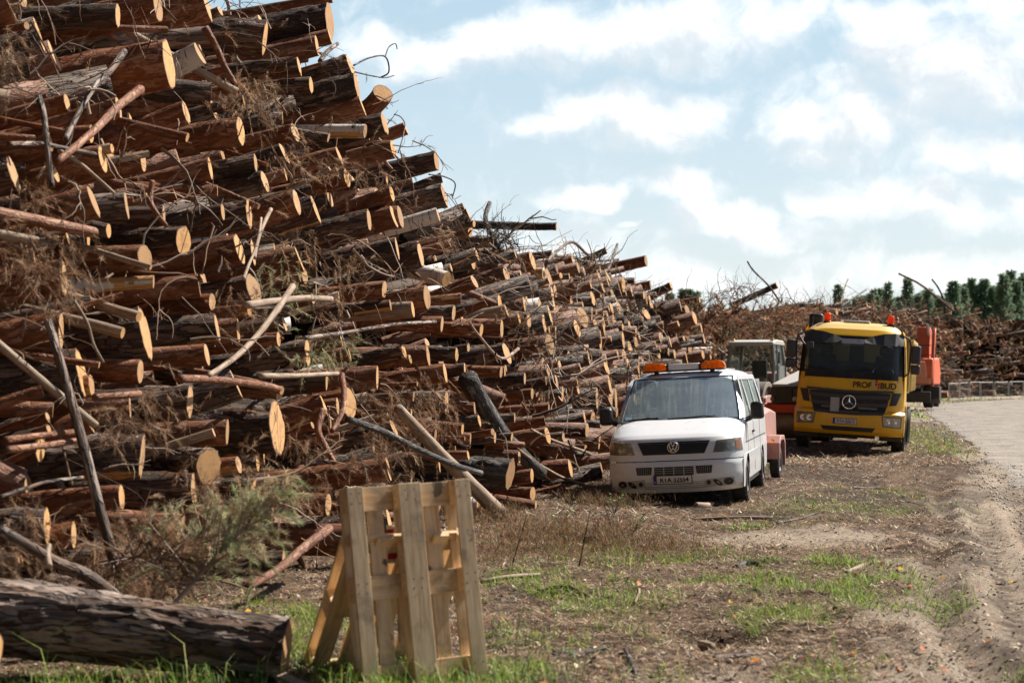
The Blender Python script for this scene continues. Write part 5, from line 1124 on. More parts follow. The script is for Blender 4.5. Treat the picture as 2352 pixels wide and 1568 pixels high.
def build_van():
    root = empty('delivery_van', (0, 0, 0)); root.matrix_world = Matrix.Translation((2.28, 23.7, -.015)) @ VROT @ Matrix.Diagonal((1, 1, .972, 1))
    tag(root, 'white van with an orange and white warning light bar on its roof', 'van')
    # body skin rows above the bumper
    prof = [(y, z) for y, z in zip(VP_Y, VP_Z) if z > .66]
    rows = [(VP_Y[3] + .006, .665)] + prof
    def dense(rows, k=4):
        out = []
        for (a, b) in zip(rows[:-1], rows[1:]):
            for s in range(k): out.append((a[0] + (b[0] - a[0]) * s / k, a[1] + (b[1] - a[1]) * s / k))
        return out + [rows[-1]]
    N = 30
    vs_ = [(-1 + 2 * j / N) for j in range(N + 1)]; vs_ = [math.copysign(1 - (1 - abs(v)) ** 1.25, v) for v in vs_]
    def sk(y, z, v):
        zz = z - (.045 * abs(v) ** 5 if z > .95 else 0) ; return (vW(z) * v, y + vb(v, z), zz)
    mb = MB(); rw = dense(rows)
    def addrows(rw, fn, mi=0, keep=None):
        V = [fn(y, z, v) for (y, z) in rw for v in vs_]; n = len(vs_)
        mb.add(V, [(i * n + j, i * n + j + 1, (i + 1) * n + j + 1, (i + 1) * n + j) for i in range(len(rw) - 1) for j in range(n - 1) if keep is None or keep((vs_[j] + vs_[j + 1]) / 2)], mi)
    addrows(rw, sk)
    # A pillars beside the glass + header
    wrow = dense([WS0, (1.23, 1.54), WS1], 6)
    def wk(y, z, v): return (vW(z) * v, y + .16 * abs(v) ** 2.4 + .10 * abs(v) ** 10, z - .03 * abs(v) ** 5 * (1 if z < 1.3 else .3))
    addrows(wrow, wk, 0, lambda v: abs(v) > .915)
    roof = dense([WS1, (1.68, 1.89), (1.85, 1.93), (2.3, 1.955), (3.2, 1.965), (4.2, 1.955), (4.7, 1.93), (4.84, 1.86)], 3)
    addrows(roof, lambda y, z, v: (vW(min(z, 1.85)) * v * (1), y + (.16 * abs(v) ** 2.4 + .10 * abs(v) ** 10) * max(0, 1 - (y - 1.6) / 1.5), z - .012 * v * v - .11 * abs(v) ** 7))
    # roof ribs
    for xx in (-.5, -.25, 0, .25, .5): mb.box((xx, 3.2, 1.962), (.04, 2.7, .012))
    # lower sides with wheel arches, upper sides with pillars
    def arch(cy, cz, r): return [(cy + r * math.cos(t), cz + r * math.sin(t)) for t in np.linspace(math.pi, 0, 14)]
    low = [(.29, .30), (.50, .26)] + arch(.93, .30, .395) + arch(3.95, .30, .395) + [(4.75, .28), (4.88, .35), (4.93, .7), (4.92, 1.12)]
    topc = [(.86 + .31, 1.16), (.5 + .31, 1.085), (.22 + .31, .985), (.14 + .31, .94), (.085 + .31, .9), (.05 + .31, .8), (.03 + .31, .7), (.30, .62)]
    for sx in (-1, 1):
        poly = [Vector((y, z, 0)) for y, z in low + [(4.92, 1.12), (1.17, 1.16)] + topc[1:]]
        tri = geometry.tessellate_polygon([poly]); mb.add([(sx * (vW(p.y) + (.012 if .5 < p.y < .9 and .6 < p.x < 1.4 else 0)), p.x, p.y) for p in poly], [tuple(t) for t in tri])
        def up(y0, z0, y1, z1, y2, z2, y3, z3, mi=0, o=0):
            mb.grid(lambda a, b: (lambda y, z: (sx * (vW(z) + o), y, z))((y0 * (1 - a) + y1 * a) * (1 - b) + (y3 * (1 - a) + y2 * a) * b, (z0 * (1 - a) + z1 * a) * (1 - b) + (z3 * (1 - a) + z2 * a) * b), 1, 6, mi)
        up(1.12, 1.15, 1.24, 1.15, 1.82, 1.78, 1.70, 1.86); up(2.22, 1.12, 2.36, 1.12, 2.30, 1.78, 2.18, 1.78); up(3.45, 1.12, 3.58, 1.12, 3.55, 1.78, 3.44, 1.78); up(4.62, 1.12, 4.92, 1.12, 4.84, 1.80, 4.6, 1.78)
        up(1.72, 1.78, 4.84, 1.78, 4.8, 1.86, 1.86, 1.86); up(1.17, 1.10, 4.92, 1.10, 4.92, 1.17, 1.2, 1.165)
        # door shut lines and rubbing groove
        for y in (1.22, 2.29, 3.5): mb.box((sx * (vW(.8) + .001), y, .75), (.004, .008, .75), None, 1)
        mb.box((sx * (vW(.86) + .002), 2.7, .86), (.006, 3.9, .012), None, 1)
    # tail with window opening
    mb.box((0, 4.92, .72), (1.86, .04, .80)); mb.box((-.78, 4.88, 1.45), (.20, .04, .66)); mb.box((.78, 4.88, 1.45), (.20, .04, .66)); mb.box((0, 4.88, 1.80), (1.5, .04, .12)); mb.box((0, 4.9, 1.17), (1.8, .04, .14)); mb.box((0, 4.88, 1.45), (.10, .04, .6))
    mb.box((0, 2.6, .27), (1.80, 4.1, .10), None, 1)
    b = mb.build('body', [M['white'], M['black']], root, 35)
    # shut line between bonnet and wings
    ln = MB()
    for sx in (-1, 1): ln.tube([(sx * .90 * .985, VS(.88, .94) + .05, .955), (sx * .915, .72, 1.10), (sx * .905, 1.0, 1.20)], .004, 4)
    ln.build('bonnet_gap', M['black'], root)
    # bumper
    bm = MB(); r2 = dense([(VP_Y[i], VP_Z[i]) for i in range(3)] + [(.006, .60), (.03, .652)], 5); n = len(vs_)
    V = [(vW(z) * v * 1.004, y + vb(v, z) - .012, z + (.02 * abs(v) ** 2 if z < .3 else 0)) for (y, z) in r2 for v in vs_]
    bm.add(V, [(i * n + j, i * n + j + 1, (i + 1) * n + j + 1, (i + 1) * n + j) for i in range(len(r2) - 1) for j in range(n - 1)])
    for sx in (-1, 1):   # wrap to the arch
        bm.grid(lambda a, q: (sx * (vW(.3 + .35 * q) * 1.004), .29 + a * .26, .235 + .415 * q), 3, 4)
    bumper = bm.build('bumper', M['white'], root, 35)
    g = MB()
    for z in (.345, .318, .29, .262): g.patch([(-.42, z), (.42, z), (.42, z + .008), (-.42, z + .008)], VS, .024, 12, 1, .02)
    g.build('bumper_groove', simple('groove_grey', (.35, .33, .30), .6), bumper)
    q = MB(); q.patch([(-.275, .455), (.275, .455), (.275, .575), (-.275, .575)], VS, .026, 10, 2, .02)
    lg = q.build('lower_grille', M['black'], bumper); q = MB()
    for z in (.483, .514, .545): q.patch([(-.27, z), (.27, z), (.27, z + .006), (-.27, z + .006)], VS, .031, 10, 1, .008)
    for x in (-.14, 0, .14): q.patch([(x - .006, .457), (x + .006, .457), (x + .006, .573), (x - .006, .573)], VS, .032, 1, 1, .008)
    q.build('bars', M['lgrey'], lg)
    for sx in (-1, 1):
        q = MB(); q.patch([(sx * .42 - .10, .468), (sx * .42 + .10, .468), (sx * .42 + .115, .578), (sx * .42 - .115, .578)], VS, .026, 4, 2, .02); ve = q.build('bumper_vent', M['black'], bumper); q = MB()
        for k in range(7): q.patch([(sx * .42 - .085 + k * .0265, .475), (sx * .42 - .079 + k * .0265, .475), (sx * .42 - .079 + k * .0265, .57), (sx * .42 - .085 + k * .0265, .57)], VS, .031, 1, 1, .006)
        q.build('bars', simple('vent_grey', (.30, .28, .25), .6), ve)
        # empty fog lamp hole: pale tray with torn dark openings
        q = MB(); q.patch([(sx * .62 - .21, .265), (sx * .62 + .21, .285), (sx * .62 + .20, .40), (sx * .62 - .19, .375)], VS, .024, 6, 2, .02)
        fo = q.build('fog_lamp_recess', simple('tray', (.48, .46, .43), .6, 0, .3, 20), bumper); q = MB()
        def disc(cx, cz, rx, rz, sl=0):
            vs = [(cx + rx * math.cos(t) + sl * rz * math.sin(t), 0, cz + rz * math.sin(t)) for t in np.linspace(0, 6.283, 15)[:-1]]; q.add([(x, VS(x, z) - .030, z) for x, _, z in vs], [tuple(range(14))])
        disc(sx * .745, .337, .064, .052); disc(sx * .60, .327, .045, .052, -.8); disc(sx * .475, .335, .032, .034)
        q.build('torn_opening', M['black'], fo)
        # headlamps
        q = MB(); q.patch([(sx * .55, .755), (sx * .945, .765), (sx * .925, .95), (sx * .60, .925)] if sx > 0 else [(-.945, .765), (-.55, .755), (-.60, .925), (-.925, .95)], VS, .006, 10, 5, .02)
        hl = q.build('headlight', M['hl'], root); q = MB()
        qd = [(sx * .86, .785), (sx * .925, .785), (sx * .912, .925), (sx * .85, .92)]; qd = qd if sx > 0 else [qd[1], qd[0], qd[3], qd[2]]
        q.patch(qd, VS, .010, 3, 3, .004); q.build('indicator', simple('faded_amber', (.32, .14, .07), .25, 0, .1, 20, .5), hl)
    # grille and emblem
    q = MB(); q.patch([(-.43, .75), (.43, .75), (.51, .932), (-.51, .932)], VS, .004, 12, 4, .01); gr = q.build('grille', M['black'], root); q = MB()
    for k in range(5): z = .772 + k * .032; w_ = .425 + .0150 * k + .01; q.patch([(-w_, z), (w_, z), (w_, z + .010), (-w_, z + .010)], VS, .018, 12, 1, .015)
    q.build('bars', M['dgrey'], gr)
    em = MB(); cz = .852; yf = VS(0, cz) - .03
    em.lathe([(yf + .03, .088), (yf, .088), (yf - .003, .084), (yf - .003, .0005)], 'y', (0, 0, cz), 36, 1)
    em.lathe([(yf - .003, .083), (yf - .012, .081), (yf - .012, .071), (yf - .003, .069)], 'y', (0, 0, cz), 36)
    def bar(p, q_, w_):
        d = Vector((q_[0] - p[0], q_[1] - p[1])).normalized() * 1; nrm = Vector((-d.y, d.x)) * w_ / 2
        em.prism([(p[0] - nrm.x, cz + p[1] - nrm.y), (q_[0] - nrm.x, cz + q_[1] - nrm.y), (q_[0] + nrm.x, cz + q_[1] + nrm.y), (p[0] + nrm.x, cz + p[1] + nrm.y)], 'y', yf - .012, yf - .003)
    for s in (-1, 1):
        bar((s * .030, .066), (0, .008), .014); bar((s * .058, .044), (s * .028, -.058), .014); bar((s * .028, -.058), (0, -.006), .014)
    em.build('emblem', [M['chrome'], M['blogo']], gr, 25)
    # number plate
    px, pz = -.02, .392
    q = MB(); q.patch([(px - .27, pz - .062), (px + .27, pz - .062), (px + .27, pz + .062), (px - .27, pz + .062)], VS, .040, 8, 2, .03); pf = q.build('number_plate', M['black'], bumper)
    q = MB(); q.patch([(px - .262, pz - .055), (px + .262, pz - .055), (px + .262, pz + .055), (px - .262, pz + .055)], VS, .043, 8, 2, .003); q.build('plate_face', M['plate'], pf)
    q = MB(); q.patch([(px - .262, pz - .055), (px - .222, pz - .055), (px - .222, pz + .055), (px - .262, pz + .055)], VS, .046, 2, 2, .003); q.build('blue_band', M['pblue'], pf)
    VP = lambda x, z: VS(px, pz) + (VS(x, pz) - VS(px, pz))
    text_obj('lettering', 'RTA 32554', .112, M['ink'], pf, VP, px + .022, pz - .002, .0465, .76, 1.02, .0025)
    text_obj('country_letters', 'PL', .03, M['plate'], pf, VP, px - .242, pz - .034, .049)
    # windscreen
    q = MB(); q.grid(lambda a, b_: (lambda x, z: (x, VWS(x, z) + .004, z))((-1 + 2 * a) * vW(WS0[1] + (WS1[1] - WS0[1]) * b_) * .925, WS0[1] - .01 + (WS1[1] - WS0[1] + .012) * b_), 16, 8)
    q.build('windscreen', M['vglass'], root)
    q = MB()   # black rubber seal
    for sx in (-1, 1): q.tube([(sx * vW(z) * .922, VWS(vW(z) * .922, z), z - .002) for z in np.linspace(WS0[1] - .02, WS1[1], 7)], .011, 6)
    q.tube([(x, VWS(x, WS1[1]) , WS1[1] - .002 * (x / .8) ** 2) for x in np.linspace(-.72, .72, 11)], .010, 6); q.tube([(x, VWS(x, WS0[1]) - .01, WS0[1] - .012 - .028 * (abs(x) / .86) ** 5) for x in np.linspace(-.86, .86, 15)], .013, 6)
    q.build('windscreen_seal', M['black'], root)
    q = MB(); q.patch([(-.80, 1.25), (-.71, 1.25), (-.71, 1.29), (-.80, 1.29)], VWS, .002, 1, 1, .002); q.build('sticker', simple('sticker_blue', (.35, .55, .68), .5), root)
    for (x0, x1) in ((-.72, -.20), (-.12, .62)):
        q = MB(); q.tube([(x1, VWS(x1, 1.25) - .03, 1.225), (x1 - .25, VWS(x1 - .25, 1.28) - .03, 1.268), (x0, VWS(x0, 1.25) - .03, 1.232)], [.010, .008, .007], 6)
        q.tube([(x0 - .04, VWS(x0, 1.25) - .022, 1.243), (x1 - .1, VWS(x1, 1.27) - .02, 1.262)], .009, 5); q.build('wiper', M['black'], root)
    # side and rear glass
    for sx in (-1, 1):
        for (a, b_, c_, d_) in ((1.26, 2.24, 2.2, 1.78), (2.36, 3.46, 3.44, 2.31), (3.58, 4.64, 4.6, 3.56)):
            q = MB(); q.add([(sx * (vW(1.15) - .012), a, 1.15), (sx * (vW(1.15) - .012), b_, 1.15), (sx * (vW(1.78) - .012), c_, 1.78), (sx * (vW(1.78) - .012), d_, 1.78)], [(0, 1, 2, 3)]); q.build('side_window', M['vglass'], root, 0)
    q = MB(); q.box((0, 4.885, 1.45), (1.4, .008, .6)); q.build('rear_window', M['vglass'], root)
    # interior
    q = MB(); q.box((0, 1.35, 1.10), (1.74, .62, .16), None, 0, (.97, .9)); q.box((-.36, 1.1, 1.2), (.42, .3, .08), None, 0, (.8, .6)); q.box((0, 2.9, .42), (1.75, 4.0, .05)); q.build('dashboard', M['seat'], root, 30, .03)
    for (sx_, y, w_) in ((.47, 2.15, .50), (-.12, 2.15, .38), (-.50, 2.15, .40), (.45, 3.25, .48), (0, 3.25, .42), (-.45, 3.25, .48)):
        q = MB(); q.box((sx_, y - .2, .72), (w_, .5, .16)); q.box((sx_, y + .12, 1.06), (w_, .16, .62), Matrix.Rotation(R(-12), 3, 'X'), 0, (.85, 1)); q.box((sx_, y + .22, 1.49), (.26, .10, .19)); q.build('seat', M['seat'], root, 30, .035)
    q = MB(); q.lathe([(0, .19), (.012, .202), (0, .214), (-.012, .202), (0, .19)], 'y', (0, 0, 0), 28); q.box((0, 0, 0), (.38, .02, .06)); q.xf(Matrix.Translation((.42, 1.62, 1.24)) @ Matrix.Rotation(R(-35), 4, 'X')); q.build('steering_wheel', M['black'], root)
    q = MB(); q.box((0, 1.66, 1.73), (.24, .03, .07)); q.tube([(0, 1.66, 1.75), (0, 1.60, 1.81)], .01, 6); q.build('rear_view_mirror', M['black'], root, 30, .01)
    # door mirrors
    for sx in (-1, 1):
        q = MB(); q.box((sx * 1.105, 1.16, 1.31), (.20, .14, .26), None, 0, (.92, .85)); mi_ = q.build('door_mirror', M['black'], root, 30, .045); q = MB(); q.tube([(sx * .90, 1.26, 1.17), (sx * .99, 1.22, 1.20), (sx * 1.06, 1.19, 1.25)], [.045, .04, .045], 8); q.build('mirror_arm', M['black'], mi_)
    q = MB(); q.box((.965, 2.10, .98), (.03, .16, .035)); q.build('door_handle', M['black'], root, 30, .01)
    # light bar
    q = MB(); q.box((0, 1.98, 2.012), (1.20, .25, .022), None, 0); q.box((-.42, 1.98, 1.965), (.06, .18, .07)); q.box((.42, 1.98, 1.965), (.06, .18, .07)); lb = q.build('light_bar', M['black'], root, 30, .008); lb.location = (0, -.10, -.055)
    q = MB(); q.box((0, 1.98, 2.07), (.46, .24, .095)); q.build('centre_panel', simple('panel_white', (.86, .86, .90), .4, 0, .3, 14, 0, 0, (.4, .36, .3)), lb, 30, .012)
    q = MB(); q.box((-.245, 1.98, 2.062), (.03, .25, .095)); q.box((.245, 1.98, 2.062), (.03, .25, .095)); q.build('divider', M['black'], lb)
    for s in (-1, 1):
        q = MB(); pr = [(.262, 2.025), (.615, 2.022), (.625, 2.055), (.59, 2.125), (.53, 2.15), (.36, 2.145), (.262, 2.115)]
        q.prism([(s * a, b_) for a, b_ in pr], 'y', 1.855, 2.105); q.build('amber_lens', M['amber'], lb, 30, .018)
        q = MB()
        q.box((s * .45, 1.97, 2.08), (.22, .10, .07)); q.build('lamp_reflector', simple('dark_amber', (.45, .08, .005), .3), lb)
    for y in (.93, 3.95):
        for sx in (-1, 1): wheel(root, (sx * .835, y, .30), .325, .215, sx)
    q = MB()
    for y in (.93, 3.95): q.lathe([(-.72, .03), (.72, .03)], 'x', (0, y, .30), 8); 
    for sx in (-1, 1):
        for y in (.93, 3.95): q.grid(lambda a, b_: (sx * (.70 + b_ * .235), y + .39 * math.cos(math.pi * a), .30 + .39 * math.sin(math.pi * a)), 12, 1)
    q.box((0, 2.5, .35), (1.3, 3.8, .08)); q.build('underbody', M['black'], root)
    return root
build_van()
# ---------------- yellow truck
TPY = [.10, .02, 0, 0, .05, .06, .08, .11, .16, .29, .36, .50, .72, 1.0, 1.6, 2.1, 2.25]; TPZ = [.42, .50, .62, .93, .99, 1.2, 1.45, 1.62, 1.80, 2.55, 2.68, 2.84, 2.95, 3.0, 3.02, 2.99, 2.93]
def tW(z): return itp(z, [0, .42, .97, 1.0, 1.8, 2.6, 2.8, 2.95, 3.02], [1.22, 1.245, 1.25, 1.22, 1.20, 1.15, 1.11, 1.03, .95])
def tb(v): v = abs(v); return .06 * v * v + .22 * v ** 8
def TS(x, z): return itp(z, TPZ, TPY) + tb(min(1, abs(x) / tW(z)))
def build_truck():
    root = empty('tipper_truck', (0, 0, 0)); root.matrix_world = Matrix.Translation((7.64, 38.9, .03)) @ Matrix.Rotation(R(-14.5), 4, 'Z') @ Matrix.Rotation(R(3.4), 4, 'Y')
    tag(root, 'yellow tipper truck with black windscreen surround, facing the camera', 'truck')
    N = 28; vs_ = [math.copysign(1 - (1 - abs(-1 + 2 * j / N)) ** 1.2, -1 + 2 * j / N) for j in range(N + 1)]; n = len(vs_)
    def rows(i0, i1, k=4):
        out = []
        for i in range(i0, i1):
            for s in range(k): out.append((TPY[i] + (TPY[i + 1] - TPY[i]) * s / k, TPZ[i] + (TPZ[i + 1] - TPZ[i]) * s / k))
        return out + [(TPY[i1], TPZ[i1])]
    def skin(mb, rw, keep=None, mi=0, o=0, fade=True):
        V = [(tW(z) * v, y + tb(v) * (1 if y < .6 else max(0, 1 - (y - .6) / 1.0)) - o, z - (.10 * abs(v) ** 6 if z > 2.8 else 0)) for (y, z) in rw for v in vs_]
        mb.add(V, [(i * n + j, i * n + j + 1, (i + 1) * n + j + 1, (i + 1) * n + j) for i in range(len(rw) - 1) for j in range(n - 1) if keep is None or keep((vs_[j] + vs_[j + 1]) / 2)], mi)
    mb = MB(); skin(mb, rows(4, 8)); skin(mb, rows(8, 9), lambda v: abs(v) > .97); skin(mb, rows(9, 11), lambda v: True)
    for sx in (-1, 1):   # cab side
        for (z0, z1, y0, y1) in ((1.0, 1.82, .34, 2.2), (2.5, 2.85, .55, 2.2)):
            mb.grid(lambda a, b_: (sx * tW(z0 + (z1 - z0) * b_), y0 + (y1 - y0) * a, z0 + (z1 - z0) * b_), 2, 5)
        mb.grid(lambda a, b_: (sx * tW(1.8 + .8 * b_), 1.55 + .65 * a, 1.8 + .8 * b_), 1, 3); mb.grid(lambda a, b_: (sx * tW(1.8 + .8 * b_), .36 + .13 * b_ + .14 * a, 1.8 + .8 * b_), 1, 3)
    mb.build('cab', M['yellow'], root, 32)
    mb = MB(); skin(mb, rows(11, 16)); mb.build('roof', M['roofy'], root, 35)
    # rear wall of cab with two windows
    q = MB(); y = 2.2
    q.box((0, y, 1.55), (2.3, .05, 1.1)); q.box((0, y, 2.75), (2.2, .05, .32)); q.box((0, y, 2.35), (.34, .05, .52)); q.box((-.95, y, 2.35), (.4, .05, .52)); q.box((.88, y, 2.35), (.52, .05, .52)); q.build('cab_rear_wall', M['dgrey'], root)
    # black windscreen surround, glass
    q = MB(); skin(q, rows(8, 9), lambda v: abs(v) > .90, 0, .004); skin(q, rows(9, 10), None, 0, .003)
    q.patch([(-1.18, 1.70), (1.18, 1.70), (1.17, 1.87), (-1.17, 1.87)], TS, .006, 16, 2, .02); q.build('windscreen_surround', M['black'], root, 35)
    q = MB(); q.grid(lambda a, b_: (lambda x, z: (x, TS(x, z) + .012, z))((-1 + 2 * a) * 1.075 * (1 - .035 * b_), 1.84 + .72 * b_), 16, 6); q.build('windscreen', M['tglass'], root)
    # lower apron seam lines
    q = MB()
    for sx in (-1, 1): q.tube([(sx * (1.06 - .09 * t), TS(1.06, 1.72 - t * .72) - .004, 1.72 - t * .72) for t in (0, .4, 1)], .006, 4)
    q.build('panel_seam', M['black'], root)
    # sun visor
    for sx in (-1, 1):
        q = MB()
        top = [(1.14, 2.76), (.95, 2.78), (.7, 2.76), (.45, 2.70), (.27, 2.62)]; bot = [(1.13, 2.50), (.95, 2.49), (.7, 2.49), (.45, 2.51), (.27, 2.53)]
        for k in range(4):
            a, b_, c_, d_ = bot[k], bot[k + 1], top[k + 1], top[k]
            pts = [(sx * a[0], TS(a[0], a[1]) - .10, a[1]), (sx * b_[0], TS(b_[0], b_[1]) - .10, b_[1]), (sx * c_[0], TS(c_[0], min(c_[1], 2.7)) - .035, c_[1]), (sx * d_[0], TS(d_[0], min(d_[1], 2.7)) - .035, d_[1])]
            q.add(pts + [(p[0], p[1] + .07, p[2]) for p in pts], [(0, 1, 2, 3), (4, 7, 6, 5), (0, 4, 5, 1), (1, 5, 6, 2), (2, 6, 7, 3), (3, 7, 4, 0)])
        sv = q.build('sun_visor', M['dgrey'], root, 40)
    q = MB()
    pts = [(-.24, .15, 2.50), (.24, .15, 2.50), (.28, .20, 2.61), (-.28, .20, 2.61)]; q.add(pts + [(a, b_ + .06, c_) for a, b_, c_ in pts], [(0, 1, 2, 3), (4, 7, 6, 5), (0, 4, 5, 1), (1, 5, 6, 2), (2, 6, 7, 3), (3, 7, 4, 0)])
    q.build('centre_plate', simple('visor_silver', (.62, .66, .74), .3, .3, .1, 8), sv)
    # side windows, doors lines
    for sx in (-1, 1):
        q = MB(); q.grid(lambda a, b_: (sx * (tW(1.8 + .75 * b_) - .01), .46 + .12 * b_ + (1.1 - .12 * b_) * a, 1.8 + .75 * b_), 1, 3); q.build('side_window', M['tglass'], root, 0)
    # grille: dark insert with four slats
    G = [(-.78, .86), (.78, .86), (.92, 1.40), (-.92, 1.40)]
    q = MB(); q.patch(G, TS, .012, 14, 6, .03)
    for sx in (-1, 1):
        w_ = [(sx * .90, 1.12), (sx * 1.05, 1.14), (sx * 1.15, 1.42), (sx * .95, 1.42)]; w_ = w_ if sx > 0 else [w_[1], w_[0], w_[3], w_[2]]; q.patch(w_, TS, .012, 4, 4, .03)
    gr = q.build('grille', M['black'], root); q = MB()
    for (z0, z1, w0) in ((1.385, 1.435, .97), (1.24, 1.32, .90), (1.06, 1.14, .85), (.87, .95, .78)):
        for sx in (-1, 1):
            qd = [(sx * .18, z0), (sx * w0, z0 + .03), (sx * (w0 + .02), z1 + .03), (sx * .18, z1)]; qd = qd if sx > 0 else [qd[1], qd[0], qd[3], qd[2]]; q.patch(qd, TS, .045, 8, 2, .05)
        q.patch([(-.18, z0), (.18, z0), (.18, z1), (-.18, z1)], TS, .045, 2, 1, .05)
    q.build('slat', M['dgrey'], gr, 25)
    q = MB()
    for k in range(22): x = .22 + k * .019; q.patch([(x, 1.0), (x + .008, 1.0), (x + .008, 1.055), (x, 1.055)], TS, .02, 1, 1, .01); q.patch([(-x, 1.0), (-x + .008, 1.0), (-x + .008, 1.055), (-x, 1.055)], TS, .02, 1, 1, .01)
    q.build('mesh_insert', M['lgrey'], gr)
    em = MB(); cz = 1.16; yf = TS(0, cz) - .055
    em.lathe([(yf, .150), (yf - .014, .157), (yf - .014, .142), (yf, .136)], 'y', (0, 0, cz), 40)
    em.lathe([(yf + .002, .14), (yf + .002, .0005)], 'y', (0, 0, cz), 40, 1)
    for k in range(3):
        a = math.pi / 2 + k * 2.0944; tip = (.142 * math.cos(a), cz + .142 * math.sin(a)); l = (.024 * math.cos(a + 1.9), cz + .024 * math.sin(a + 1.9)); r_ = (.024 * math.cos(a - 1.9), cz + .024 * math.sin(a - 1.9))
        em.add([(tip[0], yf - .008, tip[1]), (l[0], yf - .002, l[1]), (0, yf - .022, cz), (r_[0], yf - .002, r_[1])], [(0, 1, 2), (0, 2, 3)])
    em.build('emblem', [M['chrome'], M['black']], gr, 20)
    q = MB(); q.patch([(-.42, .93), (-.22, .93), (-.22, 1.25), (-.42, 1.25)], TS, .065, 2, 2, .02); q.build('grey_plate', M['lgrey'], gr)
    # bumper
    q = MB(); skin(q, rows(0, 3, 3), None, 0, .03); rw = [(-.0, .93), (.08, .985)]; skin(q, rw, None, 0, .03)
    for sx in (-1, 1): q.grid(lambda a, b_: (sx * (tW(.45 + .5 * b_)), .24 + a * .42, .45 + .5 * b_), 2, 3)
    bu = q.build('bumper', M['yellow'], root, 35)
    q = MB(); q.patch([(-.55, .50), (.55, .50), (.62, .60), (-.62, .60)], TS, .036, 12, 2, .02); q.build('air_slot', M['black'], bu)
    for sx in (-1, 1):
        qd = [(sx * .80, .66), (sx * 1.16, .64), (sx * 1.17, .86), (sx * .76, .86)]; qo = [(sx * .78, .64), (sx * 1.18, .62), (sx * 1.19, .88), (sx * .74, .88)]
        if sx < 0: qd = [qd[1], qd[0], qd[3], qd[2]]; qo = [qo[1], qo[0], qo[3], qo[2]]
        q = MB(); q.patch(qo, TS, .036, 6, 3, .02); hl = q.build('headlight', M['dgrey'], bu, 30, .01)
        q = MB(); q.patch(qd, TS, .042, 6, 3, .01); q.build('lens', simple('clear_lens', (.30, .29, .26), .12, .5, .9, 22, .6, 0, (.10, .08, .06)), hl)
        for cx in (.88, 1.03): 
            z = MB(); yy = TS(cx, .76) - .044; z.lathe([(yy + .01, .055), (yy - .004, .062), (yy - .004, .05), (yy + .004, .0005)], 'y', (sx * cx, 0, .76), 20); z.build('reflector', M['chrome'], hl)
        q = MB(); q.box((sx * 1.262, .30, .80), (.012, .10, .06)); q.build('side_marker', M['amberl'], bu)
    px, pz = -.07, .72
    q = MB(); q.patch([(px - .27, pz - .07), (px + .27, pz - .07), (px + .27, pz + .07), (px - .27, pz + .07)], TS, .042, 8, 2, .02); pf = q.build('number_plate', M['black'], bu)
    q = MB(); q.patch([(px - .262, pz - .058), (px + .262, pz - .058), (px + .262, pz + .058), (px - .262, pz + .058)], TS, .045, 8, 2, .003); q.build('plate_face', M['plate'], pf)
    q = MB(); q.patch([(px - .262, pz - .058), (px - .222, pz - .058), (px - .222, pz + .058), (px - .262, pz + .058)], TS, .048, 2, 2, .003); q.build('blue_band', M['pblue'], pf)
    text_obj('lettering', 'RTA 52613', .115, M['ink'], pf, TS, px + .022, pz - .002, .0485, .76, 1.0, .0008)
    # writing on the apron
    lg = empty('company_logo', (0, 0, 0)); lg.parent = root
    text_obj('lettering', 'PROF', .185, M['ink'], lg, TS, .265, 1.565, .006, .95, 1.0, .005); text_obj('lettering', 'BUD', .185, M['ink'], lg, TS, .85, 1.565, .006, .98, 1.0, .005)
    q = MB()
    for (x, z0, z1, mi) in ((.500, 1.505, 1.68, 1), (.556, 1.56, 1.76, 0), (.556, 1.505, 1.545, 1), (.612, 1.575, 1.63, 0), (.612, 1.505, 1.56, 0)): q.patch([(x, z0), (x + .045, z0), (x + .045, z1), (x, z1)], TS, .004, 1, 1, .004, mi)
    q.build('bars', [M['red'], M['lgrey']], lg)
    text_obj('model_name', 'Actros', .10, M['chrome'], root, TS, .80, 1.45, .012, 1.15, 1.15, .002, .25)
    q = MB(); q.lathe([(TS(0, 1.66) - .004, .03), (TS(0, 1.66) - .008, .0005)], 'y', (0, 0, 1.66), 16); q.build('badge', M['lgrey'], root)
    # wipers
    for (x0, z0, x1, z1) in ((-.35, 1.76, -.98, 1.93), (.80, 1.76, .12, 1.93)):
        q = MB(); q.tube([(x0, TS(x0, z0) - .03, z0), ((x0 + x1) / 2, TS((x0 + x1) / 2, 1.9) - .04, (z0 + z1) / 2 + .03), (x1, TS(x1, z1) - .03, z1)], [.014, .010, .008], 6); q.tube([(x1 - .16, TS(x1, z1) - .02, z1 + .01), (x1 + .5, TS(x1 + .5, z1) - .02, z1 - .02)], .009, 5); q.build('wiper', M['black'], root)
    # mirrors
    for sx in (-1, 1):
        q = MB(); q.box((sx * 1.42, .42, 2.32), (.22, .16, .42), None, 0, (.95, .9)); q.box((sx * 1.42, .42, 1.98), (.22, .16, .22)); mi_ = q.build('door_mirror', M['dgrey'], root, 30, .04)
        q = MB(); q.tube([(sx * 1.14, .48, 2.72), (sx * 1.26, .40, 2.66), (sx * 1.30, .42, 2.5), (sx * 1.28, .42, 1.9), (sx * 1.18, .48, 1.80)], .022, 7); q.build('mirror_arm', M['black'], mi_)
    q = MB(); q.tube([(-1.12, .30, 2.62), (-1.20, .06, 2.60), (-1.10, -.04, 2.46), (-1.02, -.06, 2.38)], .025, 8); q.box((-.95, -.05, 2.42), (.16, .12, .14)); q.build('front_view_mirror', M['dgrey'], root, 30, .03)
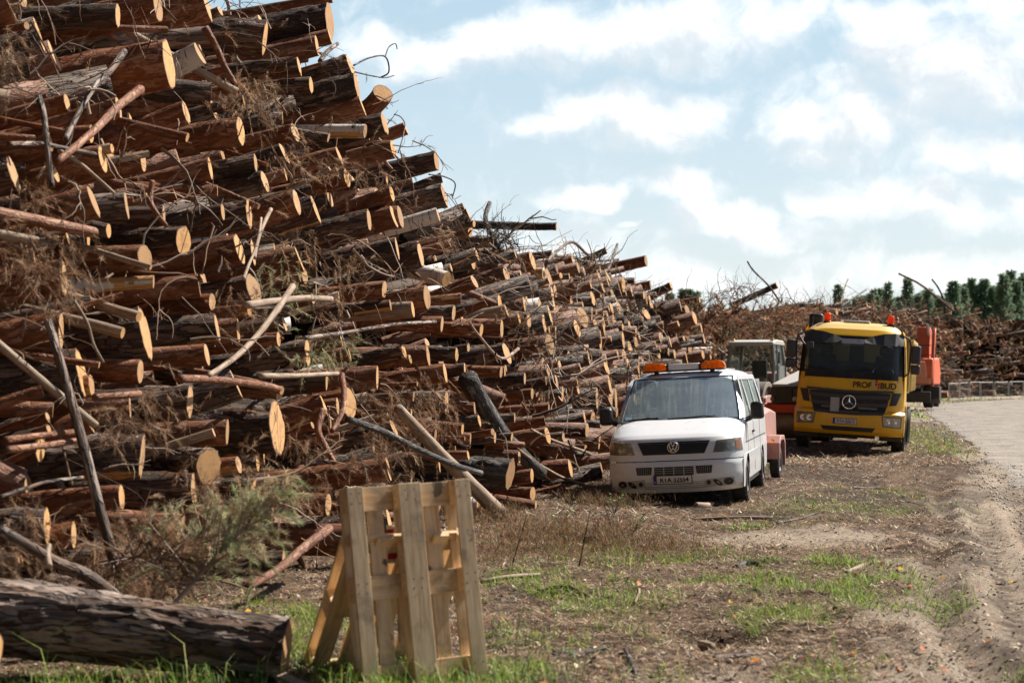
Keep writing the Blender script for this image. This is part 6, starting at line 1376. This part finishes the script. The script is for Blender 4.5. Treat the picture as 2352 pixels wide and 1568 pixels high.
    # roof fittings
    for x in (-.66, .80):
        q = MB(); q.lathe([(3.0, .085), (3.03, .085), (3.035, .08), (3.20, .078), (3.225, .055), (3.235, .0005)], 'z', (x, 1.0, -.02), 20); be = q.build('beacon', M['amberl'], root); q = MB(); q.lathe([(2.95, .09), (3.02, .09), (3.02, .0005)], 'z', (x, 1.0, -.01), 20); q.build('base', M['black'], be)
    q = MB(); q.box((.02, 1.2, 3.03), (.62, .5, .05), None, 0, (.92, .9)); q.build('roof_hatch', M['lgrey'], root, 30, .015)
    for x in (-1.0, 1.06): q = MB(); q.tube([(x, .85, 2.88), (x + .01, .9, 2.95), (x + .02, 1.0, 3.26)], [.02, .008, .004], 6); q.build('aerial', M['black'], root)
    q = MB(); q.box((-1.02, 2.35, 2.98), (.34, .34, .46)); q.box((-1.02, 2.5, 2.2), (.3, .3, 1.6)); q.build('air_intake', M['black'], root, 30, .06)
    q = MB(); q.tube([(.55, 2.36, 2.9), (.52, 2.36, 3.08), (.44, 2.36, 3.16)], .05, 10); q.build('exhaust_pipe', M['black'], root)
    # cab interior
    q = MB(); q.box((0, .85, 1.72), (2.2, .55, .22)); q.box((0, 1.3, 1.1), (2.2, 1.8, .1)); q.build('dashboard', M['seat'], root, 30, .04)
    for x in (-.68, .70): q = MB(); q.box((x, 1.55, 1.85), (.52, .2, .8), None, 0, (.85, 1)); q.box((x, 1.6, 2.38), (.30, .12, .24)); q.build('seat', M['seat'], root, 30, .05)
    q = MB(); q.lathe([(0, .22), (.014, .235), (0, .25), (-.014, .235), (0, .22)], 'y', (0, 0, 0), 24); q.xf(Matrix.Translation((.68, .98, 1.86)) @ Matrix.Rotation(R(-50), 4, 'X')); q.build('steering_wheel', M['black'], root)
    # chassis, axles, body
    q = MB(); q.box((0, 4.2, .85), (.9, 7.2, .28)); q.box((-.25, .5, .36), (.9, .12, .10)); q.box((.3, .55, .38), (.6, .1, .08)); q.box((-.95, .45, .38), (.5, .3, .14)); q.box((.95, .45, .38), (.5, .3, .14)); q.lathe([(-.95, .09), (.95, .09)], 'x', (0, 1.45, .5), 10); q.build('chassis', M['grime'], root)
    wl = []
    for (y, w_) in ((1.45, .30), (5.2, .52), (6.55, .52)):
        for sx in (-1, 1): wheel(root, (sx * (1.10 if w_ < .4 else .98), y, .50), .50, w_, sx)
    for sx in (-1, 1):
        q = MB()
        for (y, ) in ((1.45,),): q.grid(lambda a, b_: (sx * (.92 + .32 * b_), y + .60 * math.cos(math.pi * a), .52 + .60 * math.sin(math.pi * a)), 14, 1); q.grid(lambda a, b_: (sx * 1.245, y + (.60 + .10 * b_) * math.cos(math.pi * a), .52 + (.60 + .10 * b_) * math.sin(math.pi * a)), 14, 1)
        q.build('wheel_arch', M['cream'], root)
    q = MB(); q.box((0, 5.2, 1.42), (2.3, 5.2, .12)); q.box((0, 2.72, 2.10), (2.4, .08, 1.30)); q.box((0, 7.75, 2.05), (2.4, .08, 1.2))
    for sx in (-1, 1):
        q.box((sx * 1.21, 5.2, 2.05), (.08, 5.2, 1.2)); q.box((sx * 1.26, 5.2, 2.66), (.10, 5.2, .09))
        for k in range(7): q.box((sx * 1.27, 2.9 + k * .78, 2.05), (.07, .10, 1.2))
    q.box((0, 2.62, 2.72), (2.4, .28, .08)); q.build('tipper_body', M['cream'], root, 30, .01)
    q = MB(); q.box((1.02, 3.4, .85), (.34, 1.0, .5)); q.box((-1.02, 3.4, .85), (.34, 1.0, .5)); q.build('fuel_tank', M['grime'], root, 30, .06)
build_truck()
# ---------------- compressor trailer behind the van
def build_trailer():
    root = empty('compressor_trailer', (3.62, 29.0, .02), (0, 0, R(-16))); tag(root, 'small faded pink compressor trailer standing right behind the white van', 'trailer')
    q = MB(); side = [(0, .42), (.10, .95), (.30, 1.20), (1.2, 1.26), (2.0, 1.2), (2.15, .45), (1.9, .34), (.2, .34)]
    n = len(side)
    def sec(x, k): return [(x, y, .34 + (z - .34) * k) for y, z in side]
    rows = [(-.62, .90), (-.52, .97), (-.3, 1.0), (.3, 1.0), (.52, .97), (.62, .90)]
    V = [p for (x, k) in rows for p in sec(x, k)]
    q.add(V, [(i * n + j, i * n + (j + 1) % n, (i + 1) * n + (j + 1) % n, (i + 1) * n + j) for i in range(len(rows) - 1) for j in range(n)] + [tuple(range(n))[::-1], tuple(range((len(rows) - 1) * n, len(rows) * n))])
    hood = q.build('hood', M['pink'], root, 25, .015)
    q = MB()
    for x in (.30, .52): q.tube([(x + .004, -.004, .42), (x + .004, .094, .95), (x + .004, .296, 1.205), (x, 1.2, 1.262)], .007, 4)
    q.build('hood_seam', M['pinkd'], hood)
    for sx in (-1, 1):
        q = MB(); pts = [(.62, .34), (.62, .62), (.80, .74), (1.30, .74), (1.46, .62), (1.50, .20), (1.42, .20), (1.38, .58), (1.26, .66), (.84, .66), (.72, .58), (.70, .34)]
        q.prism(pts, 'x', sx * .62, sx * .86); q.build('mudguard', M['pinkd'], root, 25, .01)
        wheel(root, (sx * .74, 1.06, .27), .27, .16, sx, hub=.62)
    q = MB(); q.lathe([(.60, .03), (.59, .032), (.585, .0005)], 'y', (.74, 0, .66), 14); q.build('reflector', M['amber'], root)
    q = MB(); q.tube([(0, .3, .34), (0, -.9, .36), (0, -1.2, .40)], .04, 8); q.tube([(0, -.5, .36), (0, -.5, .06)], .025, 8); q.box((0, 1.06, .30), (1.4, .08, .08)); q.build('drawbar', M['grime'], root)
build_trailer()
# ---------------- single drum road roller
def build_roller():
    root = empty('road_roller', (6.45, 50.2, .1), (0, 0, R(-24))); tag(root, 'pink and grey road roller with glazed cab and smooth front drum', 'roller')
    q = MB(); q.lathe([(-.95, .0005), (-.95, .70), (-.93, .74), (.93, .74), (.95, .70), (.95, .60), (.82, .58), (.82, .0005)], 'x', (0, .80, .76), 48); q.build('drum', M['steel'], root, 35)
    q = MB()
    for sx in (-1, 1): q.prism([(-.1, .62), (-.12, 1.02), (.05, 1.10), (1.6, 1.10), (2.2, 1.2), (2.2, .62)], 'x', sx * 1.0, sx * 1.10); q.lathe([(sx * 1.10, .20), (sx * 1.13, .18), (sx * 1.13, .0005)], 'x', (0, .8, .80), 16, 1)
    q.box((0, -.10, .86), (2.1, .14, .40)); q.box((0, 1.9, .90), (2.1, .5, .5)); q.build('drum_frame', [M['pink'], M['black']], root, 30, .015)
    q = MB()
    for k in range(6):
        q.lathe([(1.10, .02), (1.115, .018), (1.115, .0005)], 'x', (0, .25 + .22 * k, .98 if k % 2 else .72), 6)
    q.build('bolt', M['lgrey'], root)
    # cab
    q = MB(); z0, z1 = 1.15, 2.72; C0 = [(-.72, 2.05), (.72, 2.05), (.72, 3.55), (-.72, 3.55)]; C1 = [(-.66, 2.22), (.66, 2.22), (.62, 3.40), (-.62, 3.40)]
    for a, b_ in zip(C0, C1): q.tube([(a[0], a[1], z0), (a[0] * .99 + b_[0] * .01, (a[1] + b_[1]) / 2, (z0 + z1) / 2), (b_[0], b_[1], z1 - .1)], .055, 6)
    q.tube([(.72, 2.72, z0), (.65, 2.75, z1 - .1)], .035, 6)
    q.prism([(2.0, 1.0), (3.6, 1.0), (3.55, 1.42), (2.05, 1.30)], 'x', -.74, .74); q.box((.715, 3.16, 1.62), (.03, .78, .72)); cb = q.build('cab', M['cabg'], root, 30)
    q = MB(); q.prism([(2.10, 2.62), (2.18, 2.72), (2.6, 2.78), (3.3, 2.76), (3.48, 2.68), (3.48, 2.60)], 'x', -.72, .72); q.build('cab_roof', simple('roof_grey', (.52, .52, .48), .5, 0, .2, 8), cb, 30, .03)
    def gl(pts): g_ = MB(); g_.add(pts, [(0, 1, 2, 3)]); g_.build('cab_window', M['rglass'], cb, 0)
    gl([(-.68, 2.07, 1.30), (.68, 2.07, 1.30), (.63, 2.2, 2.6), (-.63, 2.2, 2.6)]); gl([(.72, 2.1, 1.2), (.72, 2.7, 1.2), (.66, 2.73, 2.6), (.66, 2.26, 2.6)]); gl([(.70, 2.8, 1.95), (.70, 3.48, 1.95), (.64, 3.36, 2.6), (.65, 2.78, 2.6)]); gl([(-.7, 3.5, 1.8), (.7, 3.5, 1.8), (.62, 3.38, 2.6), (-.62, 3.38, 2.6)]); gl([(-.72, 2.1, 1.3), (-.72, 3.48, 1.3), (-.66, 3.36, 2.6), (-.66, 2.26, 2.6)])
    q = MB(); q.box((0, 2.9, 1.5), (.5, .5, .14)); q.box((0, 3.15, 1.85), (.46, .14, .6)); q.build('seat', M['seat'], cb, 30, .03)
    q = MB(); q.box((.62, 2.36, 2.78), (.10, .08, .10)); q.box((-.62, 2.36, 2.78), (.10, .08, .10)); q.build('work_light', M['cream'], cb)
    q = MB(); q.box((.88, 2.25, 2.22), (.05, .16, .34)); q.tube([(.70, 2.25, 2.42), (.88, 2.25, 2.38)], .012, 5); q.box((-.92, 2.2, 2.2), (.05, .16, .3)); q.tube([(-.70, 2.25, 2.42), (-.92, 2.2, 2.34)], .012, 5); q.build('mirror', M['black'], cb)
    q = MB(); q.prism([(3.5, .8), (3.5, 1.75), (3.9, 1.80), (5.2, 1.45), (5.5, 1.2), (5.5, .8)], 'x', -.7, .7); q.build('engine_hood', M['pink'], root, 30, .05)
    for sx in (-1, 1): wheel(root, (sx * .85, 4.15, .74), .74, .5, sx, hub=.45, rimm=M['pinkd'])
build_roller()
# ---------------- small red and black tandem roller
def build_small_roller():
    root = empty('tandem_roller', (7.45, 46.2, .05), (0, 0, R(-38))); tag(root, 'small red and black tandem roller with pale bonnet between roller cab and truck', 'roller')
    q = MB(); q.lathe([(-.62, .0005), (-.62, .40), (-.60, .43), (.60, .43), (.62, .40), (.62, .0005)], 'x', (0, .35, .44), 36); q.lathe([(-.62, .0005), (-.62, .40), (-.60, .43), (.60, .43), (.62, .40), (.62, .0005)], 'x', (0, 2.2, .44), 36); q.build('drum', M['steel'], root, 35)
    q = MB()
    for sx in (-1, 1): q.prism([(-.05, .60), (-.05, .98), (2.6, 1.0), (2.6, .6), (2.3, .4), (2.1, .4), (1.9, .7), (.65, .7), (.45, .36), (.25, .36)], 'x', sx * .64, sx * .72)
    q.box((0, -.08, .84), (1.36, .10, .22)); q.box((0, 1.3, .9), (1.3, 2.4, .2)); q.build('frame', M['redo'], root, 30, .01)
    q = MB(); q.prism([(-.10, .98), (-.12, 1.42), (.0, 1.46), (1.5, 1.78), (1.5, .98)], 'x', -.42, .42); hd_ = q.build('engine_cover', M['dgrey'], root, 30, .03)
    q = MB(); q.prism([(-.13, 1.43), (-.10, 1.50), (.1, 1.56), (1.5, 1.90), (1.5, 1.78), (0, 1.46)], 'x', -.40, .40); q.build('bonnet', simple('dusty_white', (.50, .49, .46), .55, 0, .2, 7), hd_, 30, .03)
    q = MB(); q.box((0, -.13, 1.22), (.5, .03, .34)); q.build('grille', M['black'], hd_)
    for sx in (-1, 1): q = MB(); q.lathe([(-.15, .07), (-.17, .065), (-.17, .0005)], 'y', (sx * .34, 0, 1.10), 14); q.build('headlight', M['hl'], hd_)
    q = MB(); q.box((0, 1.9, 1.2), (.5, .5, .3)); q.tube([(0, 1.5, 1.5), (0, 1.62, 1.75)], .02, 6); q.lathe([(1.76, .16), (1.775, .17), (1.76, .18)], 'z', (0, 1.62, 0), 16); q.build('driver_seat', M['black'], root, 30, .03)
build_small_roller()
# ---------------- wheeled excavator far behind the truck
def build_excavator():
    Y = 80.; x = PX(908, 400, Y).x; root = empty('wheeled_excavator', (x, Y, .25), (0, 0, R(-20))); tag(root, 'orange wheeled excavator with folded arm, partly hidden behind the yellow truck', 'excavator')
    for y in (-.2, 2.5):
        for sx in (-1, 1): wheel(root, (sx * .95, y, .52), .52, .42, sx, hub=.5)
    q = MB(); q.box((0, 1.15, .72), (1.2, 3.4, .35)); q.box((0, -1.0, .5), (2.3, .12, .5)); q.build('undercarriage', M['grime'], root, 30, .03)
    q = MB(); q.prism([(-.4, 1.05), (-.5, 1.5), (-.35, 2.3), (2.4, 2.35), (2.9, 1.8), (2.8, 1.05)], 'x', -1.2, 1.2); up = q.build('upper_body', M['oran'], root, 30, .08)
    q = MB(); q.box((.2, -.47, 1.75), (1.5, .12, .8), None, 0, (.9, 1)); q.box((.6, -.5, 1.25), (1.0, .1, .3)); q.build('counterweight', simple('pale_orange', (.75, .30, .18), .55, 0, .2, 8), up, 30, .06)
    q = MB()
    for (a, b_) in ((-1.15, .3), (-.25, .3), (-1.15, 1.7), (-.25, 1.7)): q.tube([(a, b_, 2.0), (a, b_ + .05, 3.05)], .05, 6)
    q.box((-.7, 1.0, 3.1), (1.0, 1.6, .1)); q.build('cab', M['oran'], root); q = MB(); q.box((-.7, 1.0, 2.5), (.86, 1.36, 1.0)); q.build('cab_glass', M['tglass'], root)
    q = MB()
    for k in range(4): q.tube([(.1 + k * .3, -.3, 2.0), (.1 + k * .3, -.3, 2.9)], .02, 5)
    q.tube([(0, -.3, 2.9), (1.1, -.3, 2.9)], .02, 5); q.tube([(0, -.3, 2.45), (1.1, -.3, 2.45)], .02, 5); q.build('railing', M['black'], root)
    q = MB(); q.prism([(.1, 1.9), (.5, 3.2), (.9, 3.8), (1.5, 3.7), (1.45, 3.1), (.9, 1.9)], 'x', .35, .95); q.build('boom', M['oran'], root, 30, .03)
    q = MB(); q.prism([(-.35, .8), (.15, 2.4), (.95, 3.6), (.85, 3.75), (.55, 3.45), (-.02, 2.4), (-.5, .8)], 'x', 1.08, 1.22); q.build('arm', M['oran'], root, 30, .03)
    q = MB(); q.tube([(.9, .75, 3.3), (.9, .1, 3.9)], .06, 8); q.tube([(.9, .4, 3.6), (.9, .1, 3.9)], .035, 8, True); q.build('hydraulic_ram', M['lgrey'], root)
    q = MB(); q.prism([(-.6, .4), (-.2, .2), (.3, .45), (.2, .95), (-.5, 1.0)], 'x', .9, 1.5); q.build('bucket', M['grime'], root, 30, .03)
build_excavator()
# ---------------- steel crowd barriers
def barrier_proto():
    root = empty('crowd_barrier', (0, 0, 0)); L, Hh = 2.2, 1.12; q = MB()
    c_ = [(0, .18), (0, Hh - .1), (.1, Hh), (L - .1, Hh), (L, Hh - .1), (L, .18)]; q.tube([(x, 0, z) for x, z in c_], .024, 8); q.tube([(0, 0, .18), (L, 0, .18)], .02, 8); q.build('frame', M['galv'], root)
    q = MB()
    for k in range(1, 13): x = L * k / 13; q.tube([(x, 0, .18), (x, 0, Hh)], .005, 4)
    q.build('bars', M['galv'], root)
    for x in (.25, L - .25): q = MB(); q.tube([(x, 0, .2), (x, 0, .04), (x, -.32, .02)], .02, 6); q.tube([(x, 0, .04), (x, .32, .02)], .02, 6); q.build('foot', M['galv'], root)
    return root
def copy_tree(o, parent=None):
    c_ = o.copy(); COL.objects.link(c_); c_.parent = parent
    for ch in [x for x in bpy.data.objects if x.parent == o and x != c_]: copy_tree(ch, c_)
    return c_
proto = barrier_proto(); kids = [x for x in bpy.data.objects if x.parent == proto]
pt = [Vector((25.3, 98.5)), Vector((28.0, 103.2)), Vector((33.0, 109.5)), Vector((41, 115)), Vector((51, 119))]
pos = []; s_ = 0; cur = pt[0].copy(); seg = 0
for i in range(9):
    # walk along the polyline
    while seg < len(pt) - 2 and (pt[seg + 1] - pt[seg]).length < (cur - pt[seg]).length: seg += 1
    d = (pt[seg + 1] - pt[seg]).normalized(); pos.append((cur.copy(), math.atan2(d.y, d.x))); cur = cur + d * 2.3
for i, (p, a) in enumerate(pos):
    if i == 0: o = proto
    else:
        o = proto.copy(); COL.objects.link(o)
        for ch in kids: cc = ch.copy(); COL.objects.link(cc); cc.parent = o
    o.location = (p.x, p.y, H(p.x, p.y)); o.rotation_euler = (0, 0, a + .05 * math.sin(i * 2.3))
    tag(o, 'grey steel crowd barrier beside the far road, %s from the left' % ['first', 'second', 'third', 'fourth', 'fifth', 'sixth', 'seventh', 'eighth', 'ninth'][i], 'barrier', 'crowd barriers along the road bend')
# ------------------------------------------------------------------ pallets
def board(mb, c, sz, grain, rot=None, seed=0):
    rr = random.Random(seed); b0 = len(mb.v)
    # subdivided box along its length with slight warp
    x, y, z = (q / 2 for q in sz); ax = grain; n = 6; V = []
    for k in range(n + 1):
        t = -1 + 2 * k / n; w_ = .0015 * math.sin(t * 3 + seed) + rr.uniform(-.001, .001)
        for (a, b) in ((-1, -1), (1, -1), (1, 1), (-1, 1)):
            p = {0: (t * x, a * y, b * z), 1: (a * x, t * y, b * z), 2: (a * x, b * y, t * z)}[ax]; V.append((p[0] + c[0], p[1] + c[1] + w_, p[2] + c[2]))
    F_ = [(k * 4 + j, k * 4 + (j + 1) % 4, (k + 1) * 4 + (j + 1) % 4, (k + 1) * 4 + j) for k in range(n) for j in range(4)] + [(3, 2, 1, 0), (n * 4, n * 4 + 1, n * 4 + 2, n * 4 + 3)]
    mb.add(V, F_)
def part_b(name, parent, c, sz, grain, seed):
    mb = MB(); board(mb, c, sz, grain, None, seed); me = bpy.data.meshes.new(name); me.from_pydata(mb.v, [], mb.f); me.materials.append(M['pal'])
    at = me.attributes.new('grain', 'FLOAT_VECTOR', 'POINT'); sc = [9, 9, 9]; sc[grain] = .8
    at.data.foreach_set('vector', np.array([(v[0] * sc[0] + seed, v[1] * sc[1], v[2] * sc[2]) for v in mb.v], dtype=np.float32).ravel()); me.update()
    bm_ = bpy.data.objects.new(name, me); COL.objects.link(bm_); bm_.parent = parent
    b = bm_.modifiers.new('bevel', 'BEVEL'); b.width = .003; b.segments = 2; b.limit_method = 'ANGLE'; b.angle_limit = R(50); return bm_
def pallet(name, label, Mx, seed):
    # standing pallet: x width .8, z height 1.2, y depth: skids in front (y=0), deck at the back
    root = empty(name, (0, 0, 0)); root.matrix_world = Mx; tag(root, label, 'pallet', 'wooden pallets propped against each other')
    s = seed * 50
    for k, (x, w_) in enumerate(((-.35, .10), (0, .145), (.35, .10))):
        sb = part_b('skid_board', root, (x, .011, .6), (w_, .022, 1.2), 2, s + k); nl = MB()
        for z in (.04, .10, .575, .63, 1.10, 1.16):
            for dx in (-.03, .025): nl.lathe([(-.0005, .0045), (-.002, .004), (-.002, .0002)], 'y', (x + dx + .004 * math.sin(z * 40 + k), 0, z), 8)
        nl.build('nails', M['grime'], sb)
    k = 10
    for x, w_ in ((-.35, .10), (0, .145), (.35, .10)):
        for z in (.0725, .6, 1.1275): part_b('block', root, (x, .061, z), (w_ - .002, .0785, .145), 0, s + k); k += 1
    for z in (.0725, .6, 1.1275): part_b('cross_board', root, (0, .1115, z), (.8, .022, .143), 0, s + k); k += 1
    for x, w_ in ((-.345, .11), (-.185, .10), (0, .12), (.185, .10), (.345, .11)): part_b('deck_board', root, (x, .134, .6), (w_, .022, 1.2), 2, s + k); k += 1
    return root
bl = PX(428, 679, 10.06)
Mf = Matrix.Translation((bl.x, bl.y, .0)) @ Matrix.Rotation(R(27), 4, 'Z') @ Matrix.Rotation(R(-2.2), 4, 'Y') @ Matrix.Rotation(R(-8.5), 4, 'X')
pallet('pallet', 'upright pallet in front, its skids facing the camera, standing in the grass', Mf, 1)
nv = Vector((-math.sin(R(27)), math.cos(R(27)), 0)); b2 = Vector((bl.x, bl.y, 0)) + nv * 1.06
Mb = Matrix.Translation((b2.x, b2.y, .0)) @ Matrix.Rotation(R(27), 4, 'Z') @ Matrix.Rotation(R(38), 4, 'X')
Mb = Mb @ Matrix.Translation((0, 0, 0))
pallet('pallet', 'slanting pallet behind, leaning against the upright one', Mb @ Matrix.Rotation(R(180), 4, 'Z') @ Matrix.Translation((0, 0, 0)), 2)
# red sign between the pallets
sp = PX(400, 543, 10.36); root = empty('warning_sign', sp, (R(-4), 0, R(27))); tag(root, 'small red sign with white edge and figure, showing between the pallet boards', 'sign')
q = MB(); q.box((0, 0, 0), (.17, .006, .225)); q.build('panel', M['red'], root)
for zz in (.103, -.103): q = MB(); q.box((0, 0, zz), (.172, .008, .024)); q.build('white_edge', M['white'], root)
text_obj('figure', '0', .085, M['white'], root, lambda x, z: 0, -.02, .045, .006)
q = MB(); q.box((0, .02, -.35), (.03, .03, .5)); q.build('post', M['pal'], root)
# pale board in the grass
P1 = Vector((-1.33, 10.0, .06)); q = MB(); q.box((0, 0, 0), (.5, .09, .022), Matrix.Rotation(R(-52), 3, 'Z') @ Matrix.Rotation(R(6), 3, 'Y')); o = q.build('board', M['gw'], None, 30, .003); o.location = P1
tag(o, 'short pale board lying in the grass left of the pallet feet', 'board')
# ------------------------------------------------------------------ pine trees beyond the pile
def tree_meshes(seed):
    rr = random.Random(seed); h = 1.0; mb = MB(); mb.tube([(0, 0, 0), (.01, 0, .5), (0, .01, .98)], [.022, .014, .004], 7)
    tr = bpy.data.meshes.new('trunk'); tr.from_pydata(mb.v, [], mb.f); tr.materials.append(M['bd'])
    S = []; D = []; L = []
    lay = 26
    for k in range(lay):
        t = .10 + .88 * k / lay; rad = (.155 * (1 - t) ** 1.05 + .002) * rr.uniform(.55, 1.35); nb = int(7 + 10 * (1 - t)); off = rr.uniform(0, 6)
        for j in range(nb):
            ph = off + 6.28 * j / nb + rr.gauss(0, .25); r_ = rad * rr.uniform(.7, 1.1)
            for q in (.35, .6, .85, 1.0):
                S.append((math.cos(ph) * r_ * q, math.sin(ph) * r_ * q, t + r_ * q * .28 + rr.gauss(0, .01))); D.append((math.cos(ph) + rr.gauss(0, .35), math.sin(ph) + rr.gauss(0, .35), .75 + rr.gauss(0, .3)))
    S = np.array(S); D = np.array(D); D /= np.linalg.norm(D, axis=1, keepdims=True); n = len(S)
    v, q, c_ = tufts(S, D, 1, np.full(n, .02), cols([(.26, .37, .26), (.18, .28, .21), (.33, .44, .29)], n, .2), 12, .008, .024)  # crown greens lightened and blued, distance haze put into the colour
    o = np_mesh('crown', v, [q], M['veg'], colr=c_); me = o.data; bpy.data.objects.remove(o); return tr, me
TV = [tree_meshes(s) for s in range(5)]
def pine(x, y, h, w_, k, label, group):
    o = empty('pine_tree', (x, y, .2), (0, 0, k * 1.3)); o.scale = (h * w_, h * w_, h)
    for nm, me in zip(('trunk', 'crown'), TV[k % 5]):
        c_ = bpy.data.objects.new(nm, me); COL.objects.link(c_); c_.parent = o
    tag(o, label, 'tree', group)
rr = random.Random(8)
sky_y = [(1925, 672), (1965, 662), (1985, 668), (2000, 668), (2040, 662), (2065, 668), (2085, 655), (2110, 662), (2130, 668), (2160, 672), (2190, 664), (2215, 655), (2232, 648), (2260, 655), (2278, 662), (2290, 660), (2305, 652), (2322, 645), (2335, 640), (2348, 628)]
for k, (dx, ty) in enumerate(sky_y):
    Y = 165 + rr.uniform(0, 22); a, b = cray(dx * .43537, ty * .43537); h = CAMH + b * Y + (.1 if dx < 2180 else .8)
    pine(a * Y, Y, h + rr.uniform(-1.2, .9), rr.uniform(1.1, 1.5), k, 'dark green pine in the tree line behind the far brush, %s from the left' % (ORD[k] if k else 'first'), 'pines in the tree line beyond the pile')
for k in range(44):
    dx = 1935 + k * 10 + rr.uniform(-4, 4); Y = 205 + rr.uniform(0, 30); a, b = cray(dx * .43537, (676 - max(0, dx - 2150) * .19 + rr.uniform(-6, 6)) * .43537)
    pine(a * Y, Y, CAMH + b * Y + rr.uniform(-1.5, 1.0), rr.uniform(1.2, 1.5), k + 2, 'shaded back row pine of the tree line, %s from its left end' % (ORD[k] if k else 'first'), 'back row pines in the tree line')
for k, (dx, ty) in enumerate([(1540, 672), (1568, 660), (1583, 662), (1600, 668)]):
    Y = 190; a, b = cray(dx * .43537, ty * .43537)
    pine(a * Y, Y, CAMH + b * Y, 1.5, k + 1, 'distant bluish pine top seen over the middle of the pile, %s of four' % (ORD[k] if k else 'first'), 'distant pine tops over the pile')
